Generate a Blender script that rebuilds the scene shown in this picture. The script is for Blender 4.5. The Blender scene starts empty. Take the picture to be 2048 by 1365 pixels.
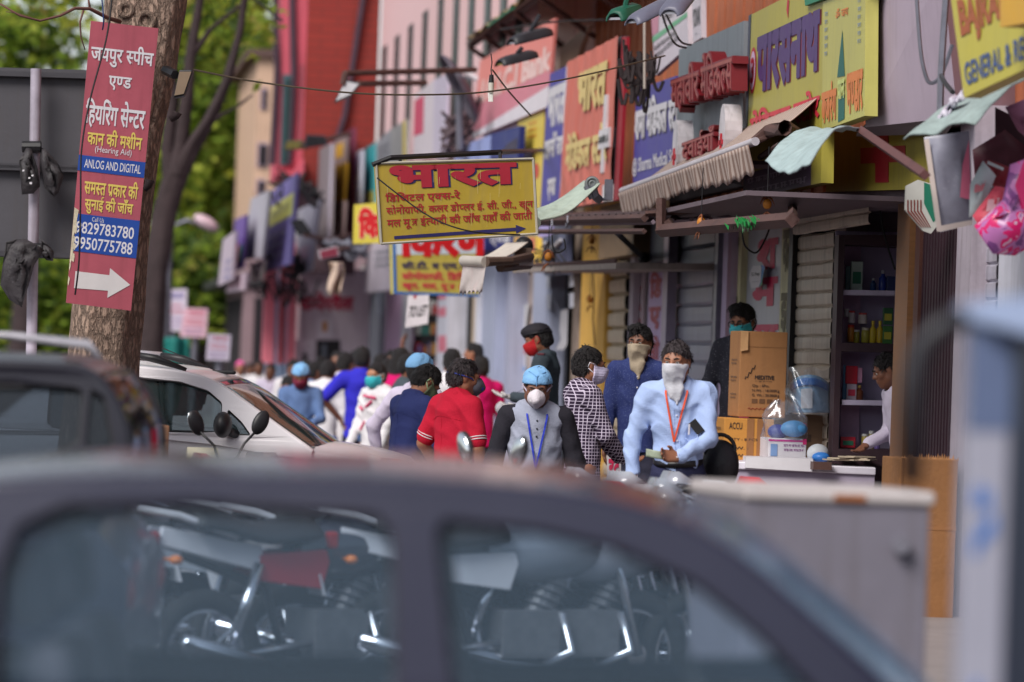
import bpy, bmesh, math, random
import numpy as np
from mathutils import Vector, Matrix, geometry, noise
R = math.radians
V = Vector
random.seed(5)
scene = bpy.context.scene
col = scene.collection
LENS, SRCW, SRCH = 135.0, 2048, 1365
F = LENS / 36.0 * SRCW
EYE = 1.65
YAW, PITCH, ROLL = R(6.85), R(0.319), R(2.0)
fwd = V((math.sin(YAW) * math.cos(PITCH), math.cos(YAW) * math.cos(PITCH), math.sin(PITCH)))
r0 = V((math.cos(YAW), -math.sin(YAW), 0))
u0 = r0.cross(fwd)
rgt = r0 * math.cos(ROLL) + u0 * math.sin(ROLL)
upv = u0 * math.cos(ROLL) - r0 * math.sin(ROLL)
flat_fwd = V((math.sin(YAW), math.cos(YAW), 0))
camd = bpy.data.cameras.new('camera')
cam = bpy.data.objects.new('camera', camd)
col.objects.link(cam)
mw = Matrix((rgt, upv, -fwd)).transposed().to_4x4()
mw.translation = V((0, 0, EYE))
cam.matrix_world = mw
camd.lens = LENS
camd.sensor_width = 36
camd.clip_start = 0.1
camd.clip_end = 1500
camd.dof.use_dof = True
camd.dof.focus_distance = 24.0
camd.dof.aperture_fstop = 1.85
camd.dof.aperture_blades = 0
scene.camera = cam
SUN_EL, SUN_AZ = R(44), R(222)          # azimuth the sun stands at, clockwise from +Y
w = bpy.data.worlds.new("World")
scene.world = w
w.use_nodes = True
nt = w.node_tree
bg = nt.nodes['Background']
sky = nt.nodes.new('ShaderNodeTexSky')
sky.sky_type = 'NISHITA'
sky.sun_disc = False
sky.sun_elevation = SUN_EL
sky.sun_rotation = SUN_AZ
sky.dust_density = 1.0
sky.air_density = 1.0
hsv = nt.nodes.new('ShaderNodeHueSaturation')
hsv.inputs['Saturation'].default_value = 0.35
nt.links.new(sky.outputs[0], hsv.inputs['Color'])
nt.links.new(hsv.outputs[0], bg.inputs['Color'])
bg.inputs['Strength'].default_value = 0.082
sd = bpy.data.lights.new('sun', 'SUN')
sd.energy = 2.2
sd.angle = R(28)
sd.color = (1.0, 0.95, 0.89)
sun = bpy.data.objects.new('sun', sd)
col.objects.link(sun)
sdir = V((math.sin(SUN_AZ) * math.cos(SUN_EL), math.cos(SUN_AZ) * math.cos(SUN_EL), math.sin(SUN_EL)))
sun.rotation_euler = sdir.to_track_quat('Z', 'Y').to_euler()
sun.location = (0, 0, 30)
scene.view_settings.view_transform = 'Standard'
scene.view_settings.look = 'None'
scene.view_settings.exposure = 0.72
scene.view_settings.gamma = 1
scene.cycles.use_denoising = True
scene.cycles.max_bounces = 8
scene.cycles.transparent_max_bounces = 24
scene.cycles.caustics_reflective = False
scene.cycles.caustics_refractive = False
def ray(x, y):
    return fwd + rgt * ((x - 1024) / F) - upv * ((y - 682.5) / F)
O = V((0, 0, EYE))
def PD(x, y, d): return O + ray(x, y) * d
def PX(x, y, X):
    r = ray(x, y); return O + r * (X / r.x)
def PY(x, y, Y):
    r = ray(x, y); return O + r * (Y / r.y)
def PZ(x, y, z):
    r = ray(x, y); return O + r * ((z - EYE) / r.z)
def gy(x, X): return PX(x, 715 + (x - 1024) * .035, X).y   # street distance of picture column x on the plane X
def lin(c):
    return tuple((v / 12.92 if v <= .04045 else ((v + .055) / 1.055) ** 2.4) for v in [x / 255 for x in c])
MATS = {}
def mat(name, rgb, rough=.6, var=.18, scale=6, bump=0.0, bscale=40, metal=0, streak=0, dirt=(70, 62, 56), coat=0, stretch=(1, 1, 1), spec=.4):
    """rgb in display values; var mixes in lighter/darker mottling, streak adds run-off grime"""
    if name in MATS: return MATS[name]
    m = bpy.data.materials.new(name); m.use_nodes = True
    n = m.node_tree.nodes; l = m.node_tree.links
    p = n['Principled BSDF']
    p.inputs['Roughness'].default_value = rough
    p.inputs['Metallic'].default_value = metal
    p.inputs['Specular IOR Level'].default_value = spec
    if coat:
        p.inputs['Coat Weight'].default_value = coat; p.inputs['Coat Roughness'].default_value = .05
    c = lin(rgb)
    tc = n.new('ShaderNodeTexCoord'); mp = n.new('ShaderNodeMapping')
    mp.inputs['Scale'].default_value = stretch
    l.new(tc.outputs['Object'], mp.inputs[0])
    nz = n.new('ShaderNodeTexNoise'); nz.inputs['Scale'].default_value = scale; nz.inputs['Detail'].default_value = 7
    nz.inputs['Roughness'].default_value = .65
    l.new(mp.outputs[0], nz.inputs['Vector'])
    rp = n.new('ShaderNodeValToRGB')
    rp.color_ramp.elements[0].position = .28; rp.color_ramp.elements[1].position = .72
    rp.color_ramp.elements[0].color = tuple(v * (1 - var) for v in c) + (1,)
    rp.color_ramp.elements[1].color = tuple(min(1, v * (1 + var * .6) + .01 * var) for v in c) + (1,)
    l.new(nz.outputs['Fac'], rp.inputs[0])
    outc = rp.outputs[0]
    if streak:
        m2 = n.new('ShaderNodeMapping'); m2.inputs['Scale'].default_value = (9, 9, .7)
        l.new(tc.outputs['Object'], m2.inputs[0])
        n2 = n.new('ShaderNodeTexNoise'); n2.inputs['Scale'].default_value = 2.2; n2.inputs['Detail'].default_value = 6
        l.new(m2.outputs[0], n2.inputs['Vector'])
        r2 = n.new('ShaderNodeValToRGB'); r2.color_ramp.elements[0].position = .5; r2.color_ramp.elements[1].position = .78
        r2.color_ramp.elements[1].color = (streak,) * 3 + (1,)
        l.new(n2.outputs['Fac'], r2.inputs[0])
        mx = n.new('ShaderNodeMixRGB'); mx.inputs[2].default_value = lin(dirt) + (1,)
        l.new(r2.outputs[0], mx.inputs[0]); l.new(outc, mx.inputs[1]); outc = mx.outputs[0]
    l.new(outc, p.inputs['Base Color'])
    rr = n.new('ShaderNodeMapRange'); rr.inputs['To Min'].default_value = max(.02, rough - .1); rr.inputs['To Max'].default_value = min(1, rough + .1)
    l.new(nz.outputs['Fac'], rr.inputs['Value']); l.new(rr.outputs[0], p.inputs['Roughness'])
    if bump:
        nb = n.new('ShaderNodeTexNoise'); nb.inputs['Scale'].default_value = bscale; nb.inputs['Detail'].default_value = 5
        l.new(mp.outputs[0], nb.inputs['Vector'])
        b = n.new('ShaderNodeBump'); b.inputs['Strength'].default_value = bump; b.inputs['Distance'].default_value = .02
        l.new(nb.outputs['Fac'], b.inputs['Height']); l.new(b.outputs[0], p.inputs['Normal'])
    MATS[name] = m
    return m
def nodes_of(m): return m.node_tree.nodes, m.node_tree.links
def glass_mat(name, tint, trans, rough=.02, refl=.35, haze=.16):
    """thin pane: see-through tint plus mirror reflection"""
    if name in MATS: return MATS[name]
    m = bpy.data.materials.new(name); m.use_nodes = True
    n, l = nodes_of(m); n.clear()
    out = n.new('ShaderNodeOutputMaterial'); t = n.new('ShaderNodeBsdfTransparent'); g = n.new('ShaderNodeBsdfGlossy')
    d = n.new('ShaderNodeBsdfDiffuse'); d.inputs['Color'].default_value = lin(tint) + (1,)
    t.inputs['Color'].default_value = (trans[0], trans[1], trans[2], 1)
    g.inputs['Roughness'].default_value = rough; g.inputs['Color'].default_value = (.9, .95, 1, 1)
    fr = n.new('ShaderNodeLayerWeight'); fr.inputs['Blend'].default_value = .18
    mr = n.new('ShaderNodeMapRange'); mr.inputs['To Min'].default_value = refl * .25; mr.inputs['To Max'].default_value = min(1, refl * 2.5)
    l.new(fr.outputs['Facing'], mr.inputs['Value'])
    a = n.new('ShaderNodeMixShader'); a.inputs[0].default_value = haze
    l.new(t.outputs[0], a.inputs[1]); l.new(d.outputs[0], a.inputs[2])
    b = n.new('ShaderNodeMixShader'); l.new(mr.outputs[0], b.inputs[0]); l.new(a.outputs[0], b.inputs[1]); l.new(g.outputs[0], b.inputs[2])
    l.new(b.outputs[0], out.inputs[0])
    MATS[name] = m
    return m
WM = {}
def tag(o, label=None, cat=None, group=None, kind=None):
    if label: o['label'] = label
    if cat: o['category'] = cat
    if group: o['group'] = group
    if kind: o['kind'] = kind
    return o
def thing(name, label, cat, loc=(0, 0, 0), rotz=0, group=None):
    o = bpy.data.objects.new(name, None); col.objects.link(o)
    o.empty_display_size = .2
    o.location = loc; o.rotation_euler = (0, 0, rotz)
    WM[o.name] = Matrix.Translation(V(loc)) @ Matrix.Rotation(rotz, 4, 'Z')
    return tag(o, label, cat, group)
def dup(root, loc, rotz, label=None):
    def cp(o, par):
        c = o.copy(); col.objects.link(c); c.parent = par
        for ch in list(o.children): cp(ch, c)
        return c
    r = cp(root, None); r.location = loc; r.rotation_euler = (0, 0, rotz)
    if label: r['label'] = label
    return r
class MB:
    def __init__(s): s.v = []; s.f = []; s.mi = []; s.cur = 0
    def add(s, vs, fs):
        b = len(s.v); s.v += [V(p) for p in vs]
        for f in fs: s.f.append(tuple(b + i for i in f)); s.mi.append(s.cur)
        return s
    def poly(s, *p): return s.add(p, [tuple(range(len(p)))])
    def obox(s, o, a, b, c):
        o, a, b, c = V(o), V(a), V(b), V(c)
        if a.cross(b).dot(c) < 0: a, b = b, a
        vs = [o, o + a, o + a + b, o + b, o + c, o + a + c, o + a + b + c, o + b + c]
        return s.add(vs, [(3, 2, 1, 0), (4, 5, 6, 7), (0, 1, 5, 4), (1, 2, 6, 5), (2, 3, 7, 6), (3, 0, 4, 7)])
    def box(s, c, size, M=None):
        c = V(c); x, y, z = size
        M = M or Matrix.Identity(3)
        a, b, d = M @ V((x, 0, 0)), M @ V((0, y, 0)), M @ V((0, 0, z))
        return s.obox(c - (a + b + d) / 2, a, b, d)
    def span(s, x0, x1, y0, y1, z0, z1): return s.obox((x0, y0, z0), (x1 - x0, 0, 0), (0, y1 - y0, 0), (0, 0, z1 - z0))
    def slab(s, p00, p10, p11, p01, t):
        """four corners of the front face (bl, br, tr, tl) and a thickness vector"""
        q = [V(p) for p in (p00, p10, p11, p01)]; t = V(t)
        vs = q + [p + t for p in q]
        n = (q[1] - q[0]).cross(q[3] - q[0])
        fs = [(0, 1, 2, 3), (7, 6, 5, 4), (4, 5, 1, 0), (5, 6, 2, 1), (6, 7, 3, 2), (7, 4, 0, 3)]
        if n.dot(t) > 0: fs = [f[::-1] for f in fs]
        return s.add(vs, fs)
    def tube(s, pts, r, n=8, cap=True):
        pts = [V(p) for p in pts]
        if not isinstance(r, (list, tuple)): r = [r] * len(pts)
        b = len(s.v); ref = None
        for i, p in enumerate(pts):
            t = (pts[min(i + 1, len(pts) - 1)] - pts[max(i - 1, 0)])
            if t.length < 1e-9: t = V((0, 0, 1))
            t.normalize()
            if ref is None: ref = V((1, 0, 0)) if abs(t.x) < .8 else V((0, 1, 0))
            x = (ref - t * ref.dot(t)).normalized(); ref = x; y = t.cross(x)
            for k in range(n):
                a = 2 * math.pi * k / n
                s.v.append(p + (x * math.cos(a) + y * math.sin(a)) * r[i])
        for i in range(len(pts) - 1):
            for k in range(n):
                k2 = (k + 1) % n
                s.f.append((b + i * n + k, b + i * n + k2, b + (i + 1) * n + k2, b + (i + 1) * n + k)); s.mi.append(s.cur)
        if cap:
            s.f.append(tuple(b + k for k in range(n))[::-1]); s.mi.append(s.cur)
            e = b + (len(pts) - 1) * n
            s.f.append(tuple(e + k for k in range(n))); s.mi.append(s.cur)
        return s
    def cyl(s, p0, p1, ra, rb=None, n=16): return s.tube([p0, p1], [ra, ra if rb is None else rb], n)
    def ell(s, c, rad, M=None, nu=16, nv=10, v0=-90, v1=90):
        c = V(c); M = M or Matrix.Identity(3); b = len(s.v)
        for j in range(nv + 1):
            t = R(v0 + (v1 - v0) * j / nv)
            for i in range(nu):
                a = 2 * math.pi * i / nu
                s.v.append(c + M @ V((rad[0] * math.cos(t) * math.cos(a), rad[1] * math.cos(t) * math.sin(a), rad[2] * math.sin(t))))
        for j in range(nv):
            for i in range(nu):
                i2 = (i + 1) % nu
                s.f.append((b + j * nu + i, b + j * nu + i2, b + (j + 1) * nu + i2, b + (j + 1) * nu + i)); s.mi.append(s.cur)
        return s
    def grid(s, fn, nu, nv):
        b = len(s.v)
        for j in range(nv + 1):
            for i in range(nu + 1): s.v.append(V(fn(i / nu, j / nv)))
        for j in range(nv):
            for i in range(nu):
                a = b + j * (nu + 1) + i
                s.f.append((a, a + 1, a + nu + 2, a + nu + 1)); s.mi.append(s.cur)
        return s
    def torus(s, c, axis, Rr, r, n=28, m=8, a0=0, a1=360):
        c = V(c); axis = V(axis).normalized()
        x = axis.orthogonal().normalized(); y = axis.cross(x)
        k = n if a1 - a0 >= 360 else n
        pts = [c + (x * math.cos(R(a0 + (a1 - a0) * i / k)) + y * math.sin(R(a0 + (a1 - a0) * i / k))) * Rr for i in range(k + 1)]
        return s.tube(pts, r, m, cap=a1 - a0 < 360)
    def build(s, name, mats, parent=None, world=True, smooth=False, bev=0, solid=0):
        me = bpy.data.meshes.new(name)
        if parent is not None and world:
            iv = WM[parent.name].inverted(); vs = [iv @ p for p in s.v]
        else: vs = s.v
        me.from_pydata([tuple(p) for p in vs], [], s.f)
        mats = mats if isinstance(mats, (list, tuple)) else [mats]
        for m in mats: me.materials.append(m)
        if len(mats) > 1: me.polygons.foreach_set('material_index', s.mi)
        if smooth:
            me.polygons.foreach_set('use_smooth', [True] * len(me.polygons))
            if smooth != 'all': me.set_sharp_from_angle(angle=R(40))
        me.update()
        o = bpy.data.objects.new(name, me); col.objects.link(o)
        if parent is not None: o.parent = parent; WM[o.name] = WM[parent.name]
        else: WM[o.name] = Matrix.Identity(4)
        if solid:
            md = o.modifiers.new('thickness', 'SOLIDIFY'); md.thickness = solid; md.offset = -1
        if bev:
            md = o.modifiers.new('edge', 'BEVEL'); md.width = bev; md.segments = 2; md.limit_method = 'ANGLE'; md.angle_limit = R(50)
        return o
def struct(o, name=None):
    o['kind'] = 'structure'; return o
GL = {}
def glyph(s, bold=0.0, solid=False):
    k = (s, bold, solid)
    if k in GL: return GL[k]
    c = bpy.data.curves.new('t', 'FONT'); c.body = s; c.size = 1; c.resolution_u = 3
    if bold: c.bevel_depth = bold; c.bevel_resolution = 0
    if solid: c.extrude = .5
    o = bpy.data.objects.new('t', c); col.objects.link(o)
    me = bpy.data.meshes.new_from_object(o.evaluated_get(bpy.context.evaluated_depsgraph_get()))
    vs = [V((v.co.x, v.co.y, v.co.z * (1 if solid else .05))) for v in me.vertices]; fs = [tuple(p.vertices) for p in me.polygons]
    bpy.data.objects.remove(o); bpy.data.curves.remove(c); bpy.data.meshes.remove(me)
    xs = [v.x for v in vs] or [0]
    GL[k] = (vs, fs, max(xs)); return GL[k]
def cut_right(vs, fs, x):
    bm = bmesh.new()
    bv = [bm.verts.new(v) for v in vs]
    for f in fs:
        try: bm.faces.new([bv[i] for i in f])
        except ValueError: pass
    bmesh.ops.bisect_plane(bm, geom=bm.verts[:] + bm.edges[:] + bm.faces[:], plane_co=(x, 0, 0), plane_no=(1, 0, 0), clear_outer=True)
    bm.verts.index_update()
    r = [v.co.copy() for v in bm.verts], [tuple(v.index for v in f.verts) for f in bm.faces]
    bm.free(); return r
def ribbon(pts, wd):
    vs, fs = [], []
    for i, p in enumerate(pts):
        a = V(pts[max(i - 1, 0)]); b = V(pts[min(i + 1, len(pts) - 1)]); t = (b - a).normalized(); nn = V((-t.y, t.x)) * wd / 2
        vs += [V((p[0] + nn.x, p[1] + nn.y, 0)), V((p[0] - nn.x, p[1] - nn.y, 0))]
    for i in range(len(pts) - 1): fs.append((2 * i, 2 * i + 1, 2 * i + 3, 2 * i + 2))
    return vs, fs
def letters(s, bold=0.0, solid=False):
    """{x} half form, ^ reph over the last letter, ` ra-stroke under the last letter, ~ the tra ligature"""
    vs, fs = [], []; x = 0.0; last = 0.0; i = 0; run = ''
    def put(v, f, dx):
        b = len(vs); vs.extend(V((p.x + dx, p.y, p.z)) for p in v); fs.extend(tuple(b + k for k in q) for q in f)
    def flush():
        nonlocal run, x, last
        if not run: return
        v, f, wd = glyph(run, bold, solid)
        if run.strip(): put(v, f, x)
        lead = len(run) - len(run.lstrip()); trail = len(run) - len(run.rstrip())
        last = x; x += wd + trail * .28 - (bold if wd else 0) + (0 if run.strip() else .28)
        if not any(ord(ch) > 0x900 for ch in run) and run.strip(): x += .06
        run = ''
    while i < len(s):
        ch = s[i]
        if ch == '{':
            flush(); j = s.index('}', i); v, f, wd = glyph(s[i + 1:j], bold, solid)
            v, f = cut_right(v, f, wd - bold - .20); put(v, f, x); last = x; x += wd - .20 - bold; i = j
        elif ch == '^':
            flush(); v, f = ribbon([(-.16, .62), (-.22, .75), (-.14, .86), (-.02, .80), (-.05, .70)], .07 + bold); put(v, f, x)
        elif ch == '`':
            flush(); v, f = ribbon([(-.16, .20), (-.38, .02)], .08 + bold); put(v, f, x)
        elif ch == '~':
            flush()
            for pts in ([(0, .585), (.62, .585)], [(.45, .6), (.45, 0)], [(.45, .36), (.08, .36)], [(.40, .36), (.08, .05)]):
                v, f = ribbon(pts, .08 + bold); put(v, f, x)
            last = x; x += .62
        elif ch == '|': flush()
        else: run += ch
        i += 1
    flush()
    return vs, fs
class Frame:
    """a flat face: origin at bottom-left, u right, v up, n towards the viewer"""
    def __init__(s, bl, br, tr, tl):
        s.c = [V(bl), V(br), V(tr), V(tl)]
        s.n = (s.c[1] - s.c[0]).cross(s.c[3] - s.c[0]).normalized()
        if s.n.dot(O - s.c[0]) < 0: s.n = -s.n
    def at(s, u, v, off=0):
        a = s.c[0].lerp(s.c[1], u); b = s.c[3].lerp(s.c[2], u)
        return a.lerp(b, v) + s.n * off
def write(parent, frame, s, rect, m, bold=.02, off=.004, depth=0, slant=0, name='lettering', top=None):
    """stretch the words s over rect=(u0,v0,u1,v1) of the frame; depth makes solid letters"""
    vs, fs = letters(s, bold, depth > 0)
    x0 = min(p.x for p in vs); x1 = max(p.x for p in vs); y0 = min(p.y for p in vs); y1 = max(p.y for p in vs)
    u0, v0, u1, v1 = rect
    mb = MB(); base = []
    for p in vs:
        a = (p.x - x0) / (x1 - x0); b = (p.y - y0) / (y1 - y0)
        h = depth * min(1, max(0, p.z / (1 + 2 * bold) + .5)) if depth else p.z * .02
        base.append(frame.at(u0 + (u1 - u0) * a + slant * (b - .5), v0 + (v1 - v0) * b, off + h))
    mb.add(base, fs)
    if depth:
        for k, f in enumerate(fs):
            nn = (vs[f[1]] - vs[f[0]]).cross(vs[f[2]] - vs[f[0]])
            if nn.length > 0 and abs(nn.normalized().z) < .8: mb.mi[k] = 1
    return mb.build(name, m, parent)
def paint(parent, frame, rect, m, name='panel', off=.003):
    """a painted or stuck-on rectangle, a few millimetres proud"""
    u0, v0, u1, v1 = rect
    return MB().slab(frame.at(u0, v0, off), frame.at(u1, v0, off), frame.at(u1, v1, off), frame.at(u0, v1, off), -frame.n * (off - .001)).build(name, m, parent)
def paint_poly(parent, frame, uv, m, name='panel', off=.003):
    return MB().poly(*[frame.at(u, v, off) for u, v in uv]).build(name, m, parent)
def scribble(parent, frame, rect, m, rows, seed, name='lettering', off=.005, fill=.85, hang=True):
    """rows of print too small or too far to read: strokes hanging from a head line"""
    rnd = random.Random(seed); mb = MB(); u0, v0, u1, v1 = rect; h = (v1 - v0) / rows
    for k in range(rows):
        y = v1 - h * (k + .2); u = u0 + (u1 - u0) * rnd.uniform(0, .1); end = u0 + (u1 - u0) * rnd.uniform(fill, 1); hh = h * .55
        def q(a, b, c, d): mb.poly(frame.at(a, c, off), frame.at(b, c, off), frame.at(b, d, off), frame.at(a, d, off))
        while u < end:
            wl = min((u1 - u0) * rnd.uniform(.08, .24), end - u + .001)
            q(u, u + wl, y - hh * .17, y)
            x = u + wl * .1
            while x < u + wl * .9:
                sw = (u1 - u0) * rnd.uniform(.012, .03); q(x, x + sw, y - hh * rnd.uniform(.7, 1), y - hh * .17)
                if rnd.random() < .6:
                    yy = y - hh * rnd.uniform(.4, .7); q(x + sw, x + sw * 2.2, yy - hh * .14, yy)
                x += sw * rnd.uniform(2, 3.2)
            u += wl + (u1 - u0) * .03
    return mb.build(name, m, parent)
def ragged(fn, nu, nv): return MB().grid(fn, nu, nv)
FX = 5.2                                   # plane of the shop fronts
PAVE, STEP = .15, .30
M_asph = mat('asphalt', (88, 84, 86), .9, .25, 3, .4, 90)
M_pave = mat('paving', (120, 112, 110), .85, .25, 4, .3, 60)
struct(MB().poly((-400, -120, 0), (400, -120, 0), (400, 700, 0), (-400, 700, 0)).build('ground', M_asph))
mb = MB().span(3.15, 3.28, 6, 118, 0, PAVE + .005).span(3.28, 6.2, 6, 118, 0, PAVE)
struct(mb.build('pavement', [M_pave]))
mb = MB().span(3.72, 6.2, 14, 60, PAVE, STEP)
struct(mb.build('shop_step', mat('step', (138, 128, 126), .8, .2, 5, .2)))
def front(x0, x1, z0, z1, X=FX, t=.12):
    """box on the facade between picture columns x0<x1 and heights z0..z1"""
    ya, yb = gy(x1, X), gy(x0, X)
    return MB().span(X, X + t, ya, yb, z0, z1)
def fpart(name, par, x0, x1, z0, z1, m, X=FX, t=.12, bev=0):
    return front(x0, x1, z0, z1, X, t).build(name, m, par, bev=bev)
def zz(x, y, X=FX): return PX(x, y, X).z
def fframe(x0, x1, z0, z1, X=FX):
    ya, yb = gy(x1, X), gy(x0, X)
    return Frame((X, yb, z0), (X, ya, z0), (X, ya, z1), (X, yb, z1))
def shutter(name, par, x0, x1, z0, z1, m, X=FX, pitch=.1, depth=.013, label=None):
    ya, yb = gy(x1, X), gy(x0, X)
    n = max(2, int((z1 - z0) / pitch)); mb = MB(); prof = []
    for i in range(n):
        z = z0 + (z1 - z0) * i / n; h = (z1 - z0) / n
        prof += [(z, .004), (z + h * .06, -depth * .2), (z + h * .13, -depth * .85), (z + h * .5, -depth), (z + h * .86, -depth * .9), (z + h * .94, -depth * .2), (z + h * .98, .006)]
    prof.append((z1, 0))
    ny = 7; rnd = random.Random(int(x0))
    wob = [[rnd.uniform(-.004, .004) for _ in range(ny + 1)] for _ in prof]
    for i in range(len(prof) - 1):
        for k in range(ny):
            a0 = yb + (ya - yb) * k / ny; a1 = yb + (ya - yb) * (k + 1) / ny
            (z, d), (zb, db) = prof[i], prof[i + 1]
            mb.poly((X + d, a0, z + wob[i][k]), (X + d, a1, z + wob[i][k + 1]), (X + db, a1, zb + wob[i + 1][k + 1]), (X + db, a0, zb + wob[i + 1][k]))
    o = mb.build(name, m, par)
    return tag(o, label)
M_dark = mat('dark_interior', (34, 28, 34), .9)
M_bwall = mat('wall_lilac', (172, 162, 174), .8, .12, 5, .15, 30, streak=.4)
M_white = mat('wall_white', (205, 205, 218), .75, .1, 4, .1, 30, streak=.3)
M_cream = mat('wall_cream', (205, 185, 165), .8, .15, 4, .15, 30, streak=.5)
M_yellow = mat('wall_yellow', (214, 168, 78), .75, .22, 3.5, .25, 25, streak=.45, dirt=(110, 80, 45))
M_peach = mat('cladding', (176, 104, 72), .7, .15, 5, .1, streak=.4)
M_grey = mat('concrete', (128, 120, 124), .85, .2, 5, .3, 40, streak=.5)
M_beige_sh = mat('shutter_beige', (196, 182, 166), .45, .14, 7, .1, streak=.55, dirt=(96, 78, 66))
M_grey_sh = mat('shutter_grey', (140, 142, 158), .42, .12, 7, .08, streak=.45, dirt=(90, 84, 92), metal=.2)
M_pink = mat('paint_pink', (204, 92, 110), .75, .14, 2, .15, 20, streak=.4)
M_red = mat('brick_red', (142, 48, 40), .75, .12, 3, .1, 20)
M_pale = mat('tile_pale', (252, 228, 222), .7, .08, 2)
M_green_dk = mat('slit_green', (38, 62, 64), .3)
M_brown = mat('wood_brown', (84, 48, 40), .55, .25, 6, .2, stretch=(1, 1, 12))
M_dkbrown = mat('panel_maroon', (52, 28, 40), .6, .2, 6, .1)
M_steel = mat('steel_grey', (120, 120, 132), .4, .2, 10, metal=.5)
M_black = mat('black_metal', (30, 29, 33), .45, .25, 9)
M_rust = mat('rusty_metal', (86, 60, 56), .7, .35, 8, .3)
M_tile = mat('paint_blue_grey', (118, 138, 168), .75, .15, 2, .1, streak=.3)
M_bluewhite = mat('wall_bluewhite', (158, 164, 188), .6, .1, 3, .1, streak=.25)
def add_brick(m, c2, mortar, sx, sy, mort=.015, rot=(0, 0, 0)):
    n, l = nodes_of(m); p = n['Principled BSDF']
    tc = n.new('ShaderNodeTexCoord'); mp = n.new('ShaderNodeMapping'); mp.inputs['Rotation'].default_value = rot
    l.new(tc.outputs['Object'], mp.inputs[0])
    b = n.new('ShaderNodeTexBrick'); b.inputs['Scale'].default_value = 1; b.inputs['Brick Width'].default_value = sx; b.inputs['Row Height'].default_value = sy
    b.inputs['Mortar Size'].default_value = mort; b.inputs['Mortar'].default_value = lin(mortar) + (1,)
    src = p.inputs['Base Color'].links[0].from_socket
    l.new(mp.outputs[0], b.inputs['Vector']); l.new(src, b.inputs['Color1']); b.inputs['Color2'].default_value = lin(c2) + (1,)
    l.new(b.outputs['Color'], p.inputs['Base Color'])
add_brick(M_red, (134, 44, 38), (104, 42, 38), .5, .12, .008, (R(90), 0, 0))
add_brick(M_pale, (248, 220, 216), (222, 186, 188), .6, .2, .008, (R(90), 0, R(90)))
def yz(x): return gy(x, FX)
b = thing('pharmacy_building', 'nearest shop block with beige roller shutter, open medicine shop and maroon panel', 'building', (FX, yz(1700), 0))
fpart('wall', b, 2080, 2300, 0, 7, M_bwall)
fpart('wall', b, 1990, 2080, STEP, 2.6, M_white)
shutter('roller_shutter', b, 1934, 1990, STEP, 3.0, mat('shutter_white', (176, 172, 186), .45, .1, 7, streak=.4), X=FX + .05, label='whitish roller shutter at the right end')
fpart('pillar', b, 1905, 1934, STEP, 3.2, M_bwall, X=FX - .05, t=.3)
mb = MB(); ya, yb = yz(1905), yz(1830)
n = 26
for i in range(n):
    a = ya + (yb - ya) * i / n; c = ya + (yb - ya) * (i + 1) / n
    mb.span(FX + (.0 if i % 2 else .018), FX + .1, a, c, STEP, 2.95)
mb.build('ribbed_panel', M_dkbrown, b)
fr = fpart('door_frame', b, 1785, 1810, STEP, 2.75, mat('frame_wood', (128, 88, 56), .5, .2, 5, .1, stretch=(1, 1, 10)), X=FX - .03, t=.1)
fpart('door_frame', b, 1822, 1831, STEP, 2.75, M_brown, X=FX - .02, t=.1)
fpart('door_glass', b, 1810, 1822, STEP, 2.75, glass_mat('glass_green', (110, 150, 130), (.3, .4, .36), .03, .5), X=FX + .02, t=.012)
fpart('lintel', b, 1560, 1990, 2.72, 2.88, mat('lintel_grey', (112, 98, 108), .8, .2, 5), X=FX - .02, t=.3)
RX = FX + .75
y0, y1 = yz(1785), yz(1680)
rm = MB()
rm.span(RX, RX + .1, y0 - .8, y1 + .3, 0, 3.0)
rm.build('shop_back_wall', mat('shop_back', (150, 140, 160), .8), b)
MB().span(FX + .01, RX, y1 + .02, y1 + .12, 0, 3.0).build('shop_side_wall', mat('shop_side', (128, 112, 116), .8), b)
MB().span(FX - .4, RX, y0 - .8, y1 + .3, STEP, .42).build('shop_floor', M_grey, b)
MB().span(4.35, FX - .15, y1 + .35, y1 + 2.4, STEP, .42).build('shop_floor', M_grey, b)
fpart('wall', b, 1660, 1682, STEP, 2.75, mat('wall_taupe', (138, 122, 118), .8, .15, 5, .1, streak=.4), X=FX, t=.14)
sh = shutter('roller_shutter', b, 1576, 1662, .5, zz(1620, 470), M_beige_sh, label='beige slatted shutter left of the medicine shelves')
shutter('roller_shutter', b, 1580, 1730, zz(1620, 470) + .0, zz(1620, 428), M_beige_sh, X=FX - .07, pitch=.11, label='rolled upper slats above the shutter')
fpart('shutter_rail', b, 1570, 1577, STEP, 2.9, M_black, X=FX - .05, t=.08)
fpart('wall', b, 1474, 1556, STEP, 2.85, mat('bay_grey', (168, 170, 182), .35, .08, 4, streak=.2), X=FX + .03, t=.1)
ff = fframe(1474, 1556, STEP, 2.85, FX + .03)
M_magenta = mat('letter_magenta', (196, 24, 78), .5, .1)
def fuv(fr_x0, fr_x1, z0, z1, X, xa, ya, xb, yb):
    """picture rectangle -> uv on a facade frame"""
    pa, pb = PX(xa, ya, X), PX(xb, yb, X)
    Y0, Y1 = gy(fr_x0, X), gy(fr_x1, X)
    ua = (pa.y - Y0) / (Y1 - Y0); ub = (pb.y - Y0) / (Y1 - Y0)
    va = (pa.z - z0) / (z1 - z0); vb = (pb.z - z0) / (z1 - z0)
    return (ua, min(va, vb), ub, max(va, vb))
for ch, r in (('श', (1516, 480, 1556, 538)), ('म', (1504, 558, 1555, 612)), ('ण', (1510, 650, 1556, 700))):
    write(b, ff, ch, fuv(1474, 1556, STEP, 2.85, FX + .03, *r), M_magenta, .05)
M_creamb = mat('board_cream', (206, 200, 158), .6, .12, 6, streak=.4)
M_olive = mat('letter_olive', (104, 96, 66), .6, .1)
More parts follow.
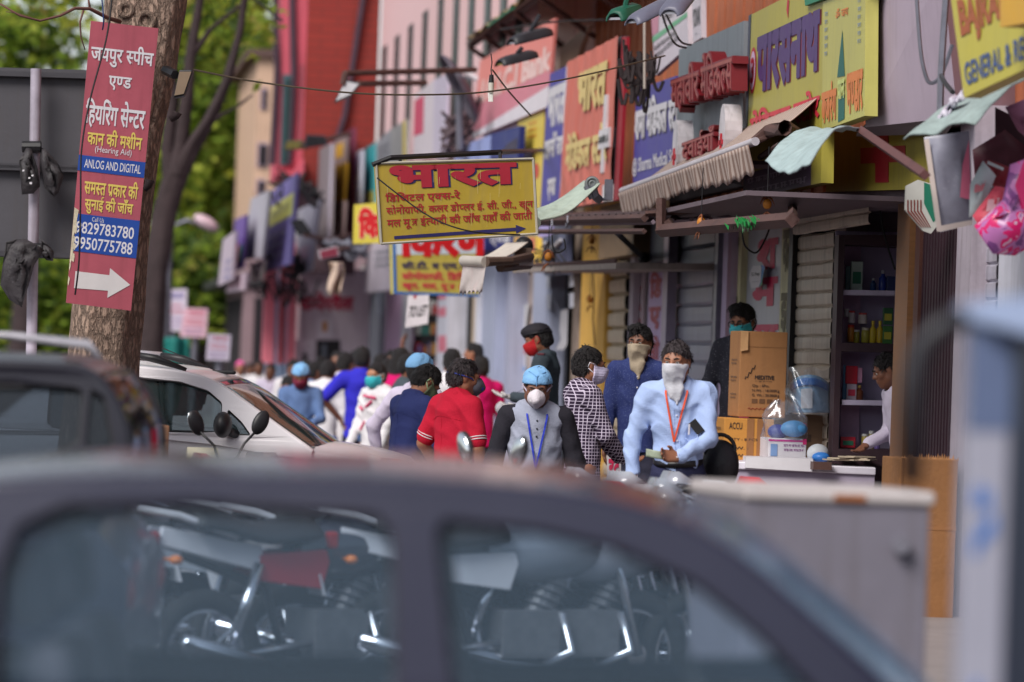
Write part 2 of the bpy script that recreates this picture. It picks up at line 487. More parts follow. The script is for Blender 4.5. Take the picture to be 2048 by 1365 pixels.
for i, (xa, xb, words) in enumerate(((1448, 1475, ('ज', 'झा', 'बाई', 'ऊा')), (1555, 1578, ('का', 'झ', 'यी', 'ज')))):
    sg = thing('vertical_board', ('narrow cream board with olive letters left of the big magenta letters', 'narrow cream board with olive letters beside the beige shutter')[i], 'sign', (FX, gy(xb, FX), STEP), group='narrow cream boards')
    fpart('board', sg, xa, xb, .6, 2.75, M_creamb, X=FX - .02, t=.05)
    fv = fframe(xa, xb, .6, 2.75, FX - .02)
    for k, wd in enumerate(words):
        write(sg, fv, wd, (.15, .82 - .21 * k, .85, .96 - .21 * k), M_olive, .04)
fpart('pillar', b, 1424, 1448, STEP, 2.9, mat('pillar_lilac', (190, 174, 204), .7, .1, 4, streak=.4, dirt=(190, 110, 130)), X=FX - .1, t=.3)
b2 = thing('clinic_building', 'shop block with grey slatted shutter and peach cladding above', 'building', (FX, yz(1370), 0))
shutter('roller_shutter', b2, 1328, 1424, STEP, 2.95, M_grey_sh, pitch=.155, depth=.014, X=FX)
fpart('shutter_rail', b2, 1320, 1329, STEP, 2.9, mat('rail_lilac', (160, 150, 170), .4, .2, metal=.4), X=FX - .12, t=.08)
fpart('shutter_rail', b2, 1422, 1428, STEP, 2.9, M_steel, X=FX - .14, t=.08)
fpart('shutter_box', b2, 1290, 1330, 2.55, 2.95, mat('box_dark', (96, 92, 104), .5, .2, streak=.4), X=FX - .1, t=.2)
fpart('wall', b2, 1255, 1330, STEP, 2.95, M_bwall, X=FX + .04)
fpart('gap', b2, 1282, 1293, STEP, 2.95, M_black, X=FX, t=.05)
fpart('pole', b2, 1254, 1262, STEP, 2.9, M_bwall, X=FX - .1, t=.06)
sg = thing('vertical_board', 'lilac upright board with dark red letters beside the grey shutter', 'sign', (FX, gy(1322, FX), STEP))
fpart('board', sg, 1292, 1321, .6, 2.65, mat('board_lilac', (186, 164, 204), .6, .1, 5, streak=.3), X=FX - .03, t=.05)
fv = fframe(1292, 1321, .6, 2.65, FX - .03)
for k, (wd, ry) in enumerate((('िड', (545, 596)), ('ए', (615, 660)), ('सो', (672, 722)), ('ई', (760, 800)))):
    r = fuv(1292, 1321, .6, 2.65, FX - .03, 1297, ry[0], 1321, ry[1]); write(sg, fv, wd, (.12, r[1], .92, r[3]), mat('letter_maroon', (152, 22, 56), .5, .1), .05)
sg = thing('vertical_board', 'slim pinkish board with small red letters beside the roller shutter', 'sign', (FX, gy(1280, FX), STEP))
fpart('board', sg, 1265, 1281, .6, 2.75, mat('board_pinkish', (214, 196, 208), .6, .12, 6, streak=.4), X=FX - .03, t=.05)
fv = fframe(1265, 1281, .6, 2.75, FX - .03)
for k, wd in enumerate(('X', 'SC', '98', 'DI')):
    write(sg, fv, wd, (.2, .72 - .13 * k, .9, .82 - .13 * k), mat('letter_red', (190, 30, 50), .5, .1), .04)
b3 = thing('yellow_building', 'narrow shop front with yellow painted wall and heavy beige roller shutter', 'building', (FX, yz(1200), 0))
shutter('roller_shutter', b3, 1204, 1256, STEP, 2.62, mat('shutter_sand', (198, 184, 160), .6, .16, 6, .2, streak=.6, dirt=(96, 80, 62)), pitch=.15, depth=.05, X=FX + .02)
fpart('shutter_box', b3, 1190, 1258, 2.62, 3.1, mat('box_ochre', (120, 98, 74), .7, .2, streak=.4), X=FX - .25, t=.3)
fpart('wall', b3, 1158, 1206, STEP, 3.3, M_yellow, X=FX - .06)
fpart('gap', b3, 1204, 1209, STEP, 2.7, M_black, X=FX - .03, t=.05)
fpart('wall', b3, 1134, 1160, STEP, 3.3, mat('wall_stained', (150, 132, 120), .85, .25, 3, .2, streak=.7), X=FX - .02)
cr = MB().tube([PX(1186, 540, FX - .066), PX(1188, 590, FX - .066), PX(1186, 640, FX - .066), PX(1190, 690, FX - .066)], .008, 5); cr.build('crack', M_dark, b3)
b4 = thing('upper_storey', 'peach clad upper floor over the pharmacies with dark green shutters', 'building', (FX, yz(1400), 3))
mb = MB(); Y0, Y1 = yz(2300), yz(1090); k = 0; y = Y0
while y < Y1:
    mb.span(FX + .25 + (.015 if k % 2 else 0), FX + .4, y, min(Y1, y + .22), 2.9, 9); y += .22; k += 1
mb.build('cladding', M_peach, b4)
MB().span(6.4, 6.5, Y0, gy(740, FX), 0, 4.4).span(FX + .16, 6.5, Y0, gy(1140, FX), 3.1, 3.2).build('rear_wall', M_dark, b4)  # unseen dark back and ceiling added to stop light leaking past the shutters
ug = mat('shutter_green', (52, 76, 80), .5, .15)
for xa, xb in ((1392, 1412), (1416, 1440), (1446, 1476)):
    fpart('window_shutter', b4, xa, xb, 5.6, 8.6, ug, X=FX + .18, t=.06)
for xa in (1384, 1413, 1442, 1480):
    fpart('frame', b4, xa, xa + 7, 5.3, 8.8, M_black, X=FX + .12, t=.08)
b5 = thing('pillared_building', 'white pillared shop front with pale pillars and a dark doorway', 'building', (FX, yz(1000), 0))
fpart('wall', b5, 735, 1140, STEP, 4.2, mat('wall_pinkish', (188, 176, 188), .8, .1, 3, streak=.3), X=FX + .35)
fpart('doorway', b5, 1096, 1134, STEP, 2.75, mat('door_black', (26, 26, 32), .5), X=FX + .05, t=.3)
fpart('pillar', b5, 1134, 1142, STEP, 3.0, M_steel, X=FX - .02)
fpart('pillar', b5, 1062, 1098, STEP, 4, M_bluewhite, X=FX - .1, t=.4)
fpart('wall', b5, 1024, 1064, STEP, 4, mat('wall_poster', (196, 178, 172), .8, .12, 4, streak=.4), X=FX + .1, t=.2)
fpart('gap', b5, 1016, 1025, STEP, 4, M_dark, X=FX, t=.2)
fpart('pillar', b5, 985, 1017, STEP, 4, mat('pillar_grey', (160, 162, 184), .6, .1, 3, streak=.3), X=FX - .1, t=.4)
fpart('pillar', b5, 955, 986, STEP, 4, M_bluewhite, X=FX - .22, t=.4)
fpart('pillar', b5, 948, 956, STEP, 4, M_white, X=FX - .25, t=.1)
fpart('wall', b5, 892, 930, STEP, 4, M_white, X=FX + .25)
fpart('gap', b5, 926, 934, STEP, 4, M_black, X=FX + .15, t=.1)
fpart('wall', b5, 934, 949, STEP, 4, M_cream, X=FX + .2)
fpart('pillar', b5, 872, 893, STEP, 4, M_white, X=FX - .1, t=.3)
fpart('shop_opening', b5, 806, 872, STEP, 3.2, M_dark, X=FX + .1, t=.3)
rnd = random.Random(3); mb = MB(); cols = [mat('goods_%s' % n_, c_, .5) for n_, c_ in (('red', (160, 40, 40)), ('blue', (50, 80, 150)), ('white', (190, 190, 190)), ('teal', (50, 120, 110)), ('amber', (170, 120, 50)))]
for z in [.6 + .28 * i for i in range(9)]:
    y = yz(872) + .1
    while y < yz(808):
        wd = rnd.uniform(.12, .35); mb.cur = rnd.randrange(5)
        if rnd.random() < .7: mb.span(FX + .02, FX + .1, y, y + wd, z, z + rnd.uniform(.1, .22))
        y += wd + rnd.uniform(.05, .3)
tag(mb.build('shelf_goods', cols, b5), 'packets on the dark shelves')['kind'] = 'stuff'
fpart('pillar', b5, 768, 800, STEP, 4, mat('pillar_mauve', (196, 166, 200), .7, .1, streak=.3), X=FX - .1, t=.3)
fpart('pillar', b5, 800, 808, STEP, 4, M_white, X=FX - .14, t=.1)
fpart('shutter', b5, 715, 735, STEP, 3.2, mat('lattice', (160, 150, 150), .7, .3, 40), X=FX, t=.1)
d = fpart('arched_door', b5, 735, 766, STEP, 2.9, mat('door_grey', (92, 92, 104), .6), X=FX, t=.1)
dm = MB(); za, zb = .5, 2.75; ya, yb = yz(763), yz(738); cx = (ya + yb) / 2; rad = (yb - ya) / 2
dm.tube([(FX - .02, ya, za), (FX - .02, ya, zb - rad * .35), (FX - .02, cx - rad * .6, zb - .05), (FX - .02, cx, zb), (FX - .02, cx + rad * .6, zb - .05), (FX - .02, yb, zb - rad * .35), (FX - .02, yb, za)], .05, 6)
o = dm.build('moulding', M_steel, d); 
for xa in (880, 1010): pass
mb = MB()
for yy in (600, 634, 690, 704): mb.obox(PX(876, yy, FX - .103), (0, -1.0, 0), (0, 0, .12), (.002, 0, 0))
mb.build('paint_mark', mat('mark_pink', (214, 120, 140), .7), b5)
SX = 4.85
b6 = thing('slit_building', 'pale pink tiled upper floors with a row of tall dark slit windows', 'building', (SX, gy(860, SX), 4))
ya, yb = gy(1050, SX), gy(740, SX)
zb0 = 4.2
MB().span(SX, SX + 1.2, ya, yb, zb0, 16).build('wall', M_pale, b6)
for xa, ytop in ((746, 115), (770, 95), (796, 74), (824, 48), (854, 22), (885, -8), (915, -40), (947, -70), (978, -100), (1010, -130)):
    wpx = 7 + (xa - 746) * .022
    y1_, y2_ = gy(xa + wpx, SX), gy(xa - 1, SX)
    zt = zz(xa, ytop, SX); wn = thing
    o = MB().span(SX - .012, SX + .1, y1_, y2_, zb0 + .3, zt).build('window', mat('slit_frame', (30, 48, 50), .5), b6)
    MB().span(SX - .02, SX, y1_ + (y2_ - y1_) * .2, y1_ + (y2_ - y1_) * .8, zb0 + .4, zt - .08).build('pane', M_green_dk, o)
RY = gy(590, 3.72)
b7 = thing('red_building', 'corner building with red brick end wall, pink side and striped pink pillar', 'building', (3.7, RY, 0))
MB().span(3.74, 4.84, RY, RY + 1.0, 4.0, 15).build('brick_wall', M_red, b7)
MB().span(3.34, 3.74, RY + .15, RY + 1.2, 4.4, 15).build('pink_wall', M_pink, b7)
fx = gy(525, 3.3)
MB().span(3.42, 3.74, RY + 1.2, RY + 3.2, 4.4, 15).build('pink_wall', M_pink, b7)
w7 = MB().span(3.2, 3.4, RY + .09, RY + .15, 0, 0).v
p = lambda x, y, Y: PY(x, y, Y)
def pyb(x0, y0, x1, y1, Y, t=.1):
    a, c = p(x0, y1, Y), p(x1, y0, Y)
    return MB().span(min(a.x, c.x), max(a.x, c.x), Y, Y + t, a.z, c.z)
wf = pyb(560, 150, 588, 330, RY + .08, .1).build('window', mat('window_teal', (66, 92, 100), .4), b7)
pyb(566, 158, 582, 322, RY + .05, .03).build('pane', M_green_dk, wf)
pyb(598, 130, 606, 290, RY - .05, .04).build('window', M_green_dk, b7)
mb = MB()
for xx, c_ in ((548, .03), (584, .05), (554, .02)):
    a, c = p(xx, -40, RY + .1), p(xx - 6, 330, RY + .1); mb.tube([a, (a + c) / 2 + V((.05, 0, 0)), c], c_, 6)
a, c = p(735, -60, RY - .08), p(690, 230, RY - .08); mb.tube([a, c, p(668, 300, RY - .08)], .045, 6)
mb.build('drain_pipe', mat('pipe_dark', (70, 52, 66), .6), b7)
a0, a1, a2, a3 = p(545, 395, RY - .3), p(608, 318, RY - .3), p(608, 352, RY - .3), p(548, 430, RY - .3)
MB().slab(a0, a3, a2, a1, (0, .5, 0)).build('ledge', M_pink, b7)
M_lobby = mat('lobby_grey', (204, 194, 202), .8, .1, 3, streak=.3)
pyb(588, 540, 742, 980, RY + .1, .2).build('wall', M_lobby, b7)
fl = Frame(p(588, 760, RY + .1), p(742, 760, RY + .1), p(742, 540, RY + .1), p(588, 540, RY + .1))
write(b7, fl, 'क{य}ोरवैल', (.06, .62, .78, .80), mat('letter_wine', (176, 36, 70), .5, .1), .05)
def puv(x0, x1, y0, y1, xa, ya, xb, yb):
    return ((xa - x0) / (x1 - x0), (y1 - yb) / (y1 - y0), (xb - x0) / (x1 - x0), (y1 - ya) / (y1 - y0))
paint(b7, fl, (.31, .38, .5, .56), mat('paper_white', (220, 214, 220), .7), 'poster')
paint(b7, fl, (.37, .44, .43, .53), mat('poster_amber', (200, 140, 70), .7), 'poster_print', .006)
paint(b7, fl, (.02, .0, .26, .36), mat('paper_white', (220, 214, 220)), 'notice_board')
paint_poly(b7, fl, [(.14 + .035 * (1.6 if i % 2 else .6) * math.cos(i * math.pi / 6), .2 + .05 * (1.6 if i % 2 else .6) * math.sin(i * math.pi / 6)) for i in range(12)], M_dark, 'notice_print', .007)
paint(b7, fl, (.29, 0, .60, .36), M_black, 'doorway')
paint(b7, fl, (.36, .05, .42, .32), mat('door_glass_dark', (110, 120, 130), .3), 'door_glass', .008)
paint(b7, fl, (.05, -.16, .24, -.04), mat('notice_small', (206, 200, 204)), 'notice')
mb = MB(); zt, zm = p(560, 540, RY).z, p(560, 728, RY).z
x0, x1 = p(526, 700, RY - .2).x, p(590, 700, RY - .2).x
wds = [('P', 26), ('B', 10), ('P', 5), ('D', 9), ('P', 3), ('B', 7), ('P', 9), ('D', 3), ('P', 8)]; tot = sum(q[1] for q in wds); x = x0
for kk, wd in wds:
    xe = x + (x1 - x0) * wd / tot; dd = 0 if kk == 'P' else .04
    mb.cur = {'P': 0, 'B': 1, 'D': 2}[kk]; mb.span(x, xe, RY - .2 + dd, RY + .2, zm, zt + .4)
    mb.cur = 1; mb.span(x, xe, RY - .2 + dd, RY + .2, 0, zm); x = xe
mb.build('pillar', [mat('paint_pink_pale', (240, 132, 148), .75, .14, 2, .1, 20, streak=.3), mat('paint_bluegrey_pale', (158, 178, 206), .75, .12, 2, streak=.3), mat('stripe_maroon', (130, 40, 52), .7)], b7)  # pink and blue-grey brightened in the colour against shade from the boards above
pyb(590, 380, 715, 545, RY - .02, .12).build('fascia', mat('fascia_dark', (104, 84, 92), .8, .2, 3), b7)
b9 = thing('far_side_building', 'plain rendered building across the road behind the camera', 'building', (0, -24, 0))  # unseen block added to darken the car reflections and cut horizon fill
MB().span(-60, 60, -30, -24, 0, 8).build('wall', mat('render_far', (120, 104, 100), .9, .2, .6), b9)
mb = MB()
for i in range(30):
    for z in (.8, 4.3): mb.span(-58 + 4 * i, -56 + 4 * i, -24.0, -23.9, z, z + 2.2)
mb.build('window_row', M_dark, b9)
b8 = thing('tan_building', 'tan rendered building with small dark windows beyond the pink one', 'building', (3.6, 80, 0))
TY = 80
M_tan = mat('render_tan', (206, 172, 148), .85, .12, 1.5, streak=.4)
pyb(500, 105, 560, 560, TY, 8).build('wall', M_tan, b8)
pyb(494, 100, 565, 112, TY - .15, 8.4).build('roof', mat('roof_brown', (96, 74, 70), .8), b8)
for r in ((517, 290, 534, 330), (516, 363, 528, 385), (524, 180, 532, 215)):
    o = pyb(r[0] - 4, r[1] - 4, r[2] + 3, r[3] + 4, TY - .04, .05).build('window', mat('frame_lilac', (170, 150, 166), .7), b8)
    pyb(*r, TY - .07, .04).build('pane', M_dark, o)
def far_shop(x0, x1, ytop, Y, wallm, label, openings, X1=None):
    a, c = p(x0, ytop, Y), p(x1, ytop, Y)
    b = thing('shop_building', label, 'building', (a.x, Y, 0))
    MB().span(a.x, a.x + 2.6, Y, Y + 7, 0, a.z).build('wall', wallm, b)
    for k, (u0, u1, zt) in enumerate(openings):
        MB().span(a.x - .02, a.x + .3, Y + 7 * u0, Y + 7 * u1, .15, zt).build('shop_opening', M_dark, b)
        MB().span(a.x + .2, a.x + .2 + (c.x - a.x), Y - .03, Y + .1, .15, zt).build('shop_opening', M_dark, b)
    MB().span(a.x - .5, a.x + 2.6, Y - .1, Y + 7.1, 2.9, 3.05).build('canopy', M_black, b)
    return b
far_shop(492, 526, 470, 72, mat('far_wall_a', (140, 116, 122), .85, .2, 1.5), 'dim low shop just left of the striped pink pillar', [(.1, .9, 2.7)])
far_shop(458, 500, 530, 84, mat('far_wall_b', (118, 100, 112), .85, .2, 1.5), 'dim low shop with black canopy, second left of the pink pillar', [(.1, .9, 2.7)])
far_shop(430, 470, 560, 98, mat('far_wall_c', (150, 128, 132), .85, .2, 1.5), 'farthest low shop where the shop row ends at the trees', [(.1, .9, 2.6)])
def sign(label, tl, tr, br, bl, pos, m, thick=.05, name='shop_sign', cat='sign', group=None, part='board', tdir=None, bev=0):
    """pos: function (x, y) -> point in the place"""
    q = [pos(*bl), pos(*br), pos(*tr), pos(*tl)]
    fr = Frame(*q); c = sum(q, V()) / 4
    t = thing(name, label, cat, (c.x, c.y, min(p.z for p in q)), group=group)
    MB().slab(*q, -fr.n * thick).build(part, m, t, bev=bev)
    return t, fr
fx_ = lambda X: (lambda x, y: PX(x, y, X))
dx_ = lambda d: (lambda x, y: PD(x, y, d))
def band(fr, pos, xa, ya, xb, yb):
    """picture rectangle given by its left-top and right-bottom corner -> uv, for a sign seen square on"""
    def inv(P):
        u = (P - fr.c[0]).dot(fr.c[1] - fr.c[0]) / (fr.c[1] - fr.c[0]).length_squared
        v = (P - fr.c[0]).dot(fr.c[3] - fr.c[0]) / (fr.c[3] - fr.c[0]).length_squared
        return u, v
    a, b = inv(pos(xa, ya)), inv(pos(xb, yb))
    return (a[0], b[1], b[0], a[1])
def plain(name, rgb, **k): return mat(name, rgb, k.pop('rough', .5), k.pop('var', .08), k.pop('scale', 5), **k)
W_white = plain('paint_white', (210, 206, 212)); W_red = plain('paint_red', (186, 24, 44)); W_navy = plain('paint_navy', (44, 40, 92))
W_blue = plain('paint_blue', (28, 68, 150)); W_yel = plain('paint_straw', (214, 190, 96)); W_crim = plain('paint_crimson', (176, 28, 50))
M_back = mat('sign_back', (70, 66, 72), .6, .2)
TD = 23.55
tp = lambda x, y: PD(x, y, TD - .05 + (x - 220) * .0005)
M_treesign = mat('treesign_red', (168, 80, 94), .5, .16, 3, .05, 20, streak=.5, dirt=(134, 64, 74))
t, fr = sign('tall red board of Hindi lettering with white arrow nailed to the tree trunk', (182, 42), (317, 57), (262, 622), (132, 606), tp, M_treesign, .012, 'tree_sign')
paint(t, fr, (-.004, .47, 1.0, .525), W_blue, 'blue_band')
paint(t, fr, (.04, .185, 1.0, .318), W_blue, 'blue_panel')
for words, r, m, bo in (
        ('जयपुर {स}पीच', (.04, .845, .97, .928), W_white, .022), ('ए{ण}ड', (.34, .765, .68, .815), W_white, .022), ('िहयिरंग से{न}टर', (.04, .625, .93, .73), W_white, .022),
        ('कान की मशीन', (.1, .565, .92, .625), W_yel, .022), ('(Hearing Aid)', (.23, .535, .78, .563), W_white, .0), ('ANLOG AND DIGITAL', (.09, .482, .94, .513), W_white, .01),
        ('सम{स}त प`|कार की', (.12, .39, .93, .452), W_yel, .022), ('सुनाई की जाँच', (.15, .322, .88, .387), W_yel, .022),
        ('Call Us', (.28, .296, .46, .312), W_white, 0), ('9829783780', (.05, .250, .93, .292), W_white, .012), ('9950775788', (.04, .195, .93, .238), W_white, .012)):
    m_ = m
    write(t, fr, words, r, m_, bo, name='lettering')
arrow = [(.1, .115), (.1, .055), (.62, .06), (.62, .035), (.95, .09), (.62, .14), (.62, .115)]
paint_poly(t, fr, arrow, plain('arrow_white', (206, 200, 200)), 'arrow')
mb = MB()
rnd = random.Random(2)
for i in range(22):       # torn left edge: flakes of bare wood showing
    v = rnd.uniform(.06, .33); a = rnd.uniform(.0, .05); mb.poly(fr.at(0, v, .002), fr.at(a + .01, v - .01, .005), fr.at(a + .02, v + .012, .004), fr.at(.0, v + .02, .002))
mb.build('torn_edge', mat('bare_wood', (196, 184, 160), .9, .3, 30), t)
M_ysign = mat('xray_yellow', (178, 152, 54), .45, .14, 4, .04, 12, streak=.45, dirt=(150, 130, 80))
yp = lambda x, y: PD(x, y, 24.0 + (x - 910) * .0009)
t, fr = sign('large yellow hanging board with crimson Hindi lettering and a long blue arrow', (752, 327), (1066, 318), (1074, 468), (762, 488), yp, M_ysign, .06, 'hanging_sign')
W_letr = plain('letter_rust', (160, 38, 44))
write(t, fr, 'भारत', (.085, .655, .90, .955), W_navy, .055, off=.003, name='letter_shadow')
write(t, fr, 'भारत', (.078, .665, .89, .965), plain('crimson_dull', (164, 36, 54)), .042, off=.006)
mb = MB(); rnd = random.Random(6)
for i in range(26):
    u, v, h_ = rnd.uniform(.06, .95), rnd.uniform(.3, .95), rnd.uniform(.04, .22); w_ = rnd.uniform(.0008, .002)
    mb.poly(fr.at(u, v, .009), fr.at(u + w_, v, .009), fr.at(u + w_ - .004, v - h_, .009), fr.at(u - .004, v - h_, .009))
mb.build('rain_streak', plain('streak_pale', (206, 190, 130)), t)
write(t, fr, 'िडिजटल ए{क}स-रे', (.045, .49, .52, .63), W_letr, .025)
write(t, fr, 'सोनोग`|ाफी, कलर डो{प}लर ई. सी. जी., खून', (.045, .325, .985, .475), W_letr, .02)
write(t, fr, 'मल मू~ ई{त}यादी की जाँच यहाँ की जाती', (.045, .165, .975, .325), W_letr, .02)
paint_poly(t, fr, [(.085, .085), (.085, .045), (.865, .055), (.865, .02), (.93, .08), (.865, .135), (.865, .1)], W_navy, 'arrow')
mb = MB(); e = 0.012
for (a, b) in (((0, 0), (1, 0)), ((1, 0), (1, 1)), ((1, 1), (0, 1)), ((0, 1), (0, 0))):
    mb.tube([fr.at(*a, .004), fr.at(*b, .004)], .009, 6)
mb.build('frame', mat('frame_pale', (170, 164, 150), .5, .2), t)
hb = thing('sign_bracket', 'thin dark steel bar carrying the yellow hanging board', 'bracket', yp(900, 310))
MB().tube([yp(745, 330), yp(780, 316), PD(1000, 305, 24.3), PX(1090, 300, FX - .4)], .018, 6).build('bar', M_black, hb)
MB().tube([PD(800, 318, 24.05), PD(800, 328, 24.05)], .012, 5).tube([PD(1000, 308, 24.2), PD(1000, 322, 24.1)], .012, 5).build('hook', M_black, hb)
M_y2 = mat('kidney_yellow', (196, 182, 88), .45, .06, 4, streak=.15)
kp = lambda x, y: PD(x, y, 38.0 + (x - 870) * .002)
t, fr = sign('yellow and white board with bright blue rim hanging behind the big yellow one', (784, 462), (958, 455), (958, 594), (787, 588), kp, M_y2, .08, 'hanging_sign')
paint(t, fr, (0, .62, 1, 1), plain('sky_white', (206, 222, 236)), 'white_panel')
for r in ((0, 0, .035, 1), (.035, 0, 1, .035)): paint(t, fr, r, plain('rim_blue', (40, 110, 190)), 'rim', .006)
write(t, fr, 'िकरण', (.07, .56, 1.1, 1.2), plain('letter_bright_red', (206, 26, 36)), .06, off=.006)
write(t, fr, 'सी.टी. व एम.आर', (.1, .37, .98, .52), W_navy, .03, off=.006)
write(t, fr, 'सोनोग`|ाफी, िडिजटल', (.1, .21, 1.02, .36), plain('letter_pinkred', (206, 60, 80)), .03, off=.006)
write(t, fr, 'खून, मल, मू~ आिद', (.1, .06, .98, .21), plain('letter_pinkred', (206, 60, 80)), .03, off=.006)
M_y3 = mat('small_yellow', (212, 196, 76), .5, .06)
kp2 = lambda x, y: PD(x, y, 39.5)
t, fr = sign('square yellow board with one big red Hindi syllable left of the large yellow board', (708, 410), (772, 404), (774, 486), (706, 488), kp2, M_y3, .06)
write(t, fr, 'िक', (.12, .12, .86, .92), plain('letter_halo', (236, 200, 170)), .10, off=.003, name='letter_halo')
write(t, fr, 'िक', (.14, .14, .84, .90), plain('letter_bright_red', (206, 26, 36)), .06, off=.007)
HX = 4.72; hp = fx_(HX)
M_salmon = mat('banner_salmon', (202, 108, 94), .55, .1, 4, .0, streak=.35, dirt=(190, 132, 116))
q = dict(tl=(1140, 126), tr=(1244, 72), br=(1226, 402), bl=(1124, 420))
bl, br, tr, tl = hp(*q['bl']), hp(*q['br']), hp(*q['tr']), hp(*q['tl']); fr = Frame(bl, br, tr, tl)
t = thing('shop_banner', 'salmon red creased banner with gold Hindi lettering and a white cross', 'banner', (HX, bl.y, bl.z))
def wrinkle(u, v):
    k = math.sin(u * 34 + v * 9 + 3 * math.sin(v * 5)) * .5 + math.sin(u * 61 - v * 16 + 2 * math.sin(u * 9)) * .3
    return .014 * k * (.35 + .65 * (1 - abs(u - .45)))
MB().grid(lambda u, v: fr.at(u, v, .03 + wrinkle(u, v)), 90, 60).build('cloth', M_salmon, t, smooth='all')
MB().slab(bl, br, tr, tl, -fr.n * .06).build('backing', M_back, t)
rp_ = [hp(1226, 402), hp(1236, 398), hp(1254, 70), hp(1244, 72)]
MB().slab(hp(1227, 402), hp(1236, 400), hp(1253, 74), hp(1244, 74), -fr.n * .03).build('side_panel', plain('side_red', (150, 22, 38)), t)
W_gold = plain('letter_gold', (216, 190, 124))
def wr_text(words, r, m, bold, nm='lettering'):
    o = write(t, fr, words, r, m, bold, off=.048, name=nm)
    return o
wr_text('भारत', (.30, .60, .86, .88), W_gold, .05)
wr_text('मेिडकल {स}टोर', (.12, .24, .94, .50), W_gold, .045)
paint(t, fr, (.84, .18, .885, .66), W_white, 'cross', .05); paint(t, fr, (.78, .33, .97, .45), W_white, 'cross', .052)
write(t, fr, 'क`|मांक 6', (.79, .36, .96, .42), M_black, .03, off=.056)
paint(t, fr, (.9, .0, 1, .1), W_white, 'white_tag', .05)
write(t, fr, 'एवं', (.38, .03, .74, .12), plain('letter_lilac', (140, 92, 130)), .05, off=.048)
M_bban = mat('banner_blue', (70, 64, 150), .5, .06, 3, streak=.08)
t, fr = sign('narrow blue banner with white Hindi lettering beside the salmon banner', (1096, 150), (1139, 130), (1124, 420), (1080, 430), hp, M_bban, .05, 'shop_banner', 'banner')
write(t, fr, 'भारत', (.1, .60, .92, .90), W_white, .05); write(t, fr, 'डाइ{ग}नोि{स}टक', (.06, .37, .94, .57), W_white, .045); write(t, fr, 'ए{ण}ड', (.3, .08, .66, .24), W_white, .05)
for r in ((.955, 0, 1.03, 1),): paint(t, fr, r, plain('edge_white', (210, 208, 224)), 'edge', .02)
M_y4 = mat('sheet_yellow', (222, 196, 84), .5, .08, streak=.15)
t, fr = sign('small plain yellow metal sheet with faint orange print above the bracket bar', (1036, 243), (1089, 222), (1084, 300), (1034, 304), fx_(4.75), M_y4, .03)
scribble(t, fr, (.42, .3, .8, .85), plain('print_orange', (220, 140, 50)), 3, 4)
t, fr = sign('yellow strip with a red dot below the small yellow sheet', (1064, 306), (1088, 303), (1078, 440), (1066, 440), fx_(4.78), M_y4, .03)
paint_poly(t, fr, [(.4 + .3 * math.cos(a * .52), .72 + .12 * math.sin(a * .52)) for a in range(12)], plain('dot_orange', (206, 70, 50)), 'red_dot')
BX = 4.72
M_bank = mat('bank_pink', (226, 132, 124), .5, .05, 2)
n_, l_ = nodes_of(M_bank)
bp = fx_(BX)
t, fr = sign('faded pink bank hoarding with big white letters and a white foot', (960, 122), (1110, 36), (1095, 214), (944, 278), bp, M_bank, .03)
write(t, fr, 'I.C.I.C.I Bank', (.08, .42, 1.0, .72), plain('letter_faded', (236, 200, 196)), .05)
paint_poly(t, fr, [(0, 0), (1, 0), (1, .24), (0, .06)], plain('foot_white', (222, 214, 222)), 'white_foot')
paint_poly(t, fr, [(0, .06), (1, .24), (1, .42), (0, .42)], plain('lower_pink', (212, 130, 146)), 'lower_band', .002)
t, fr = sign('dark blue panel under the pink bank hoarding', (982, 268), (1040, 252), (1036, 318), (980, 318), fx_(4.6), plain('panel_navy', (34, 44, 116)), .06)
paint_poly(t, fr, [(.35, .15), (.6, .5), (.95, .65), (.95, .15)], mat('netting', (70, 66, 86), .8), 'faded_patch')
t, fr = sign('pale blue box panel under the pink bank hoarding', (912, 296), (981, 270), (980, 330), (908, 330), fx_(4.6), plain('panel_paleblue', (150, 162, 216)), .06)
SXp = 4.82; sp = fx_(SXp)
M_sh = mat('sharma_blue', (74, 68, 148), .5, .08, 3, streak=.12)
t, fr = sign('blue medical store board with tall white Hindi and English lettering', (1272, 180), (1352, 152), (1348, 346), (1266, 366), sp, M_sh, .05)
write(t, fr, 'श|मा^ मेिडकल {स}टोर', (.03, .42, 1.16, .86), plain('letter_shadow', (70, 60, 80)), .045, off=.003, name='letter_shadow')
write(t, fr, 'श|मा^ मेिडकल {स}टोर', (.02, .44, 1.15, .88), W_white, .045, off=.008)
write(t, fr, '@ Sharma Medical Store', (.0, .06, 1.15, .26), W_white, .02, off=.008)
M_hoard = mat('hoard_white', (206, 196, 206), .5, .06, 3, streak=.2)
t, fr = sign('white flex hoarding with a green stripe and small black address lines', (1302, 20), (1373, -24), (1377, 92), (1310, 152), fx_(4.95), M_hoard, .04)
paint(t, fr, (0, .50, 1, .58), plain('stripe_green', (110, 170, 134)), 'green_stripe')
paint_poly(t, fr, [(0, .6), (0, 1), (.25, 1), (.18, .6)], plain('patch_pink', (190, 130, 150)), 'pink_patch')
write(t, fr, 'STREET', (.32, .68, .66, .78), M_black, .0)
write(t, fr, 'Above Sharma Medical, in front of SMS Hospital', (.04, .33, .68, .44), M_black, .012); write(t, fr, 'Tonk Road, Jaipur Mob.: 9829101707, 7425020', (.06, .21, .72, .32), M_black, .012)
t, fr = sign('slim white hoarding strip ending in black capitals', (1383, -30), (1402, -42), (1403, 76), (1386, 86), fx_(4.95), M_hoard, .04)
write(t, fr, 'YONAK', (.08, .24, .92, .56), M_black, .01); scribble(t, fr, (.3, .08, .6, .14), M_steel, 1, 3)
MX = 4.78; mp_ = fx_(MX)
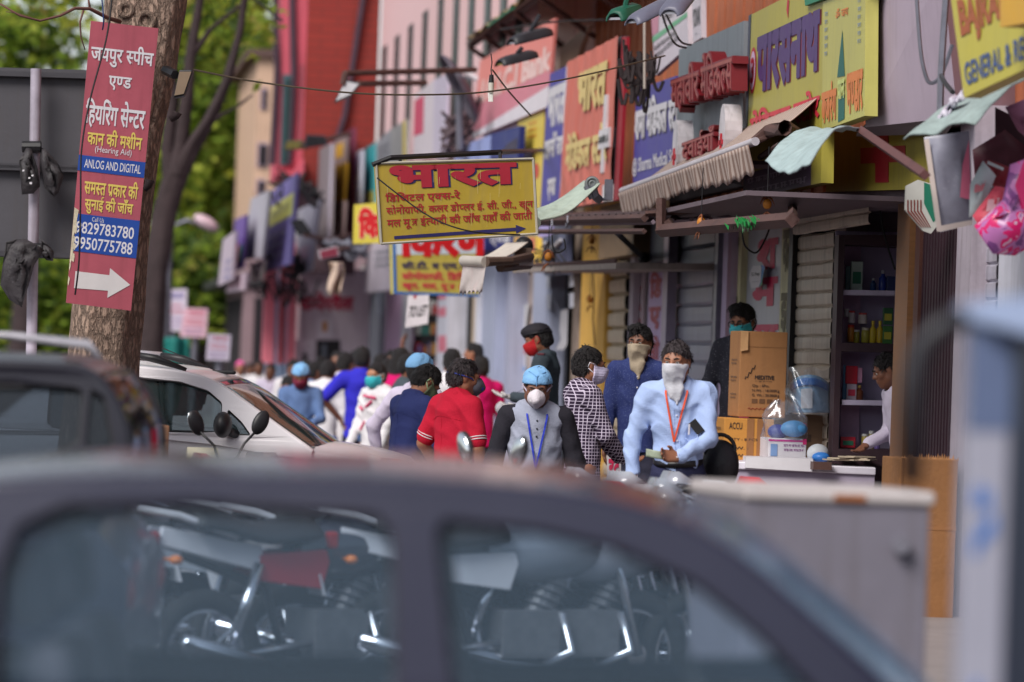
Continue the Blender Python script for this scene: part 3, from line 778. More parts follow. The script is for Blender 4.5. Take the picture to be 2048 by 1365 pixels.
M_gboard = mat('board_greygreen', (126, 134, 142), .6, .12, 3, .1, streak=.5, dirt=(90, 88, 92))
t, fr = sign('grey board with solid red block letters and white capsules of a medical shop', (1358, 100), (1488, 42), (1484, 372), (1352, 330), mp_, M_gboard, .12)
M_lf = mat('letter_face', (166, 78, 72), .45, .2, 14, streak=.4); M_lside = plain('letter_side', (112, 14, 26))
def red_letters(words, xa, ya, xb, yb, bold=.045):
    """letters standing proud of the board between two picture points on their own face plane"""
    f2 = Frame(PX(xa, yb, MX - .20), PX(xb, yb - (xb - xa) * .36, MX - .20), PX(xb, ya - (xb - xa) * .36, MX - .20), PX(xa, ya, MX - .20))
    o = write(t, f2, words, (0, 0, 1, 1), [M_lf, M_lside], bold, off=-.12, depth=.12, name='block_lettering')
red_letters('महावीर', 1340, 138, 1397, 232); red_letters('मेिडक{ल}स', 1400, 108, 1464, 206)
red_letters('दवाईयाँ', 1362, 272, 1428, 330)
for (cx_, cy_, hh) in ((1350, 292, 52), (1444, 262, 54)):
    c = PX(cx_, cy_, MX - .2); rr = .12; hz = hh / F * (c - O).dot(fwd)
    mb = MB(); nn = 18; out = [V((0, math.cos(2 * math.pi * k / nn) * rr, math.sin(2 * math.pi * k / nn) * hz + 0)) for k in range(nn)]
    out = [V((0, p_.y, (p_.z if abs(p_.z) < hz else p_.z))) for p_ in out]
    mb.add([c + p_ for p_ in out] + [c + p_ + V((.12, 0, 0)) for p_ in out], [tuple(range(nn))] + [(k, (k + 1) % nn, nn + (k + 1) % nn, nn + k) for k in range(nn)])
    mb.build('capsule', mat('capsule_white', (206, 200, 206), .5, .2, 6, streak=.5), t)
    mb = MB(); s_ = rr * .3
    mb.span(c.x - .012, c.x - .002, c.y - s_ * .5, c.y + s_ * .5, c.z - hz * .75, c.z - hz * .1).span(c.x - .012, c.x - .002, c.y - s_ * 1.8, c.y + s_ * 1.8, c.z - hz * .52, c.z - hz * .34)
    mb.build('red_cross', W_red, t)
PXp = 4.75; pp = fx_(PXp)
M_pars = mat('parasnath_yellow', (166, 156, 66), .45, .1, 3, streak=.3, dirt=(130, 120, 60))
t, fr = sign('tall yellow board numbered 3 with huge purple Hindi lettering', (1502, 30), (1648, -44), (1642, 366), (1490, 400), pp, M_pars, .08)
W_pur = plain('letter_purple', (74, 46, 104)); W_hot = plain('letter_hotred', (196, 44, 62))
def bnd(xa, ya, xb, yb, P=pp): return band(fr, P, xa, ya, xb, yb)
write(t, fr, 'पारसनाथ', (.12, .54, .97, .86), W_pur, .055, off=.007)
write(t, fr, 'पारसनाथ', (.13, .535, .98, .855), plain('letter_brown', (130, 50, 60)), .055, off=.003, name='letter_shadow')
paint_poly(t, fr, [(.06 + .05 * math.cos(a * .35), .69 + .125 * math.sin(a * .35)) for a in range(18)], W_crim, 'red_disc')
paint_poly(t, fr, [(.06 + .04 * math.cos(a * .35), .69 + .105 * math.sin(a * .35)) for a in range(18)], plain('disc_lilac', (200, 170, 200)), 'disc_face', .005)
write(t, fr, '3', (.035, .62, .085, .76), W_crim, .03, off=.007)
write(t, fr, 'मेिडकल {स}टोर', (.05, .32, .98, .47), W_hot, .04, off=.007)
mb = paint_poly(t, fr, [(.52, .93), (.545, .88), (.555, .97), (.53, .99)], W_crim, 'red_emblem')
paint(t, fr, (0, 0, .88, .14), plain('bar_purple', (74, 58, 84)), 'purple_bar')
scribble(t, fr, (.02, .0, .86, .12), plain('print_lilac', (150, 140, 160)), 2, 8, off=.006)
MB().slab(pp(1486, 400), pp(1491, 400), pp(1503, 28), pp(1497, 32), (.0, 0, 0) if 0 else (.14, 0, 0)).build('frame', plain('frame_navy', (60, 64, 84)), t)
M_baj = mat('bajrang_yellow', (178, 172, 94), .45, .1, 3, streak=.25, dirt=(140, 130, 80))
t, fr = sign('lighter yellow board with a dark green temple spire between orange Hindi words', (1646, 4), (1731, -30), (1729, 232), (1644, 262), fx_(4.74), M_baj, .08)
paint_poly(t, fr, [(.37, .37), (.55, .36), (.485, .72)], plain('spire_green', (22, 92, 84)), 'spire')
paint_poly(t, fr, [(.40, .02), (.55, .03), (.55, .22), (.40, .2)], plain('spire_green', (22, 92, 84)), 'green_base')
write(t, fr, 'बजरं|ग', (.0, .04, .36, .36), plain('letter_amber', (206, 120, 62)), .05, off=.005); write(t, fr, 'भ{ण}डार', (.6, .04, .97, .37), plain('letter_amber', (206, 120, 62)), .05, off=.005)
write(t, fr, 'पान', (.40, .19, .56, .34), plain('letter_pale', (190, 200, 120)), .04, off=.008)
write(t, fr, 'ॐ जय', (.32, .82, .62, .9), plain('letter_amber', (206, 120, 62)), .02)
for uu in (.06, .84): scribble(t, fr, (uu, .55, uu + .08, .92), plain('print_blue', (110, 130, 160)), 6, int(uu * 50))
MB().slab(PX(1610, 12, 4.72), PX(1732, -34, 4.72), PX(1732, -60, 4.72), PX(1606, -30, 4.72), (.2, 0, .0)).build('top_trim', mat('trim_green', (30, 120, 90), .5), t)
M_lil = mat('box_lilac', (168, 152, 168), .6, .08, 3, streak=.15)
bt = thing('sign_box', 'big blank lilac grey sign box side with loose wires over it', 'sign box', PX(1730, 250, 4.7))
bl, br, tr, tl = PD(1731, 255, 23.3), PD(1915, 235, 21.6), PD(1885, -60, 21.6), PD(1733, -60, 23.3)
MB().slab(bl, br, tr, tl, (.5, .5, 0)).build('side', M_lil, bt)
MB().slab(PD(1731, 255, 23.3) + V((0, .01, 0)), PD(1915, 235, 21.6) + V((0, .01, 0)), PD(1918, 262, 21.9) + V((0, .3, 0)), PD(1733, 268, 23.5) + V((0, .3, 0)), (0, 0, .02)).build('lower_edge', plain('edge_grey', (110, 100, 110)), bt)
M_gen = mat('general_yellow', (196, 184, 70), .45, .06, 3, streak=.1)
gp = fx_(4.3)
t, fr = sign('yellow general store board with brown capitals and a blue English line', (1897, -40), (2090, -130), (2090, 120), (1928, 196), gp, M_gen, .08)
write(t, fr, 'BAJRANG GIFT', (.07, .40, 1.15, .80), plain('letter_ochre', (168, 88, 46)), .05, off=.005)
write(t, fr, 'GENERAL & RECHARGE', (.06, .08, 1.2, .27), plain('letter_steelblue', (58, 84, 140)), .02, off=.005)
t, fr = sign('small amber box sign in front of the general store board', (2000, -30), (2090, -60), (2090, 40), (2000, 55), fx_(4.15), mat('box_amber', (216, 164, 44), .45, .06), .12)
ox = fx_(5.1)
t, fr = sign('shaded olive sheet with a big dark red cross under the awnings', (1650, 262), (1866, 246), (1866, 378), (1652, 384), ox, mat('sheet_olive', (146, 134, 44), .55, .15, 4, streak=.3), .04)
paint(t, fr, (.36, .43, .77, .68), plain('cross_red', (150, 14, 40)), 'red_cross'); paint(t, fr, (.50, .12, .62, .96), plain('cross_red', (150, 14, 40)), 'red_cross', .005)
lz = lambda x, y: PD(x, y, 22.2)
c = lz(1846, 418)
t = thing('hexagonal_sign', 'white hexagonal sign with green centre and red print rows under the right awning', 'sign', c)
pts = [(1812, 372), (1836, 360), (1876, 372), (1884, 440), (1862, 468), (1846, 462), (1810, 420)]
f = [lz(*p_) for p_ in pts]; n0 = -flat_fwd
mb = MB(); k = len(f); mb.add(f + [p_ + flat_fwd * .05 for p_ in f], [tuple(range(k)), tuple(range(2 * k - 1, k - 1, -1))] + [(i, i + k, (i + 1) % k + k, (i + 1) % k) for i in range(k)])
mb.build('board', plain('hex_white', (186, 186, 180)), t)
hf = Frame(lz(1812, 466), lz(1884, 466), lz(1884, 360), lz(1812, 360))
paint_poly(t, hf, [(.5, .95), (.9, .85), (.95, .3), (.75, .2), (.5, .55)], plain('hex_green', (24, 110, 86)), 'green_centre')
for i in range(5): paint_poly(t, hf, [(.03 + .09 * i, .62), (.07 + .09 * i, .62), (.07 + .09 * i, .42 - .0 * i), (.45 + .06 * i, .1), (.42 + .06 * i, .1), (.03 + .09 * i, .40)], plain('hex_print', (120, 60, 54)), 'print_row', .005)
gpm = lambda x, y: PX(x, y, FX - .03)
t = thing('sticker_sign', 'white round-cornered payment sticker with coloured edge on the grey glass bay', 'sticker', gpm(1512, 570))
f3 = Frame(gpm(1498, 578), gpm(1526, 574), gpm(1526, 531), gpm(1500, 533))
paint_poly(t, f3, [(.0, .35), (.2, .0), (.75, 0), (.9, .2), (1.15, .9), (1.05, 1.0), (.28, 1), (.1, .8)], plain('edge_blue', (70, 130, 200)), 'edge', .002)
paint_poly(t, f3, [(.75, 0), (.9, .2), (1.05, .62), (.95, .1)], plain('edge_green', (50, 160, 90)), 'edge', .003)
paint_poly(t, f3, [(.0, .4), (.2, .0), (.72, 0), (.86, .2), (.93, .9), (.85, 1.0), (.28, 1), (.1, .8)], W_white, 'face', .004)
write(t, f3, 'G Pay', (.18, .5, .82, .7), M_black, .02, off=.006); write(t, f3, 'accepted here', (.25, .24, .75, .31), M_steel, 0, off=.006)
FAR = [
 ('far purple board with a pale yellow panel above the striped pillar', (538, 388), (594, 345), (580, 528), (522, 545), 3.42, (116, 104, 172), [((.1, .55, .95, .8), (196, 196, 110))], 1),
 ('pale grey blank board left of the purple board', (502, 398), (540, 380), (524, 515), (484, 520), 3.5, (182, 178, 190), [], 0),
 ('grey board with faint pink print right of the purple board', (596, 420), (640, 400), (622, 540), (588, 556), 3.75, (164, 164, 178), [((.3, .12, .75, .4), (196, 130, 150))], 1),
 ('tall mud grey board with pale rim, left of the amber board', (638, 298), (666, 286), (660, 482), (630, 480), 4.3, (132, 122, 126), [((.86, 0, 1, 1), (190, 180, 196))], 0),
 ('narrow amber and white board of small panels', (668, 282), (694, 270), (690, 330), (664, 335), 4.4, (150, 130, 130), [((.2, .3, .8, .8), (206, 160, 60))], 0),
 ('amber board with grey lettering panel, below the small amber one', (664, 335), (692, 325), (686, 405), (658, 402), 4.4, (206, 160, 44), [((.0, .1, .7, .6), (176, 160, 130))], 1),
 ('pinkish white print board under the amber board', (660, 405), (690, 402), (684, 478), (656, 478), 4.4, (186, 160, 156), [((.1, .1, .9, .9), (170, 136, 120))], 1),
 ('maroon strip board between amber and white boards', (694, 262), (708, 255), (702, 470), (686, 475), 4.45, (110, 40, 66), [], 0),
 ('white board with lilac print beside the teal one', (694, 312), (724, 300), (720, 408), (696, 412), 4.6, (206, 206, 226), [((.2, .55, .8, .9), (150, 140, 200)), ((.05, .05, .95, .45), (120, 110, 190))], 1),
 ('teal board with yellowish foot next to the white one', (724, 300), (750, 286), (752, 405), (722, 408), 4.62, (60, 160, 168), [((.1, .0, .9, .2), (190, 180, 80))], 0),
 ('white lilac board behind the red syllable board', (696, 412), (712, 410), (712, 480), (690, 485), 4.65, (206, 196, 222), [((.1, .1, .9, .5), (200, 90, 140))], 1),
 ('grey board with dark ladder print behind the big yellow board', (752, 285), (782, 258), (782, 330), (752, 330), 4.5, (138, 138, 146), [((.1, .1, .9, .7), (70, 66, 76))], 1),
 ('yellow rimmed grey board over the big yellow board', (782, 258), (812, 240), (812, 325), (782, 330), 4.45, (150, 148, 150), [((.8, 0, 1, 1), (200, 176, 60))], 0),
 ('white and magenta tower shaped sign with rounded top', (830, 190), (868, 160), (866, 312), (826, 318), 4.5, (206, 196, 206), [((.0, .35, .5, .9), (196, 44, 90))], 0),
 ('blank lilac white sign side under the dish aerial', (868, 160), (894, 148), (888, 316), (866, 316), 4.48, (190, 180, 200), [], 0),
 ('pale white shop board with grey lettering right of the dark hall', (735, 500), (790, 490), (786, 580), (724, 586), 4.6, (208, 200, 214), [((.3, .5, 1, .95), (140, 150, 156))], 1),
 ('faded white board with blue print, far left of the row', (446, 480), (470, 462), (464, 560), (436, 572), 3.3, (196, 180, 196), [((.4, .0, .9, .5), (130, 130, 190))], 1),
 ('blue and red hanging flex at the far left of the row', (470, 440), (492, 430), (484, 535), (462, 545), 3.36, (110, 80, 160), [((.1, .05, .5, .5), (200, 40, 70)), ((.55, .1, .95, .45), (30, 100, 90))], 0),
 ('white sheet hanging under the blank grey board', (502, 528), (528, 520), (522, 560), (498, 566), 3.5, (206, 198, 196), [], 0),
 ('pink white low board over the far shops', (458, 555), (494, 545), (490, 580), (452, 586), 3.4, (206, 180, 196), [((.1, .2, .8, .7), (206, 110, 140))], 1),
]
for lab, tl, tr, br, bl, X, rgb, pans, scr in FAR:
    nm = 'far_%d_%d_%d' % rgb; X = min(X, (min(tl[0], bl[0]) - 100) / F * (RY - 1.2))
    t, fr = sign(lab, tl, tr, br, bl, fx_(X), mat(nm, rgb, .6, .1, 3, streak=.35), .04)
    for k, (r, c_) in enumerate(pans):
        m_ = plain('pan_%d_%d_%d' % c_, c_)
        if scr and k == len(pans) - 1 and c_ != (196, 196, 110): scribble(t, fr, r, m_, 3, k + int(tl[0]))
        else: paint(t, fr, r, m_, 'panel')
    if tl[0] == 538: scribble(t, fr, (.15, .08, .8, .45), plain('print_pale', (176, 170, 214)), 3, 5); scribble(t, fr, (.15, .58, .85, .76), plain('print_dim', (150, 150, 120)), 1, 6, off=.008)
pb = dx_(33.0)
t, fr = sign('torn white paper with smudged black print hanging below the blue rimmed board', (816, 592), (858, 590), (856, 648), (810, 656), dx_(37.5), mat('paper_white', (220, 214, 220), .7), .01, 'paper_notice', 'notice')
write(t, fr, 'TO LET', (.1, .3, .92, .66), M_black, .02, slant=.1)
paint(t, fr, (.28, .9, .4, 1.0), W_red, 'red_mark')
for lab, tl, tr, br, bl, d, base, hd in (
    ('white notice board with blue and red print on a post by the trees', (322, 580), (374, 578), (372, 664), (318, 660), 62, (206, 196, 214), (70, 70, 160)),
    ('pale pink notice board with red print beside the taller white one', (368, 616), (416, 618), (412, 676), (360, 674), 61, (220, 180, 196), (206, 40, 80)),
    ('small white notice board with red heading near the far crowd', (416, 668), (462, 670), (458, 722), (412, 720), 52, (206, 196, 216), (196, 30, 60))):
    t, fr = sign(lab, tl, tr, br, bl, dx_(d), plain('notice_%d_%d' % (base[1], base[2]), base), .06, 'notice_board', 'notice board')
    scribble(t, fr, (.1, .7, .9, .95), plain('nh_%d_%d_%d' % hd, hd), 1, 2); scribble(t, fr, (.08, .38, .92, .66), plain('nh_206_60_90', (206, 60, 90)), 2, 7); scribble(t, fr, (.08, .06, .92, .34), plain('nh_130_110_170', (150, 120, 170)), 2, 9)
    c = (fr.c[0] + fr.c[1]) / 2 + flat_fwd * .12; top = (fr.c[2] + fr.c[3]) / 2 + flat_fwd * .12
    MB().tube([(c.x, c.y, 0), (top.x, top.y, top.z)], .05, 8).build('post', M_steel, t)
BD = 26.0
M_bb = mat('billboard_back', (74, 72, 78), .6, .1, 2, .05, streak=.3)
t = thing('billboard', 'dark grey back of a big hoarding on a pale pole at the left edge', 'billboard', (PD(65, 700, BD).x, PD(65, 700, BD).y, 0))
bb = lambda x, y: PD(x, y, BD)
MB().slab(bb(-260, 505), bb(186, 520), bb(196, 141), bb(-260, 128), flat_fwd * .08).build('sheet', M_bb, t)
mb = MB()
for ya, yb_, wd in ((124, 140, .02), (318, 324, .02), (320, 328, .02), (490, 500, .02)):
    mb.slab(PD(-260, yb_ + 4, BD - .06), PD(195, yb_ + 18, BD - .06), PD(195, yb_ + 8, BD - .06), PD(-260, yb_ - 6, BD - .06), flat_fwd * .05)
mb.build('frame_rail', mat('rail_dark', (62, 60, 66), .5, .2), t)
mb = MB(); a = PD(72, 138, BD - .16); c = PD(63, 690, BD - .16); mb.tube([a, a.lerp(c, .5), c, (c.x, c.y, 0)], .036, 16)
mb.build('pole', mat('pole_pale', (168, 160, 174), .5, .25, 8, streak=.5, dirt=(96, 82, 84)), t, smooth=True)
for y_ in (294, 498): MB().tube([PD(45, y_, BD - .2), PD(82, y_, BD - .2)], .04, 10).build('clamp', M_black, t)
def sheet(name, label, cat, fn, nu, nv, m, thick=.006, part='sheet'):
    a = V(fn(.5, 0)); t = thing(name, label, cat, a)
    MB().grid(fn, nu, nv).build(part, m, t, smooth='all', solid=thick)
    return t
def bil(a, b, c, d):
    """corners: near-left a, near-right b, far-right c, far-left d"""
    a, b, c, d = V(a), V(b), V(c), V(d)
    return lambda u, v: a.lerp(b, u).lerp(d.lerp(c, u), v)
M_str = mat('awning_beige', (196, 178, 168), .8, .1, 6, .1)
n, l = nodes_of(M_str); p = n['Principled BSDF']
tc = n.new('ShaderNodeTexCoord'); wv = n.new('ShaderNodeTexWave'); wv.bands_direction = 'Y'; wv.inputs['Scale'].default_value = 2.6; wv.inputs['Distortion'].default_value = 0
cr = n.new('ShaderNodeValToRGB'); cr.color_ramp.interpolation = 'CONSTANT'; cr.color_ramp.elements[1].position = .5
cr.color_ramp.elements[0].color = lin((150, 126, 116)) + (1,); cr.color_ramp.elements[1].color = lin((200, 184, 176)) + (1,)
l.new(tc.outputs['Object'], wv.inputs['Vector']); l.new(wv.outputs['Fac'], cr.inputs[0])
mx = n.new('ShaderNodeMixRGB'); mx.blend_type = 'MULTIPLY'; mx.inputs[0].default_value = .35
src = p.inputs['Base Color'].links[0].from_socket; l.new(cr.outputs[0], mx.inputs[1]); l.new(src, mx.inputs[2]); l.new(mx.outputs[0], p.inputs['Base Color'])
AX = 4.35
a0, a1 = PX(1246, 382, AX), PX(1508, 284, AX)
b0, b1 = PX(1268, 345, 4.75), PX(1548, 248, 4.75)
b0 = V((4.75, a0.y, a0.z + .28)); b1 = V((4.75, a1.y, a1.z + .30))
f = bil(a0, a1, b1, b0)
t = thing('striped_awning', 'beige striped awning with wavy hanging valance over the grey shutter', 'awning', (AX, a0.y, a0.z))
MB().grid(lambda u, v: f(u, v) + V((0, 0, -.03 * math.sin(math.pi * v))), 40, 8).build('canopy', M_str, t, smooth='all', solid=.006)
MB().tube([a0 + V((0, .05, 0)), a1 - V((0, .05, 0))], .027, 12).build('front_tube', mat('tube_silver', (206, 198, 206), .35, .15, 8, metal=.3), t, smooth=True)
def val(u, v):
    p_ = a0.lerp(a1, u); y = u * 60
    drop = (.17 + .02 * math.sin(u * 9) + .012 * math.sin(y * 2.7)) * v
    return V((p_.x - .035 + .012 * math.sin(y * 1.3) * v + .04 * v, p_.y, p_.z - .02 - drop))
MB().grid(val, 180, 6).build('valance', M_str, t, smooth='all', solid=.004)
mb = MB(); e1 = PX(1508, 284, AX); mb.tube([e1, PX(1540, 262, AX + .1), PX(1570, 256, 4.4), PX(1600, 268, 4.7)], [.03, .045, .05, .03], 8)
mb.tube([PX(1520, 315, AX + .3), PX(1560, 290, 4.4), PX(1595, 275, 4.7)], .02, 6).tube([PX(1500, 330, 4.6), PX(1590, 330, 4.6)], .03, 6)
mb.build('folding_arm', M_rust, t)
gt = mat('tarp_palegreen', (176, 190, 178), .75, .22, 5, .2, 12, streak=.35, dirt=(110, 120, 110))
c0, c1, c2, c3 = PD(1010, 436, 25.6), PD(1070, 448, 25.3), PD(1200, 366, 25.9), PD(1168, 360, 26.3)
f = bil(c0, c1, c2, c3)
t = sheet('rolled_tarp', 'pale green weathered tarpaulin sagging from a roller under the salmon banner', 'tarpaulin', lambda u, v: f(u, v) + V((0, 0, -.05 * math.sin(v * 3.1) + .02 * math.sin(u * 14 + v * 6) * (1 - v))), 26, 20, gt, .008)
mb = MB(); mb.tube([PD(1014, 438, 25.5), PD(1040, 446, 25.3), PD(1075, 446, 25.2)], [.03, .04, .035], 10); mb.build('rolled_edge', gt, t, smooth=True)
mb = MB(); rc = PD(1184, 368, 26.0); mb.cyl(rc - flat_fwd * .05, rc + flat_fwd * .12, .05, n=20); mb.torus(rc - flat_fwd * .055, flat_fwd, .038, .008, 20, 6); mb.torus(rc - flat_fwd * .055, flat_fwd, .018, .006, 14, 6)
mb.build('roller', mat('roller_grey', (120, 124, 126), .4, .2), t, smooth=True)
mb = MB(); mb.tube([PD(1184, 372, 25.95), PD(1190, 392, 25.95), PD(1198, 400, 26)], .03, 6).tube([PD(1172, 372, 25.95), PD(1184, 398, 25.95)], .02, 6).box(PD(1217, 380, 26), (.05, .05, .14)).tube([PD(1190, 400, 26), PD(1220, 398, 26)], .012, 6); mb.build('bracket', M_steel, t)
tn = mat('tin_dark', (78, 62, 64), .65, .25, 6, .2, streak=.4)
k0, k1, k2, k3 = PD(1038, 440, 25.2), PD(1296, 452, 25.2), PX(1320, 400, FX - .05), PX(1150, 402, FX - .05)
k0 = PX(1050, 436, 4.0); k1 = PX(1290, 428, 4.0); k2 = V((FX, k1.y, k1.z + .12)); k3 = V((FX, k0.y, k0.z + .12))
t = thing('tin_canopy', 'dark corrugated tin canopy with a lattice underside below the salmon banner', 'canopy', k0)
f = bil(k0, k1, k2, k3)
MB().grid(lambda u, v: f(u, v) + V((0, 0, .012 * math.sin(u * 120))), 120, 4).build('sheet', tn, t, solid=.006)
mb = MB()
for i in range(9):
    v = .05 + .11 * i; mb.tube([f(0, v) - V((0, 0, .06)), f(1, v) - V((0, 0, .06))], .018, 4)
mb.build('underside_slat', mat('slat_mauve', (128, 112, 124), .6, .2), t)
mb = MB(); mb.tube([k0 - V((0, 0, .03)), k1 - V((0, 0, .03))], .03, 4).tube([k0 - V((.0, 0, .12)), k1 - V((0, 0, .12))], .02, 4).tube([k0, k3], .02, 4).tube([k1, k2], .02, 4); mb.build('edge_beam', M_rust, t)
mb = MB()
for xx, yy in ((1046, 444), (1070, 440), (1104, 440), (1135, 432)):
    q_ = PX(xx, yy, 3.97); mb.tube([q_, q_ + V((0, -.02, -.05)), q_ + V((0, .03, -.09)), q_ + V((0, .07, -.06))], .006, 5)
mb.build('hook', M_steel, t)
t = thing('canopy_frame', 'rusty steel frame and struts over the grey shutter and glass bay', 'canopy frame', PX(1500, 440, 4.1))
mb = MB(); mb.tube([PX(1322, 462, 4.1), PX(1585, 440, 4.1)], .045, 4).tube([PX(1322, 468, 4.1), PX(1322, 398, 4.1)], .035, 4).tube([PX(1336, 446, 4.12), PX(1376, 416, 4.7)], .028, 4).tube([PX(1585, 440, 4.1), PX(1585, 400, 5.1)], .03, 4).tube([PX(1322, 425, 4.1), PX(1420, 418, 5.1)], .02, 4)
mb.build('beam', M_rust, t)
mb = MB(); ya, yb = PX(1540, 420, 4.3).y, PX(1330, 420, 4.3).y
zc = PX(1430, 416, 4.3).z
mb.span(4.15, FX, ya, yb, zc, zc + .03); mb.build('board', mat('canopy_board', (104, 90, 98), .8, .2, 4), t)
mb = MB()
rnd = random.Random(9)
c = PX(1494, 446, 4.05)
for i in range(70):
    d_ = V((rnd.gauss(0, .02), rnd.gauss(0, .16), rnd.gauss(.0, .016))); a = c + d_; mb.poly(a, a + V((rnd.uniform(-.03, .03), .05, .02)), a + V((0, .02, -.025)))
tag(mb.build('knotted_string', mat('plastic_green', (30, 150, 70), .4)), 'tangle of bright green plastic string tied on the canopy beam', 'string')
def charm(x, y, pos, lab):
    c = pos(x, y); t = thing('hanging_charm', lab, 'charm', c, group='dried charms on strings')
    mb = MB(); mb.tube([c + V((0, 0, .3)), c + V((0, 0, -.02))], .003, 4); mb.build('string', M_black, t)
    mb = MB()
    mb.ell(c - V((0, 0, .05)), (.028, .028, .034)); mb.build('lemon', mat('lemon_dry', (190, 120, 40), .6, .3, 30), t, smooth=True)
    mb = MB(); rnd = random.Random(int(x))
    for i in range(7):
        a = rnd.uniform(0, 6.28); s_ = c + V((0, 0, .0 if i < 3 else -.1)); mb.tube([s_, s_ + V((math.cos(a) * .03, math.sin(a) * .03, -.02)), s_ + V((math.cos(a) * .05, math.sin(a) * .05, -.06))], [.007, .006, .001], 5)
    mb.build('chilli', mat('chilli_dry', (120, 66, 36), .6, .3, 30), t)
charm(1097, 500, dx_(27.5), 'dried charm with a coil of orange lemons left of the yellow wall')
charm(1181, 590, fx_(FX - .15), 'dried lemon and chilli charm against the yellow wall')
charm(1184, 470, fx_(4.6), 'dried charm under the tin canopy lattice')
charm(1403, 430, fx_(4.1), 'orange charm hanging from the beam at the grey shutter')
charm(1535, 392, fx_(4.3), 'orange charm hanging in front of the purple bar of the yellow board')
t = thing('shop_ledge', 'narrow stained board ledge over the yellow wall with wires and junk', 'ledge', PX(1120, 545, 4.3))
l0, l1 = PX(1030, 545, 4.3), PX(1232, 538, 4.3)
MB().slab(l0, l1, l1 + V((0, 0, .05)), l0 + V((0, 0, .05)), (.85, 0, .02)).build('board', mat('ledge_board', (150, 138, 132), .8, .3, 6, streak=.4), t)
MB().tube([l0 + V((0, 0, .06)), l1 + V((0, 0, .06))], .016, 4).build('edge', M_rust, t)
mb = MB(); mb.tube([PX(1236, 468, 4.3), PX(1286, 516, FX - .1)], .03, 4); mb.build('strut', M_steel, t)
MB().ell(PX(1288, 518, FX - .15), (.05, .05, .05)).build('bolt_head', M_black, t, smooth=True)
mb = MB(); rnd = random.Random(12)
for i in range(14):
    a = PX(rnd.uniform(1080, 1110), rnd.uniform(505, 532), 4.35); mb.tube([a, a + V((rnd.uniform(-.1, .1), rnd.uniform(-.5, .5), rnd.uniform(-.05, .2))), a + V((rnd.uniform(-.1, .1), rnd.uniform(-.9, .9), rnd.uniform(-.1, .1)))], .008, 4)
tag(mb.build('wire_tangle', M_black), 'tangle of black wires lying on the ledge beside the yellow sheet', 'wires')
cm = mat('awning_cream', (226, 216, 204), .8, .1, 4, .1, streak=.3, dirt=(160, 140, 130))
d0, d1, d2, d3 = PD(927, 522, 27.3), PD(972, 524, 27.0), PD(1056, 484, 27.8), PD(1012, 486, 28.1)
t = thing('cream_awning', 'cream roll-out awning with scalloped banner hanging over the pale pillar', 'awning', d0)
f = bil(d0, d1, d2, d3)
MB().grid(lambda u, v: f(u, v) - V((0, 0, .03 * math.sin(math.pi * v))), 14, 14).build('canopy', cm, t, smooth='all', solid=.006)
MB().tube([d0, d1], .04, 10).build('front_tube', mat('tube_cream', (206, 196, 186), .5), t, smooth=True)
def ban(u, v):
    a = d0.lerp(d1, u) - V((0, 0, .03)); sc_ = .045 * abs(math.sin(u * math.pi * 5.5)) if v > .99 else 0
    lean = PD(918, 584, 27.5) - PD(927, 522, 27.5)
    return a + lean * v * (1 - .1 * u) + V((0, 0, sc_)) - flat_fwd * (.05 * math.sin(u * 7 + v * 3) * v)
MB().grid(ban, 44, 10).build('banner', mat('banner_cloth', (216, 204, 200), .8, .16, 9, streak=.35, dirt=(190, 110, 120)), t, smooth='all', solid=.003)
mb = MB(); mb.tube([d1, PD(1020, 522, 27.2), PD(1060, 514, 27.8)], [.035, .03, .035], 8); mb.box(PD(1045, 510, 27.8), (.12, .1, .1)); mb.tube([PD(1000, 536, 27.5), PD(1058, 530, 28.3)], .035, 6); mb.build('roller_arm', mat('arm_brown', (104, 84, 74), .6, .3), t)
MB().ell(PD(1048, 492, 28.4), (.07, .07, .07)).build('roller_end', M_black, t, smooth=True)
MB().box(PD(1053, 523, 27.8), (.1, .02, .06)).build('tag', W_white, t)
t, fr = sign('yellow board edge with red fading bars behind the cream awning', (1028, 474), (1074, 472), (1076, 540), (1028, 545), fx_(4.7), mat('strip_yellow', (216, 180, 70), .5, .1, streak=.2), .05)
paint(t, fr, (.1, .55, .9, .95), plain('strip_red', (206, 110, 90)), 'red_patch'); 
for i in range(4): paint(t, fr, (.35 + .14 * i, .2, .40 + .14 * i, .5), plain('strip_rust', (190, 90, 60)), 'red_bar', .005)
t, fr = sign('navy board with white Hindi letters hidden behind the yellow board', (955, 470), (1030, 462), (1030, 496), (955, 506), fx_(4.9), plain('navy_board', (38, 44, 110)), .06)
write(t, fr, 'ए{ण}ड', (.35, .2, .9, .85), W_white, .04)
t, fr = sign('lilac panel with red blocks and yellow tassels under the yellow board', (872, 470), (958, 466), (958, 500), (872, 525), fx_(4.7), plain('lilac_panel', (130, 124, 190)), .06)
paint(t, fr, (.15, .55, .75, 1.0), plain('block_maroon', (140, 20, 56)), 'red_block')
mb = MB()
for i in range(7): a = PX(893 + i * 4, 478, 4.62); mb.tube([a, a - V((0, .03, .16)), a - V((0, 0, .24))], .012, 5)
mb.build('tassel', mat('tassel_yellow', (222, 176, 60), .6), t)
t, fr = sign('blue grey shop panel with a white curved glyph above the dark doorway', (1084, 470), (1134, 465), (1134, 548), (1088, 552), fx_(5.0), mat('panel_slate', (86, 92, 122), .5, .1), .05)
mb = MB(); mb.tube([fr.at(.2 + .09 * i, .78 - .12 * math.sin(i * .5), .02) for i in range(8)], .02, 5); mb.build('glyph', W_white, t)
sp_ = sign('lilac cloth strip below the yellow board', (1078, 440), (1112, 432), (1104, 470), (1078, 476), fx_(4.6), plain('cloth_lilac', (170, 160, 214)), .01, 'cloth_strip', 'cloth')
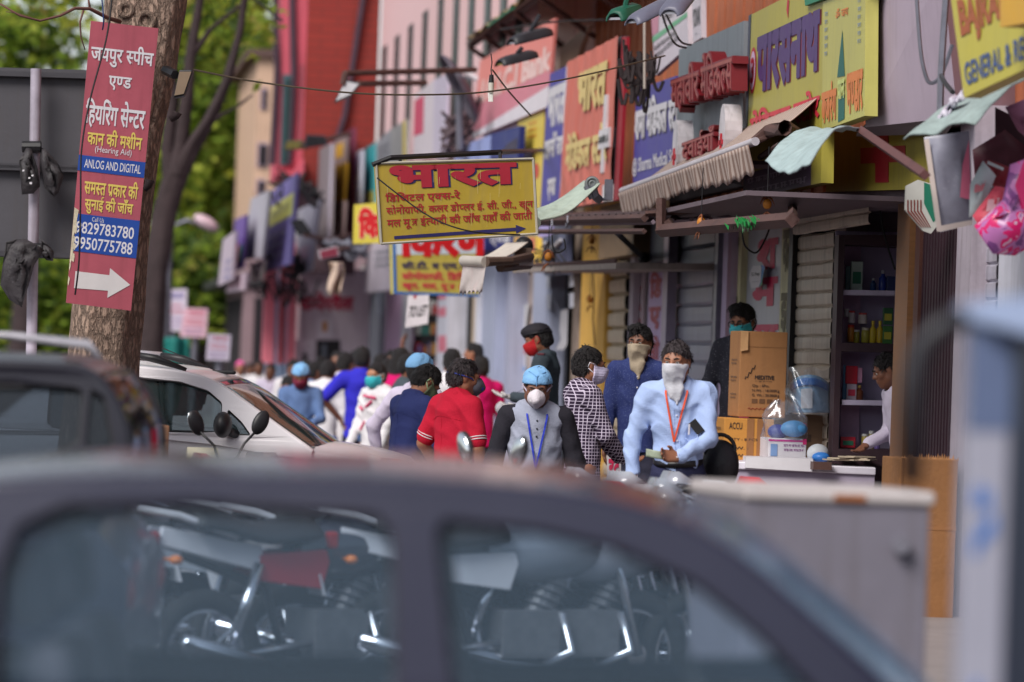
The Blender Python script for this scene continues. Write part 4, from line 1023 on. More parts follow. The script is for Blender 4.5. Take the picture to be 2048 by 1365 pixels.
tt = mat('tarp_teal', (164, 184, 186), .75, .2, 7, .2, 14, streak=.5, dirt=(96, 108, 108))
e0, e1, e2, e3 = PX(1530, 322, 4.0), PX(1617, 326, 3.85), PX(1722, 258, 4.68), PX(1650, 262, 4.7)
f = bil(e0, e1, e2, e3)
t = sheet('tarp_flap', 'small teal tarpaulin flap drooping over the yellow boards', 'tarpaulin', lambda u, v: f(u, v) + V((0, 0, .09 * math.sin(v * math.pi) - .06 * math.sin(u * math.pi) * (1 - v) + .005 * math.sin(u * 17 + v * 9) + .003 * math.sin(u * 31 - v * 23))), 40, 40, tt, .008)
MB().tube([PX(1722, 262, 4.66), PX(1850, 350, 4.3)], .03, 4).build('strut', mat('strut_brown', (96, 60, 60), .6, .2), t)
t2 = mat('tarp_grey', (150, 166, 164), .75, .25, 7, .3, 14, streak=.5, dirt=(98, 100, 98))
g0, g1, g2, g3 = PD(1806, 278, 19.6), PD(1950, 240, 19.0), PD(2080, 140, 19.4), PD(1990, 176, 21)
f = bil(g0, g1, g2, g3)
t = sheet('tarp_flap', 'large pale tarpaulin flap over the hanging goods at right', 'tarpaulin', lambda u, v: f(u, v) + V((0, 0, .05 * math.sin(v * 3.1) + .015 * math.sin(u * 11) + .004 * math.sin(u * 23 + v * 19))), 48, 32, t2, .01)
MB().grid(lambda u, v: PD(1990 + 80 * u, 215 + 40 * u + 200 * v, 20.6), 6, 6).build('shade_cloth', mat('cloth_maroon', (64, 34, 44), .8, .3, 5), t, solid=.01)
mb = MB()
for i in range(60):
    pass
t = thing('plastic_bundle', 'crumpled white plastic bundle stuck on the right tarpaulin', 'plastic bag', PD(1912, 200, 19.6))
MB().grid(lambda u, v: PD(1875 + 55 * u, 232 - 58 * u + 20 * v + 6 * math.sin(u * 9 + v * 5), 19.7 + .06 * math.sin(u * 12 - v * 7)), 22, 12).build('film', mat('film_white', (196, 190, 204), .3, .15), t, smooth='all', solid=.01)
def pouch(lab, pts, d, m, bands=(), name='hanging_packet', cat='packet', puff=.04, seed=1):
    """a filled packet: outline given in the picture, bulging in the middle"""
    cx = sum(p_[0] for p_ in pts) / len(pts); cy = sum(p_[1] for p_ in pts) / len(pts)
    t = thing(name, lab, cat, PD(cx, cy, d))
    n = len(pts); mb = MB(); rings = [1, .93, .75, .5, .25]
    vs = []; fs = []
    for side in (-1, 1):
        b = len(vs)
        for k, s_ in enumerate(rings):
            h = puff * (1 - s_ ** 3) + .002
            for (x, y) in pts:
                vs.append(PD(cx + (x - cx) * s_, cy + (y - cy) * s_, d + side * h * (1 + .45 * math.sin(x * .3 + y * .2 + seed) + .3 * math.sin(k * 2.3 + x * .13))))
        vs.append(PD(cx, cy, d + side * puff))
        for k in range(len(rings) - 1):
            for i in range(n):
                i2 = (i + 1) % n; q_ = (b + k * n + i, b + k * n + i2, b + (k + 1) * n + i2, b + (k + 1) * n + i); fs.append(q_ if side > 0 else q_[::-1])
        for i in range(n):
            e = b + (len(rings) - 1) * n; q_ = (e + i, e + (i + 1) % n, len(vs) - 1); fs.append(q_ if side > 0 else q_[::-1])
    mb.add(vs, fs); mb.build('wrapper', m, t, smooth='all')
    for k, (bp_, bm_) in enumerate(bands):
        MB().poly(*[PD(x, y, d - puff * 1.35 - .004 * k) for x, y in bp_]).build('print', bm_, t)
    return t
hd = 19.8
pouch('clear hanging packet with pale frame under the right tarpaulin', [(1848, 275), (1938, 262), (1942, 330), (1945, 448), (1880, 466), (1862, 380)], hd + .4, mat('packet_grey', (140, 140, 156), .25, .2, 6), [([(1848, 280), (1858, 278), (1884, 462), (1874, 464)], plain('packet_edge', (206, 192, 186))), ([(1880, 452), (1945, 440), (1945, 450), (1880, 464)], plain('packet_edge', (206, 192, 186))), ([(1925, 330), (1938, 280), (1942, 400), (1920, 395)], plain('packet_pink', (214, 110, 140)))])
pouch('tilted white packet with red numerals hanging among red packets', [(1966, 322), (1992, 352), (1964, 420), (1938, 436), (1940, 370)], hd - .1, plain('packet_white', (196, 206, 210)), [([(1950, 370), (1972, 362), (1966, 382), (1948, 386)], plain('packet_rose', (214, 130, 140)))])
pouch('dark red packet hanging behind the white one', [(1978, 320), (2020, 335), (2012, 372), (1990, 380), (1962, 330)], hd + .1, plain('packet_darkred', (130, 24, 40)), [([(1976, 322), (2008, 336), (2006, 342), (1974, 328)], plain('packet_white', (196, 206, 210)))])
pouch('coral packet with pale print hanging at the right', [(1990, 372), (2014, 376), (2010, 430), (1960, 456), (1945, 432)], hd - .2, plain('packet_coral', (222, 84, 104)), [([(1976, 400), (2000, 396), (1992, 420), (1972, 424)], plain('packet_pale', (230, 180, 190)))])
M_bagm = mat('bag_violet', (150, 84, 150), .25, .25, 5)
n, l = nodes_of(M_bagm); tcb = n.new('ShaderNodeTexCoord'); nb_ = n.new('ShaderNodeTexNoise'); nb_.inputs['Scale'].default_value = 7; nb_.inputs['Distortion'].default_value = 1.2; l.new(tcb.outputs['Object'], nb_.inputs[0])
cb_ = n.new('ShaderNodeValToRGB'); cb_.color_ramp.interpolation = 'CONSTANT'
for k_, (po, c_) in enumerate(((0, (120, 70, 128)), (.42, (176, 110, 168)), (.52, (206, 30, 104)), (.60, (206, 170, 200)), (.66, (150, 84, 150)))):
    e_ = cb_.color_ramp.elements[k_] if k_ < 2 else cb_.color_ramp.elements.new(po)
    e_.position = po; e_.color = lin(c_) + (1,)
l.new(nb_.outputs['Fac'], cb_.inputs[0]); l.new(cb_.outputs[0], n['Principled BSDF'].inputs['Base Color'])
bg_ = pouch('big glossy pink and violet carry bag hanging at the right edge', [(2020, 330), (2100, 300), (2100, 470), (2030, 512), (1985, 508), (1948, 452), (1968, 436), (2005, 400)], hd - .45, mat('bag_violet', (150, 80, 150), .25, .25, 5), [([(2048, 320), (2058, 330), (2052, 430), (2030, 372)], plain('bag_rose', (190, 40, 100)))], 'carry_bag', 'bag', .07)
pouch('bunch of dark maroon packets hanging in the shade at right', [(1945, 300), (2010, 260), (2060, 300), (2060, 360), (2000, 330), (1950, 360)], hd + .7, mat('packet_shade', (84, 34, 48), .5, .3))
pouch('pinkish packet tucked at the right under the tarpaulin', [(2010, 215), (2070, 190), (2070, 290), (2036, 262)], hd + .3, plain('packet_mauve', (180, 120, 150)))
TX = 4.6
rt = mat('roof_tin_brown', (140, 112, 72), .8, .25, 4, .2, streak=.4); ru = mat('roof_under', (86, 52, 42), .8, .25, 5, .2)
r_a, r_b = PX(932, 80, TX), PX(1150, -80, TX)
t = thing('lean_to_roof', 'brown tin lean-to roof jutting over the street at the top', 'roof', r_a)
zt = r_a.z
a = r_a; b_ = V((TX, r_b.y, zt)); c_ = V((5.4, r_b.y, zt + .35)); d_ = V((5.4, a.y, zt + .35))
f = bil(a, b_, c_, d_)
MB().grid(lambda u, v: f(u, v) + V((0, 0, .02 * math.sin(u * 70))), 90, 4).build('sheet', [rt], t, solid=.012)
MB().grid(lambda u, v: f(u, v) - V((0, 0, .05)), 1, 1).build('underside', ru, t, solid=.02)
mb = MB()
for u in (.02, .18, .34, .5, .7, .95): mb.tube([f(u, .02) - V((0, 0, .1)), V((5.2, f(u, 0).y, zt - .46))], .028, 4)
mb.tube([f(0, .1) - V((0, 0, .09)), f(1, .1) - V((0, 0, .09))], .04, 4)
mb.build('rafter', mat('rafter_brown', (78, 48, 44), .7, .25, 6), t)
MB().obox(f(.25, 0) + V((-.02, 0, -.05)), (0, -2.2, 0), (.3, 0, .1), (0, 0, .02)).build('green_trim', mat('trim_green', (30, 120, 90), .5), t)
t, fr = sign('cream leaning panel behind the rafters of the tin roof', (1122, 95), (1178, 50), (1150, 128), (1060, 228), fx_(5.1), mat('panel_creamdark', (176, 156, 140), .7, .15, 4, streak=.3), .05)
M_lamp = mat('lamp_housing', (44, 44, 50), .45, .2, 9); M_lens = mat('lamp_lens', (150, 150, 160), .15, .1)
def flood(lab, p0, p1, h, d, stem=None, m=M_lamp, fl=M_lens, name='flood_light'):
    """trough lamp seen from its end-left: p0 p1 picture ends of the lower rim"""
    a, b = PD(*p0, d), PD(*p1, d + .25); ax = (b - a); L = ax.length; t = thing(name, lab, 'lamp', a)
    w_ = V((ax.y, -ax.x, 0)).normalized() * .075; hh = V((0, 0, h))
    mb = MB()
    prof = [(-1, 0), (-.95, .35), (-.6, .85), (0, 1), (.6, .85), (.95, .35), (1, 0)]
    def fn(u, v):
        k = v * 6; i = min(5, int(k)); fq = k - i; q = [prof[i][j] + (prof[i + 1][j] - prof[i][j]) * fq for j in (0, 1)]
        s_ = 1 - .35 * (abs(u - .5) * 2) ** 6
        return a + ax * u + w_ * q[0] * s_ + hh * q[1] * s_
    mb.grid(fn, 14, 12); mb.build('housing', m, t, smooth=True, solid=.008)
    MB().slab(a + ax * .04 - w_ * .8 + V((0, 0, .01)), b - ax * .04 - w_ * .8 + V((0, 0, .01)), b - ax * .04 + w_ * .8 + V((0, 0, .01)), a + ax * .04 + w_ * .8 + V((0, 0, .01)), (0, 0, .015)).build('lens', fl, t)
    if stem: MB().tube([a + ax * .5 + hh, PD(*stem, d + .12)], .018, 6).build('stem', m, t)
flood('black trough flood light under the tin roof, upper of two', (1022, 92), (1098, 72), .08, 32, (1080, 30))
flood('black trough flood light with olive rim, lower of two', (998, 134), (1068, 116), .07, 31.6, (1045, 95), fl=mat('lens_olive', (120, 112, 60), .3))
flood('green street lamp hood high beside the peach cladding', (1228, 44), (1272, 30), .08, 24.5, (1258, -20), m=mat('lamp_green', (20, 84, 66), .5, .15))
flood('long grey lamp hood slanting in at the top edge', (1262, 52), (1352, 6), .06, 23.0, None, m=mat('lamp_grey', (100, 100, 118), .4, .2))
flood('short grey lamp hood at the top above the white hoarding', (1338, 34), (1372, -10), .06, 22.8, None, m=mat('lamp_grey', (100, 100, 118), .4, .2))
def boxlamp(lab, pts, d, m, face, arm=None, am=M_rust):
    q = [PD(x, y, d) for x, y in pts]; fr = Frame(*q); t = thing('flood_light', lab, 'lamp', q[0])
    MB().slab(*q, -fr.n * .12).build('housing', m, t, bev=.01)
    MB().slab(*[sum(q, V()) / 4 + (p_ - sum(q, V()) / 4) * .85 + fr.n * .006 for p_ in q], -fr.n * .005).build('lens', face, t)
    for k, ar in enumerate(arm or []): MB().tube([PD(x, y, dd) for x, y, dd in ar], .03, 6).build('arm', am, t)
boxlamp('dark flood light on two long rusty arms before the red wall', [(668, 206), (700, 192), (722, 166), (690, 160)], 36, M_lamp, mat('lens_pale', (200, 200, 206), .2), [[(690, 147, 36), (950, 140, 38)], [(716, 168, 36), (850, 166, 38)], [(690, 147, 36), (686, 170, 36)]])
boxlamp('black square flood light tilted beside the purple board', [(596, 472), (624, 466), (604, 438), (580, 442)], 50, M_black, M_lamp, [[(610, 470, 50), (660, 482, 52), (700, 470, 54)]])
boxlamp('blue grey lamp hood before the red wall', [(608, 296), (656, 290), (650, 272), (612, 270)], 50, mat('hood_slate', (70, 74, 92), .5), M_lamp, [[(650, 280, 50), (700, 268, 52)]])
boxlamp('dark olive lamp hood left of the slate one', [(566, 300), (614, 298), (606, 280), (572, 282)], 52, M_lamp, mat('lens_olive', (120, 112, 60), .3), [[(600, 290, 52), (650, 285, 52)]])
boxlamp('flood light with maroon face among the far boards', [(640, 520), (680, 512), (676, 492), (636, 502)], 44, mat('hood_pale', (176, 170, 180), .5), mat('lens_maroon', (120, 40, 60), .4), [[(676, 500, 44), (730, 490, 46)]])
boxlamp('flood light on the tree trunk side pointing right', [(346, 196), (368, 192), (386, 140), (358, 140)], 23.6, M_black, mat('lens_dusty', (130, 110, 90), .4), [[(350, 150, 23.6), (330, 140, 23.7)]], M_black)
t = thing('cloth_strip', 'cream frayed cloth hanging from the far lamp bracket', 'cloth', PD(672, 560, 43))
def rag(u, v): return PD(658 + 28 * u + 3 * math.sin(v * 5), 525 + 58 * v + (8 * abs(math.sin(u * 7)) if v > .98 else 0), 43 + .1 * math.sin(u * 8 + v * 3))
MB().grid(rag, 18, 10).build('cloth', mat('cloth_cream', (196, 172, 156), .8, .2, 6), t, smooth='all', solid=.01)
t = thing('dish_aerial', 'big dark mesh dish aerial on the roof below the slit windows', 'aerial', PD(910, 180, 40))
dM = Matrix(((0.5, 0, .86), (0, 1, 0), (-.86, 0, .5)))
MB().ell(PD(915, 178, 42), (.42, .42, .12), dM, 24, 8, 0, 90).build('dish', mat('dish_mesh', (88, 80, 92), .6, .2), t, smooth=True, solid=.01)
mb = MB(); mb.tube([PD(915, 178, 41.9), PD(895, 138, 41.5)], .02, 5).tube([PD(940, 160, 41.5), PD(895, 138, 41.5)], .015, 5).tube([PD(918, 190, 42), PD(920, 300, 42)], .04, 6); mb.build('feed_arm', M_steel, t)
MB().tube([PD(928, 142, 41), PD(955, 160, 41)], .03, 8).build('feed_horn', W_white, t)
t = thing('steel_frame', 'tangled rusty roof frames and netting under the dish aerial', 'frame', PD(920, 240, 43))
mb = MB(); rnd = random.Random(21)
for i in range(26):
    a = PD(rnd.uniform(880, 960), rnd.uniform(195, 310), 43 + rnd.random()); b = PD(rnd.uniform(880, 960), rnd.uniform(195, 310), 43 + rnd.random()); mb.tube([a, (a + b) / 2 + V((0, 0, -.1)), b], rnd.choice((.012, .02, .03)), 5)
mb.build('bar', mat('frame_dark', (82, 66, 72), .7, .3), t)
def tangle(lab, x0, x1, y0, y1, d, n, seed, r=.014, sag=.25, m=M_black, name='cable_tangle'):
    rnd = random.Random(seed); mb = MB()
    for i in range(n):
        a = V((rnd.uniform(x0, x1), rnd.uniform(y0, y1))); pts = []
        dx, dy = rnd.uniform(-1, 1) * (x1 - x0) * .5, rnd.uniform(-1, 1) * (y1 - y0) * .3
        dd = d + rnd.uniform(-.3, .3); cv = rnd.uniform(.1, sag) * (y1 - y0)
        for k in range(9):
            s_ = k / 8; pts.append(PD(a.x + dx * s_, a.y + dy * s_ + cv * math.sin(math.pi * s_), dd))
        mb.tube(pts, r * rnd.uniform(.6, 1.4), 5)
    return tag(mb.build(name, m), lab, 'cables')
tangle('dense tangle of black cables over the striped pink pillar', 530, 612, 505, 580, 56, 46, 31, .016, .6)
tangle('thick bunch of old cables between salmon banner and white hoarding', 1252, 1305, 95, 190, 29.5, 40, 32, .014, .5, mat('cable_brown', (58, 48, 50), .7))
tangle('loose dark cables under the far lamp hoods', 560, 640, 345, 400, 54, 16, 33, .03, .4)
tangle('grey clutter of cables by the far maroon lamp', 670, 740, 470, 505, 45, 20, 34, .03, .4, M_steel)
t = thing('hanging_bulb', 'white spiral-less tube bulb hanging from a thin wire', 'bulb', PD(983, 180, 25))
c = PD(983, 150, 25)
MB().tube([PD(982, 108, 25), PD(984, 125, 25), PD(982, 140, 25), c], .004, 5).build('wire', M_black, t)
MB().cyl(PD(983, 150, 25), PD(982.5, 166, 25), .014, .018, 12).build('socket', M_black, t, smooth=True)
MB().cyl(PD(982.5, 166, 25), PD(982, 186, 25), .019, .017, 12).build('base', mat('bulb_base', (206, 200, 190), .4), t, smooth=True)
mb = MB()
for dx in (-3, 0, 3): mb.cyl(PD(981.5 + dx, 184, 25), PD(981.5 + dx, 204, 25), .0065, n=8)
mb.build('tube', mat('bulb_glass', (226, 226, 220), .2), t, smooth=True)
def wire(lab, pts, r=.006, m=None, name='overhead_wire'):
    P = [PD(*q) for q in pts]; out = []
    for i in range(len(P) - 1):
        p0 = P[max(i - 1, 0)]; p1, p2 = P[i], P[i + 1]; p3 = P[min(i + 2, len(P) - 1)]
        for k in range(8):
            s_ = k / 8; out.append(.5 * ((2 * p1) + (p2 - p0) * s_ + (2 * p0 - 5 * p1 + 4 * p2 - p3) * s_ ** 2 + (3 * p1 - p0 - 3 * p2 + p3) * s_ ** 3))
    out.append(P[-1])
    return tag(MB().tube(out, r, 5).build(name, m or M_black, smooth=True), lab, 'wire')
wy = mat('wire_ochre', (86, 74, 60), .7)
wire('long sagging wire from the tree trunk across to the banners', [(388, 140, 23.6), (520, 165, 23.8), (700, 186, 24), (850, 190, 24.3), (983, 183, 24.8), (1150, 155, 25.5), (1330, 112, 27)], .006, wy)
wire('thin black wire hanging down over the red tree board', [(225, -10, 23.2), (212, 80, 23.2), (180, 200, 23.2), (163, 300, 23.2), (161, 400, 23.2), (158, 520, 23.25), (150, 590, 23.3)], .006)
wire('thin blue wire down the left side of the tree', [(203, -10, 23.3), (207, 40, 23.3), (205, 60, 23.35)], .005, mat('wire_blue', (40, 60, 110), .5))
wire('thin wire sagging across the face of the yellow board', [(754, 356, 23.8), (800, 392, 23.8), (850, 428, 23.8), (900, 452, 23.8), (960, 466, 23.85), (1040, 470, 24)], .005)
wire('slack wire from the bulb to the small yellow sheet', [(985, 140, 25), (1020, 186, 26), (1062, 232, 27.5)], .006, wy)
wire('black wire looping down over the white hoarding', [(1318, 10, 27), (1335, 60, 27), (1350, 88, 27), (1372, 96, 27.4)], .008)
wire('black wire beside it over the white hoarding', [(1322, 8, 27), (1345, 55, 27), (1362, 84, 27), (1382, 90, 27.4)], .008)
wire('pale wire down the peach cladding', [(1289, 30, 29), (1289, 100, 29), (1289, 178, 29)], .012, mat('wire_pale', (196, 186, 176), .5))
wire('grey wire looping over the lilac box', [(1832, -20, 21), (1840, 90, 21), (1848, 140, 21), (1860, 166, 21), (1882, 152, 21), (1905, 90, 21)], .012, M_steel)
wire('dark wire hanging down the lilac box', [(1893, -20, 20.8), (1886, 80, 20.8), (1882, 150, 20.8), (1880, 230, 20.8)], .02, M_steel)
wire('short wire bending to the right tarpaulin', [(1882, 150, 20.8), (1892, 168, 20.6), (1906, 185, 20.4)], .014, M_black)
wire('sagging black wire loop above the yellow ledge', [(1104, 470, 27), (1106, 495, 27), (1114, 506, 27), (1130, 498, 27), (1128, 478, 27)], .006)
wire('thin wire along the top of the far slit wall', [(1000, 60, 34), (1100, 45, 34), (1210, 40, 34)], .01)
wire('thin wire down beside the payment sticker', [(1484, 462, 26), (1490, 492, 26), (1512, 506, 26), (1530, 480, 26), (1545, 440, 26)], .007)
wire('black wire dangling across the medicine shelves', [(1756, 380, 25), (1766, 460, 25), (1790, 540, 25)], .007)
wire('twig-thin wire at the top left of the red wall', [(505, -5, 40), (535, 20, 40), (566, 43, 40)], .012)
from mathutils.bvhtree import BVHTree
def nets(D, org, h):
    """surface nets: one clean quad mesh of the zero level of D"""
    S = D < 0
    c = [S[:-1, :-1, :-1], S[1:, :-1, :-1], S[:-1, 1:, :-1], S[1:, 1:, :-1], S[:-1, :-1, 1:], S[1:, :-1, 1:], S[:-1, 1:, 1:], S[1:, 1:, 1:]]
    cnt = sum(x.astype(np.int8) for x in c)
    act = (cnt > 0) & (cnt < 8)
    idx = -np.ones(act.shape, np.int64); I = np.argwhere(act); idx[act] = np.arange(len(I))
    P = np.zeros((len(I), 3)); N = np.zeros(len(I))
    off = np.array([(a, b, d) for d in (0, 1) for b in (0, 1) for a in (0, 1)])
    vals = [D[I[:, 0] + o[0], I[:, 1] + o[1], I[:, 2] + o[2]] for o in off]
    for i in range(8):
        for j in range(i + 1, 8):
            if np.abs(off[i] - off[j]).sum() != 1: continue
            a, b = vals[i], vals[j]; m = (a < 0) != (b < 0)
            t = np.where(m, a / np.where(m, a - b, 1), 0)
            P[m] += off[i] + (off[j] - off[i]) * t[m, None]; N[m] += 1
    P = (P / N[:, None] + I) * h + org
    F_ = []
    for ax in range(3):
        a = [slice(None)] * 3; b = [slice(None)] * 3; a[ax] = slice(0, -1); b[ax] = slice(1, None)
        s0, s1 = S[tuple(a)], S[tuple(b)]
        o1, o2 = (ax + 1) % 3, (ax + 2) % 3
        inner = [slice(None)] * 3; inner[o1] = slice(1, -1); inner[o2] = slice(1, -1)
        for flip, m in ((0, s0 & ~s1), (1, ~s0 & s1)):
            mm = np.zeros_like(m); mm[tuple(inner)] = m[tuple(inner)]
            E = np.argwhere(mm)
            if not len(E): continue
            def cell(d1, d2):
                q = E.copy(); q[:, o1] += d1; q[:, o2] += d2; return idx[q[:, 0], q[:, 1], q[:, 2]]
            q = np.stack([cell(-1, -1), cell(0, -1), cell(0, 0), cell(-1, 0)], 1)
            F_.append(q[:, ::-1] if flip else q)
    return P, np.concatenate(F_)
A_ = lambda p: np.array(p, float)
class Field:
    def __init__(s, prims, h, pad=.05):
        """prims: dicts k='cone'|'ell'; op 'u' join, 's' cut away; b blend radius"""
        s.h = h; lo = np.full(3, 9e9); hi = -lo
        for p in prims:
            if p['op'] != 'u': continue
            l, u = s.bb(p); lo = np.minimum(lo, l); hi = np.maximum(hi, u)
        s.org = lo - pad; n = np.ceil((hi - lo + 2 * pad) / h).astype(int) + 1
        s.D = np.full(n, .2); s.n = n
        for p in prims: s.put(p)
    def bb(s, p):
        if p['k'] == 'cone':
            a, b = A_(p['a']), A_(p['b']); r = max(p['r1'], p['r2'])
            return np.minimum(a, b) - r, np.maximum(a, b) + r
        r = max(p['r']); return A_(p['c']) - r, A_(p['c']) + r
    def put(s, p):
        l, u = s.bb(p); m = p['bl'] + .03
        i0 = np.maximum(0, np.floor((l - m - s.org) / s.h).astype(int)); i1 = np.minimum(s.n, np.ceil((u + m - s.org) / s.h).astype(int) + 1)
        if (i1 <= i0).any(): return
        g = [s.org[k] + s.h * np.arange(i0[k], i1[k]) for k in range(3)]
        X, Y, Z = np.meshgrid(*g, indexing='ij', sparse=False)
        Q = np.stack([X, Y, Z], -1)
        if p['k'] == 'cone':
            a, b = A_(p['a']), A_(p['b']); ab = b - a; q = Q - a; L2 = max(1e-9, ab @ ab)
            t = np.clip((q @ ab) / L2, 0, 1); r_ = p['r1'] + (p['r2'] - p['r1']) * t
            w = q - t[..., None] * ab
            if p.get('flat'):
                fd, k = A_(p['flat'][0]), p['flat'][1]; cpt = w @ fd
                w = w + (cpt * (1 / k - 1))[..., None] * fd
                d = (np.sqrt((w * w).sum(-1)) - r_) * (k if k < 1 else 1)
            else: d = np.sqrt((w * w).sum(-1)) - r_
        else:
            M = p.get('M'); q = Q - A_(p['c'])
            if M is not None: q = q @ M          # columns of M are the local axes
            r = A_(p['r']); k0 = np.sqrt(((q / r) ** 2).sum(-1)); k1 = np.sqrt(((q / r ** 2) ** 2).sum(-1))
            d = k0 * (k0 - 1) / np.maximum(k1, 1e-6)
        sl = tuple(slice(i0[k], i1[k]) for k in range(3)); D = s.D[sl]; b = p['bl']
        if p['op'] == 's': d = -d; hh = np.maximum(b - np.abs(D - d), 0) / max(b, 1e-6); s.D[sl] = np.maximum(D, d) + hh * hh * b / 4
        else: hh = np.maximum(b - np.abs(D - d), 0) / max(b, 1e-6); s.D[sl] = np.minimum(D, d) - hh * hh * b / 4
    def coords(s):
        g = [s.org[k] + s.h * np.arange(s.n[k]) for k in range(3)]
        return np.meshgrid(*g, indexing='ij')
    def cut(s, n, c):
        """drop everything on the side n points to, beyond the point c"""
        n = A_(n); X, Y, Z = s.coords(); s.D = np.maximum(s.D, (X - c[0]) * n[0] + (Y - c[1]) * n[1] + (Z - c[2]) * n[2]); return s
    def grow(s, a): s.D = s.D - a; return s
    def fold(s, amp, f=(22, 14, 17), ph=0):
        X, Y, Z = s.coords()
        wx = X + .035 * np.sin(Z * 13 + ph) + .02 * np.sin(Y * 21 + 2 * ph); wz = Z + .05 * np.sin(X * 11 + Y * 8 + ph) + .02 * np.sin(X * 29 - ph)
        r1 = 1 - np.abs(np.sin(wz * 25 + X * 13 - Y * 9 + ph)) * 1.6          # sharp drag creases
        r2 = 1 - np.abs(np.sin(wx * 30 + wz * 18 + Y * 22 + ph * 1.3)) * 1.6
        r3 = np.sin(wx * 46 - wz * 31 + Y * 27 + ph)
        msk = .5 + .5 * np.sin(X * 7 + Z * 5 + ph * 3) * np.sin(Y * 6 - Z * 8 + ph)
        s.D = s.D - 1.45 * amp * (.75 * np.maximum(r1, -.3) * msk + .6 * np.maximum(r2, -.3) * (1 - msk) + .22 * r3); return s
    def mesh(s): 
        s.D[0] = s.D[-1] = .2; s.D[:, 0] = s.D[:, -1] = .2; s.D[:, :, 0] = s.D[:, :, -1] = .2
        return nets(s.D, s.org, s.h)
def put_mesh(name, PF, m, parent, attr=None):
    P, Fq = PF
    me = bpy.data.meshes.new(name)
    me.vertices.add(len(P)); me.vertices.foreach_set('co', P.astype(np.float32).ravel())
    me.loops.add(len(Fq) * 4); me.loops.foreach_set('vertex_index', Fq.astype(np.int32).ravel())
    me.polygons.add(len(Fq)); me.polygons.foreach_set('loop_start', np.arange(len(Fq), dtype=np.int32) * 4)
    me.polygons.foreach_set('use_smooth', np.ones(len(Fq), bool))
    me.update(calc_edges=True); me.materials.append(m)
    o = bpy.data.objects.new(name, me); col.objects.link(o); o.parent = parent; WM[o.name] = WM[parent.name]
    return o
def cone(a, b, r1, r2, bl=.03, op='u', flat=None): return dict(k='cone', a=tuple(a), b=tuple(b), r1=r1, r2=r2, bl=bl, op=op, flat=flat)
def ell(c, r, bl=.02, op='u', M=None): return dict(k='ell', c=tuple(c), r=tuple(r), bl=bl, op=op, M=M)
def npM(m): return np.array([list(r_) for r_ in m])
def fabric(name, rgb, **k):
    m = mat(name, rgb, .85, .1, 9, .25, 120, spec=.2); return m
SKIN = [mat('skin_brown', (150, 100, 76), .5, .1, 14, .08, 60), mat('skin_dark', (118, 76, 58), .5, .1, 14, .08, 60), mat('skin_tan', (172, 118, 88), .5, .1, 14, .08, 60)]
M_hair = mat('hair_black', (25, 20, 22), .55, .4, 40, .9, 120)
M_hairg = mat('hair_greying', (54, 45, 48), .55, .6, 44, .9, 120, stretch=(1, 1, .4))
M_eyew = mat('eye_white', (170, 160, 154), .3, .03); M_eyed = mat('eye_dark', (24, 18, 18), .15, .05)
M_cap = mat('cap_blue', (126, 176, 222), .8, .1, 16, .3, 60)
def checks():
    m = fabric('cloth_check', (70, 52, 70)); n, l = nodes_of(m); p = n['Principled BSDF']
    tc = n.new('ShaderNodeTexCoord'); sp = n.new('ShaderNodeSeparateXYZ'); l.new(tc.outputs['Object'], sp.inputs[0])
    ad = n.new('ShaderNodeMath'); ad.operation = 'MULTIPLY_ADD'; ad.inputs[1].default_value = .3; l.new(sp.outputs[1], ad.inputs[0]); l.new(sp.outputs[0], ad.inputs[2])
    ou = []
    for so, sc_ in ((ad.outputs[0], 48.0), (sp.outputs[2], 48.0)):
        a = n.new('ShaderNodeMath'); a.operation = 'MULTIPLY'; a.inputs[1].default_value = sc_; l.new(so, a.inputs[0])
        f = n.new('ShaderNodeMath'); f.operation = 'FRACT'; l.new(a.outputs[0], f.inputs[0])
        g = n.new('ShaderNodeMath'); g.operation = 'LESS_THAN'; g.inputs[1].default_value = .2; l.new(f.outputs[0], g.inputs[0]); ou.append(g)
    mxx = n.new('ShaderNodeMath'); mxx.operation = 'MAXIMUM'; l.new(ou[0].outputs[0], mxx.inputs[0]); l.new(ou[1].outputs[0], mxx.inputs[1])
    mx = n.new('ShaderNodeMixRGB'); mx.inputs[1].default_value = lin((48, 34, 56)) + (1,); mx.inputs[2].default_value = lin((196, 184, 204)) + (1,)
    l.new(mxx.outputs[0], mx.inputs[0]); l.new(mx.outputs[0], p.inputs['Base Color']); return m
def dots(name, base, dot, scale, th):
    m = fabric(name, base); n, l = nodes_of(m); p = n['Principled BSDF']
    tc = n.new('ShaderNodeTexCoord'); v = n.new('ShaderNodeTexVoronoi'); v.inputs['Scale'].default_value = scale; v.inputs['Randomness'].default_value = .6
    l.new(tc.outputs['Object'], v.inputs['Vector']); g = n.new('ShaderNodeMath'); g.operation = 'LESS_THAN'; g.inputs[1].default_value = th; l.new(v.outputs['Distance'], g.inputs[0])
    mx = n.new('ShaderNodeMixRGB'); mx.inputs[1].default_value = lin(base) + (1,); mx.inputs[2].default_value = lin(dot) + (1,)
    l.new(g.outputs[0], mx.inputs[0]); l.new(mx.outputs[0], p.inputs['Base Color']); return m
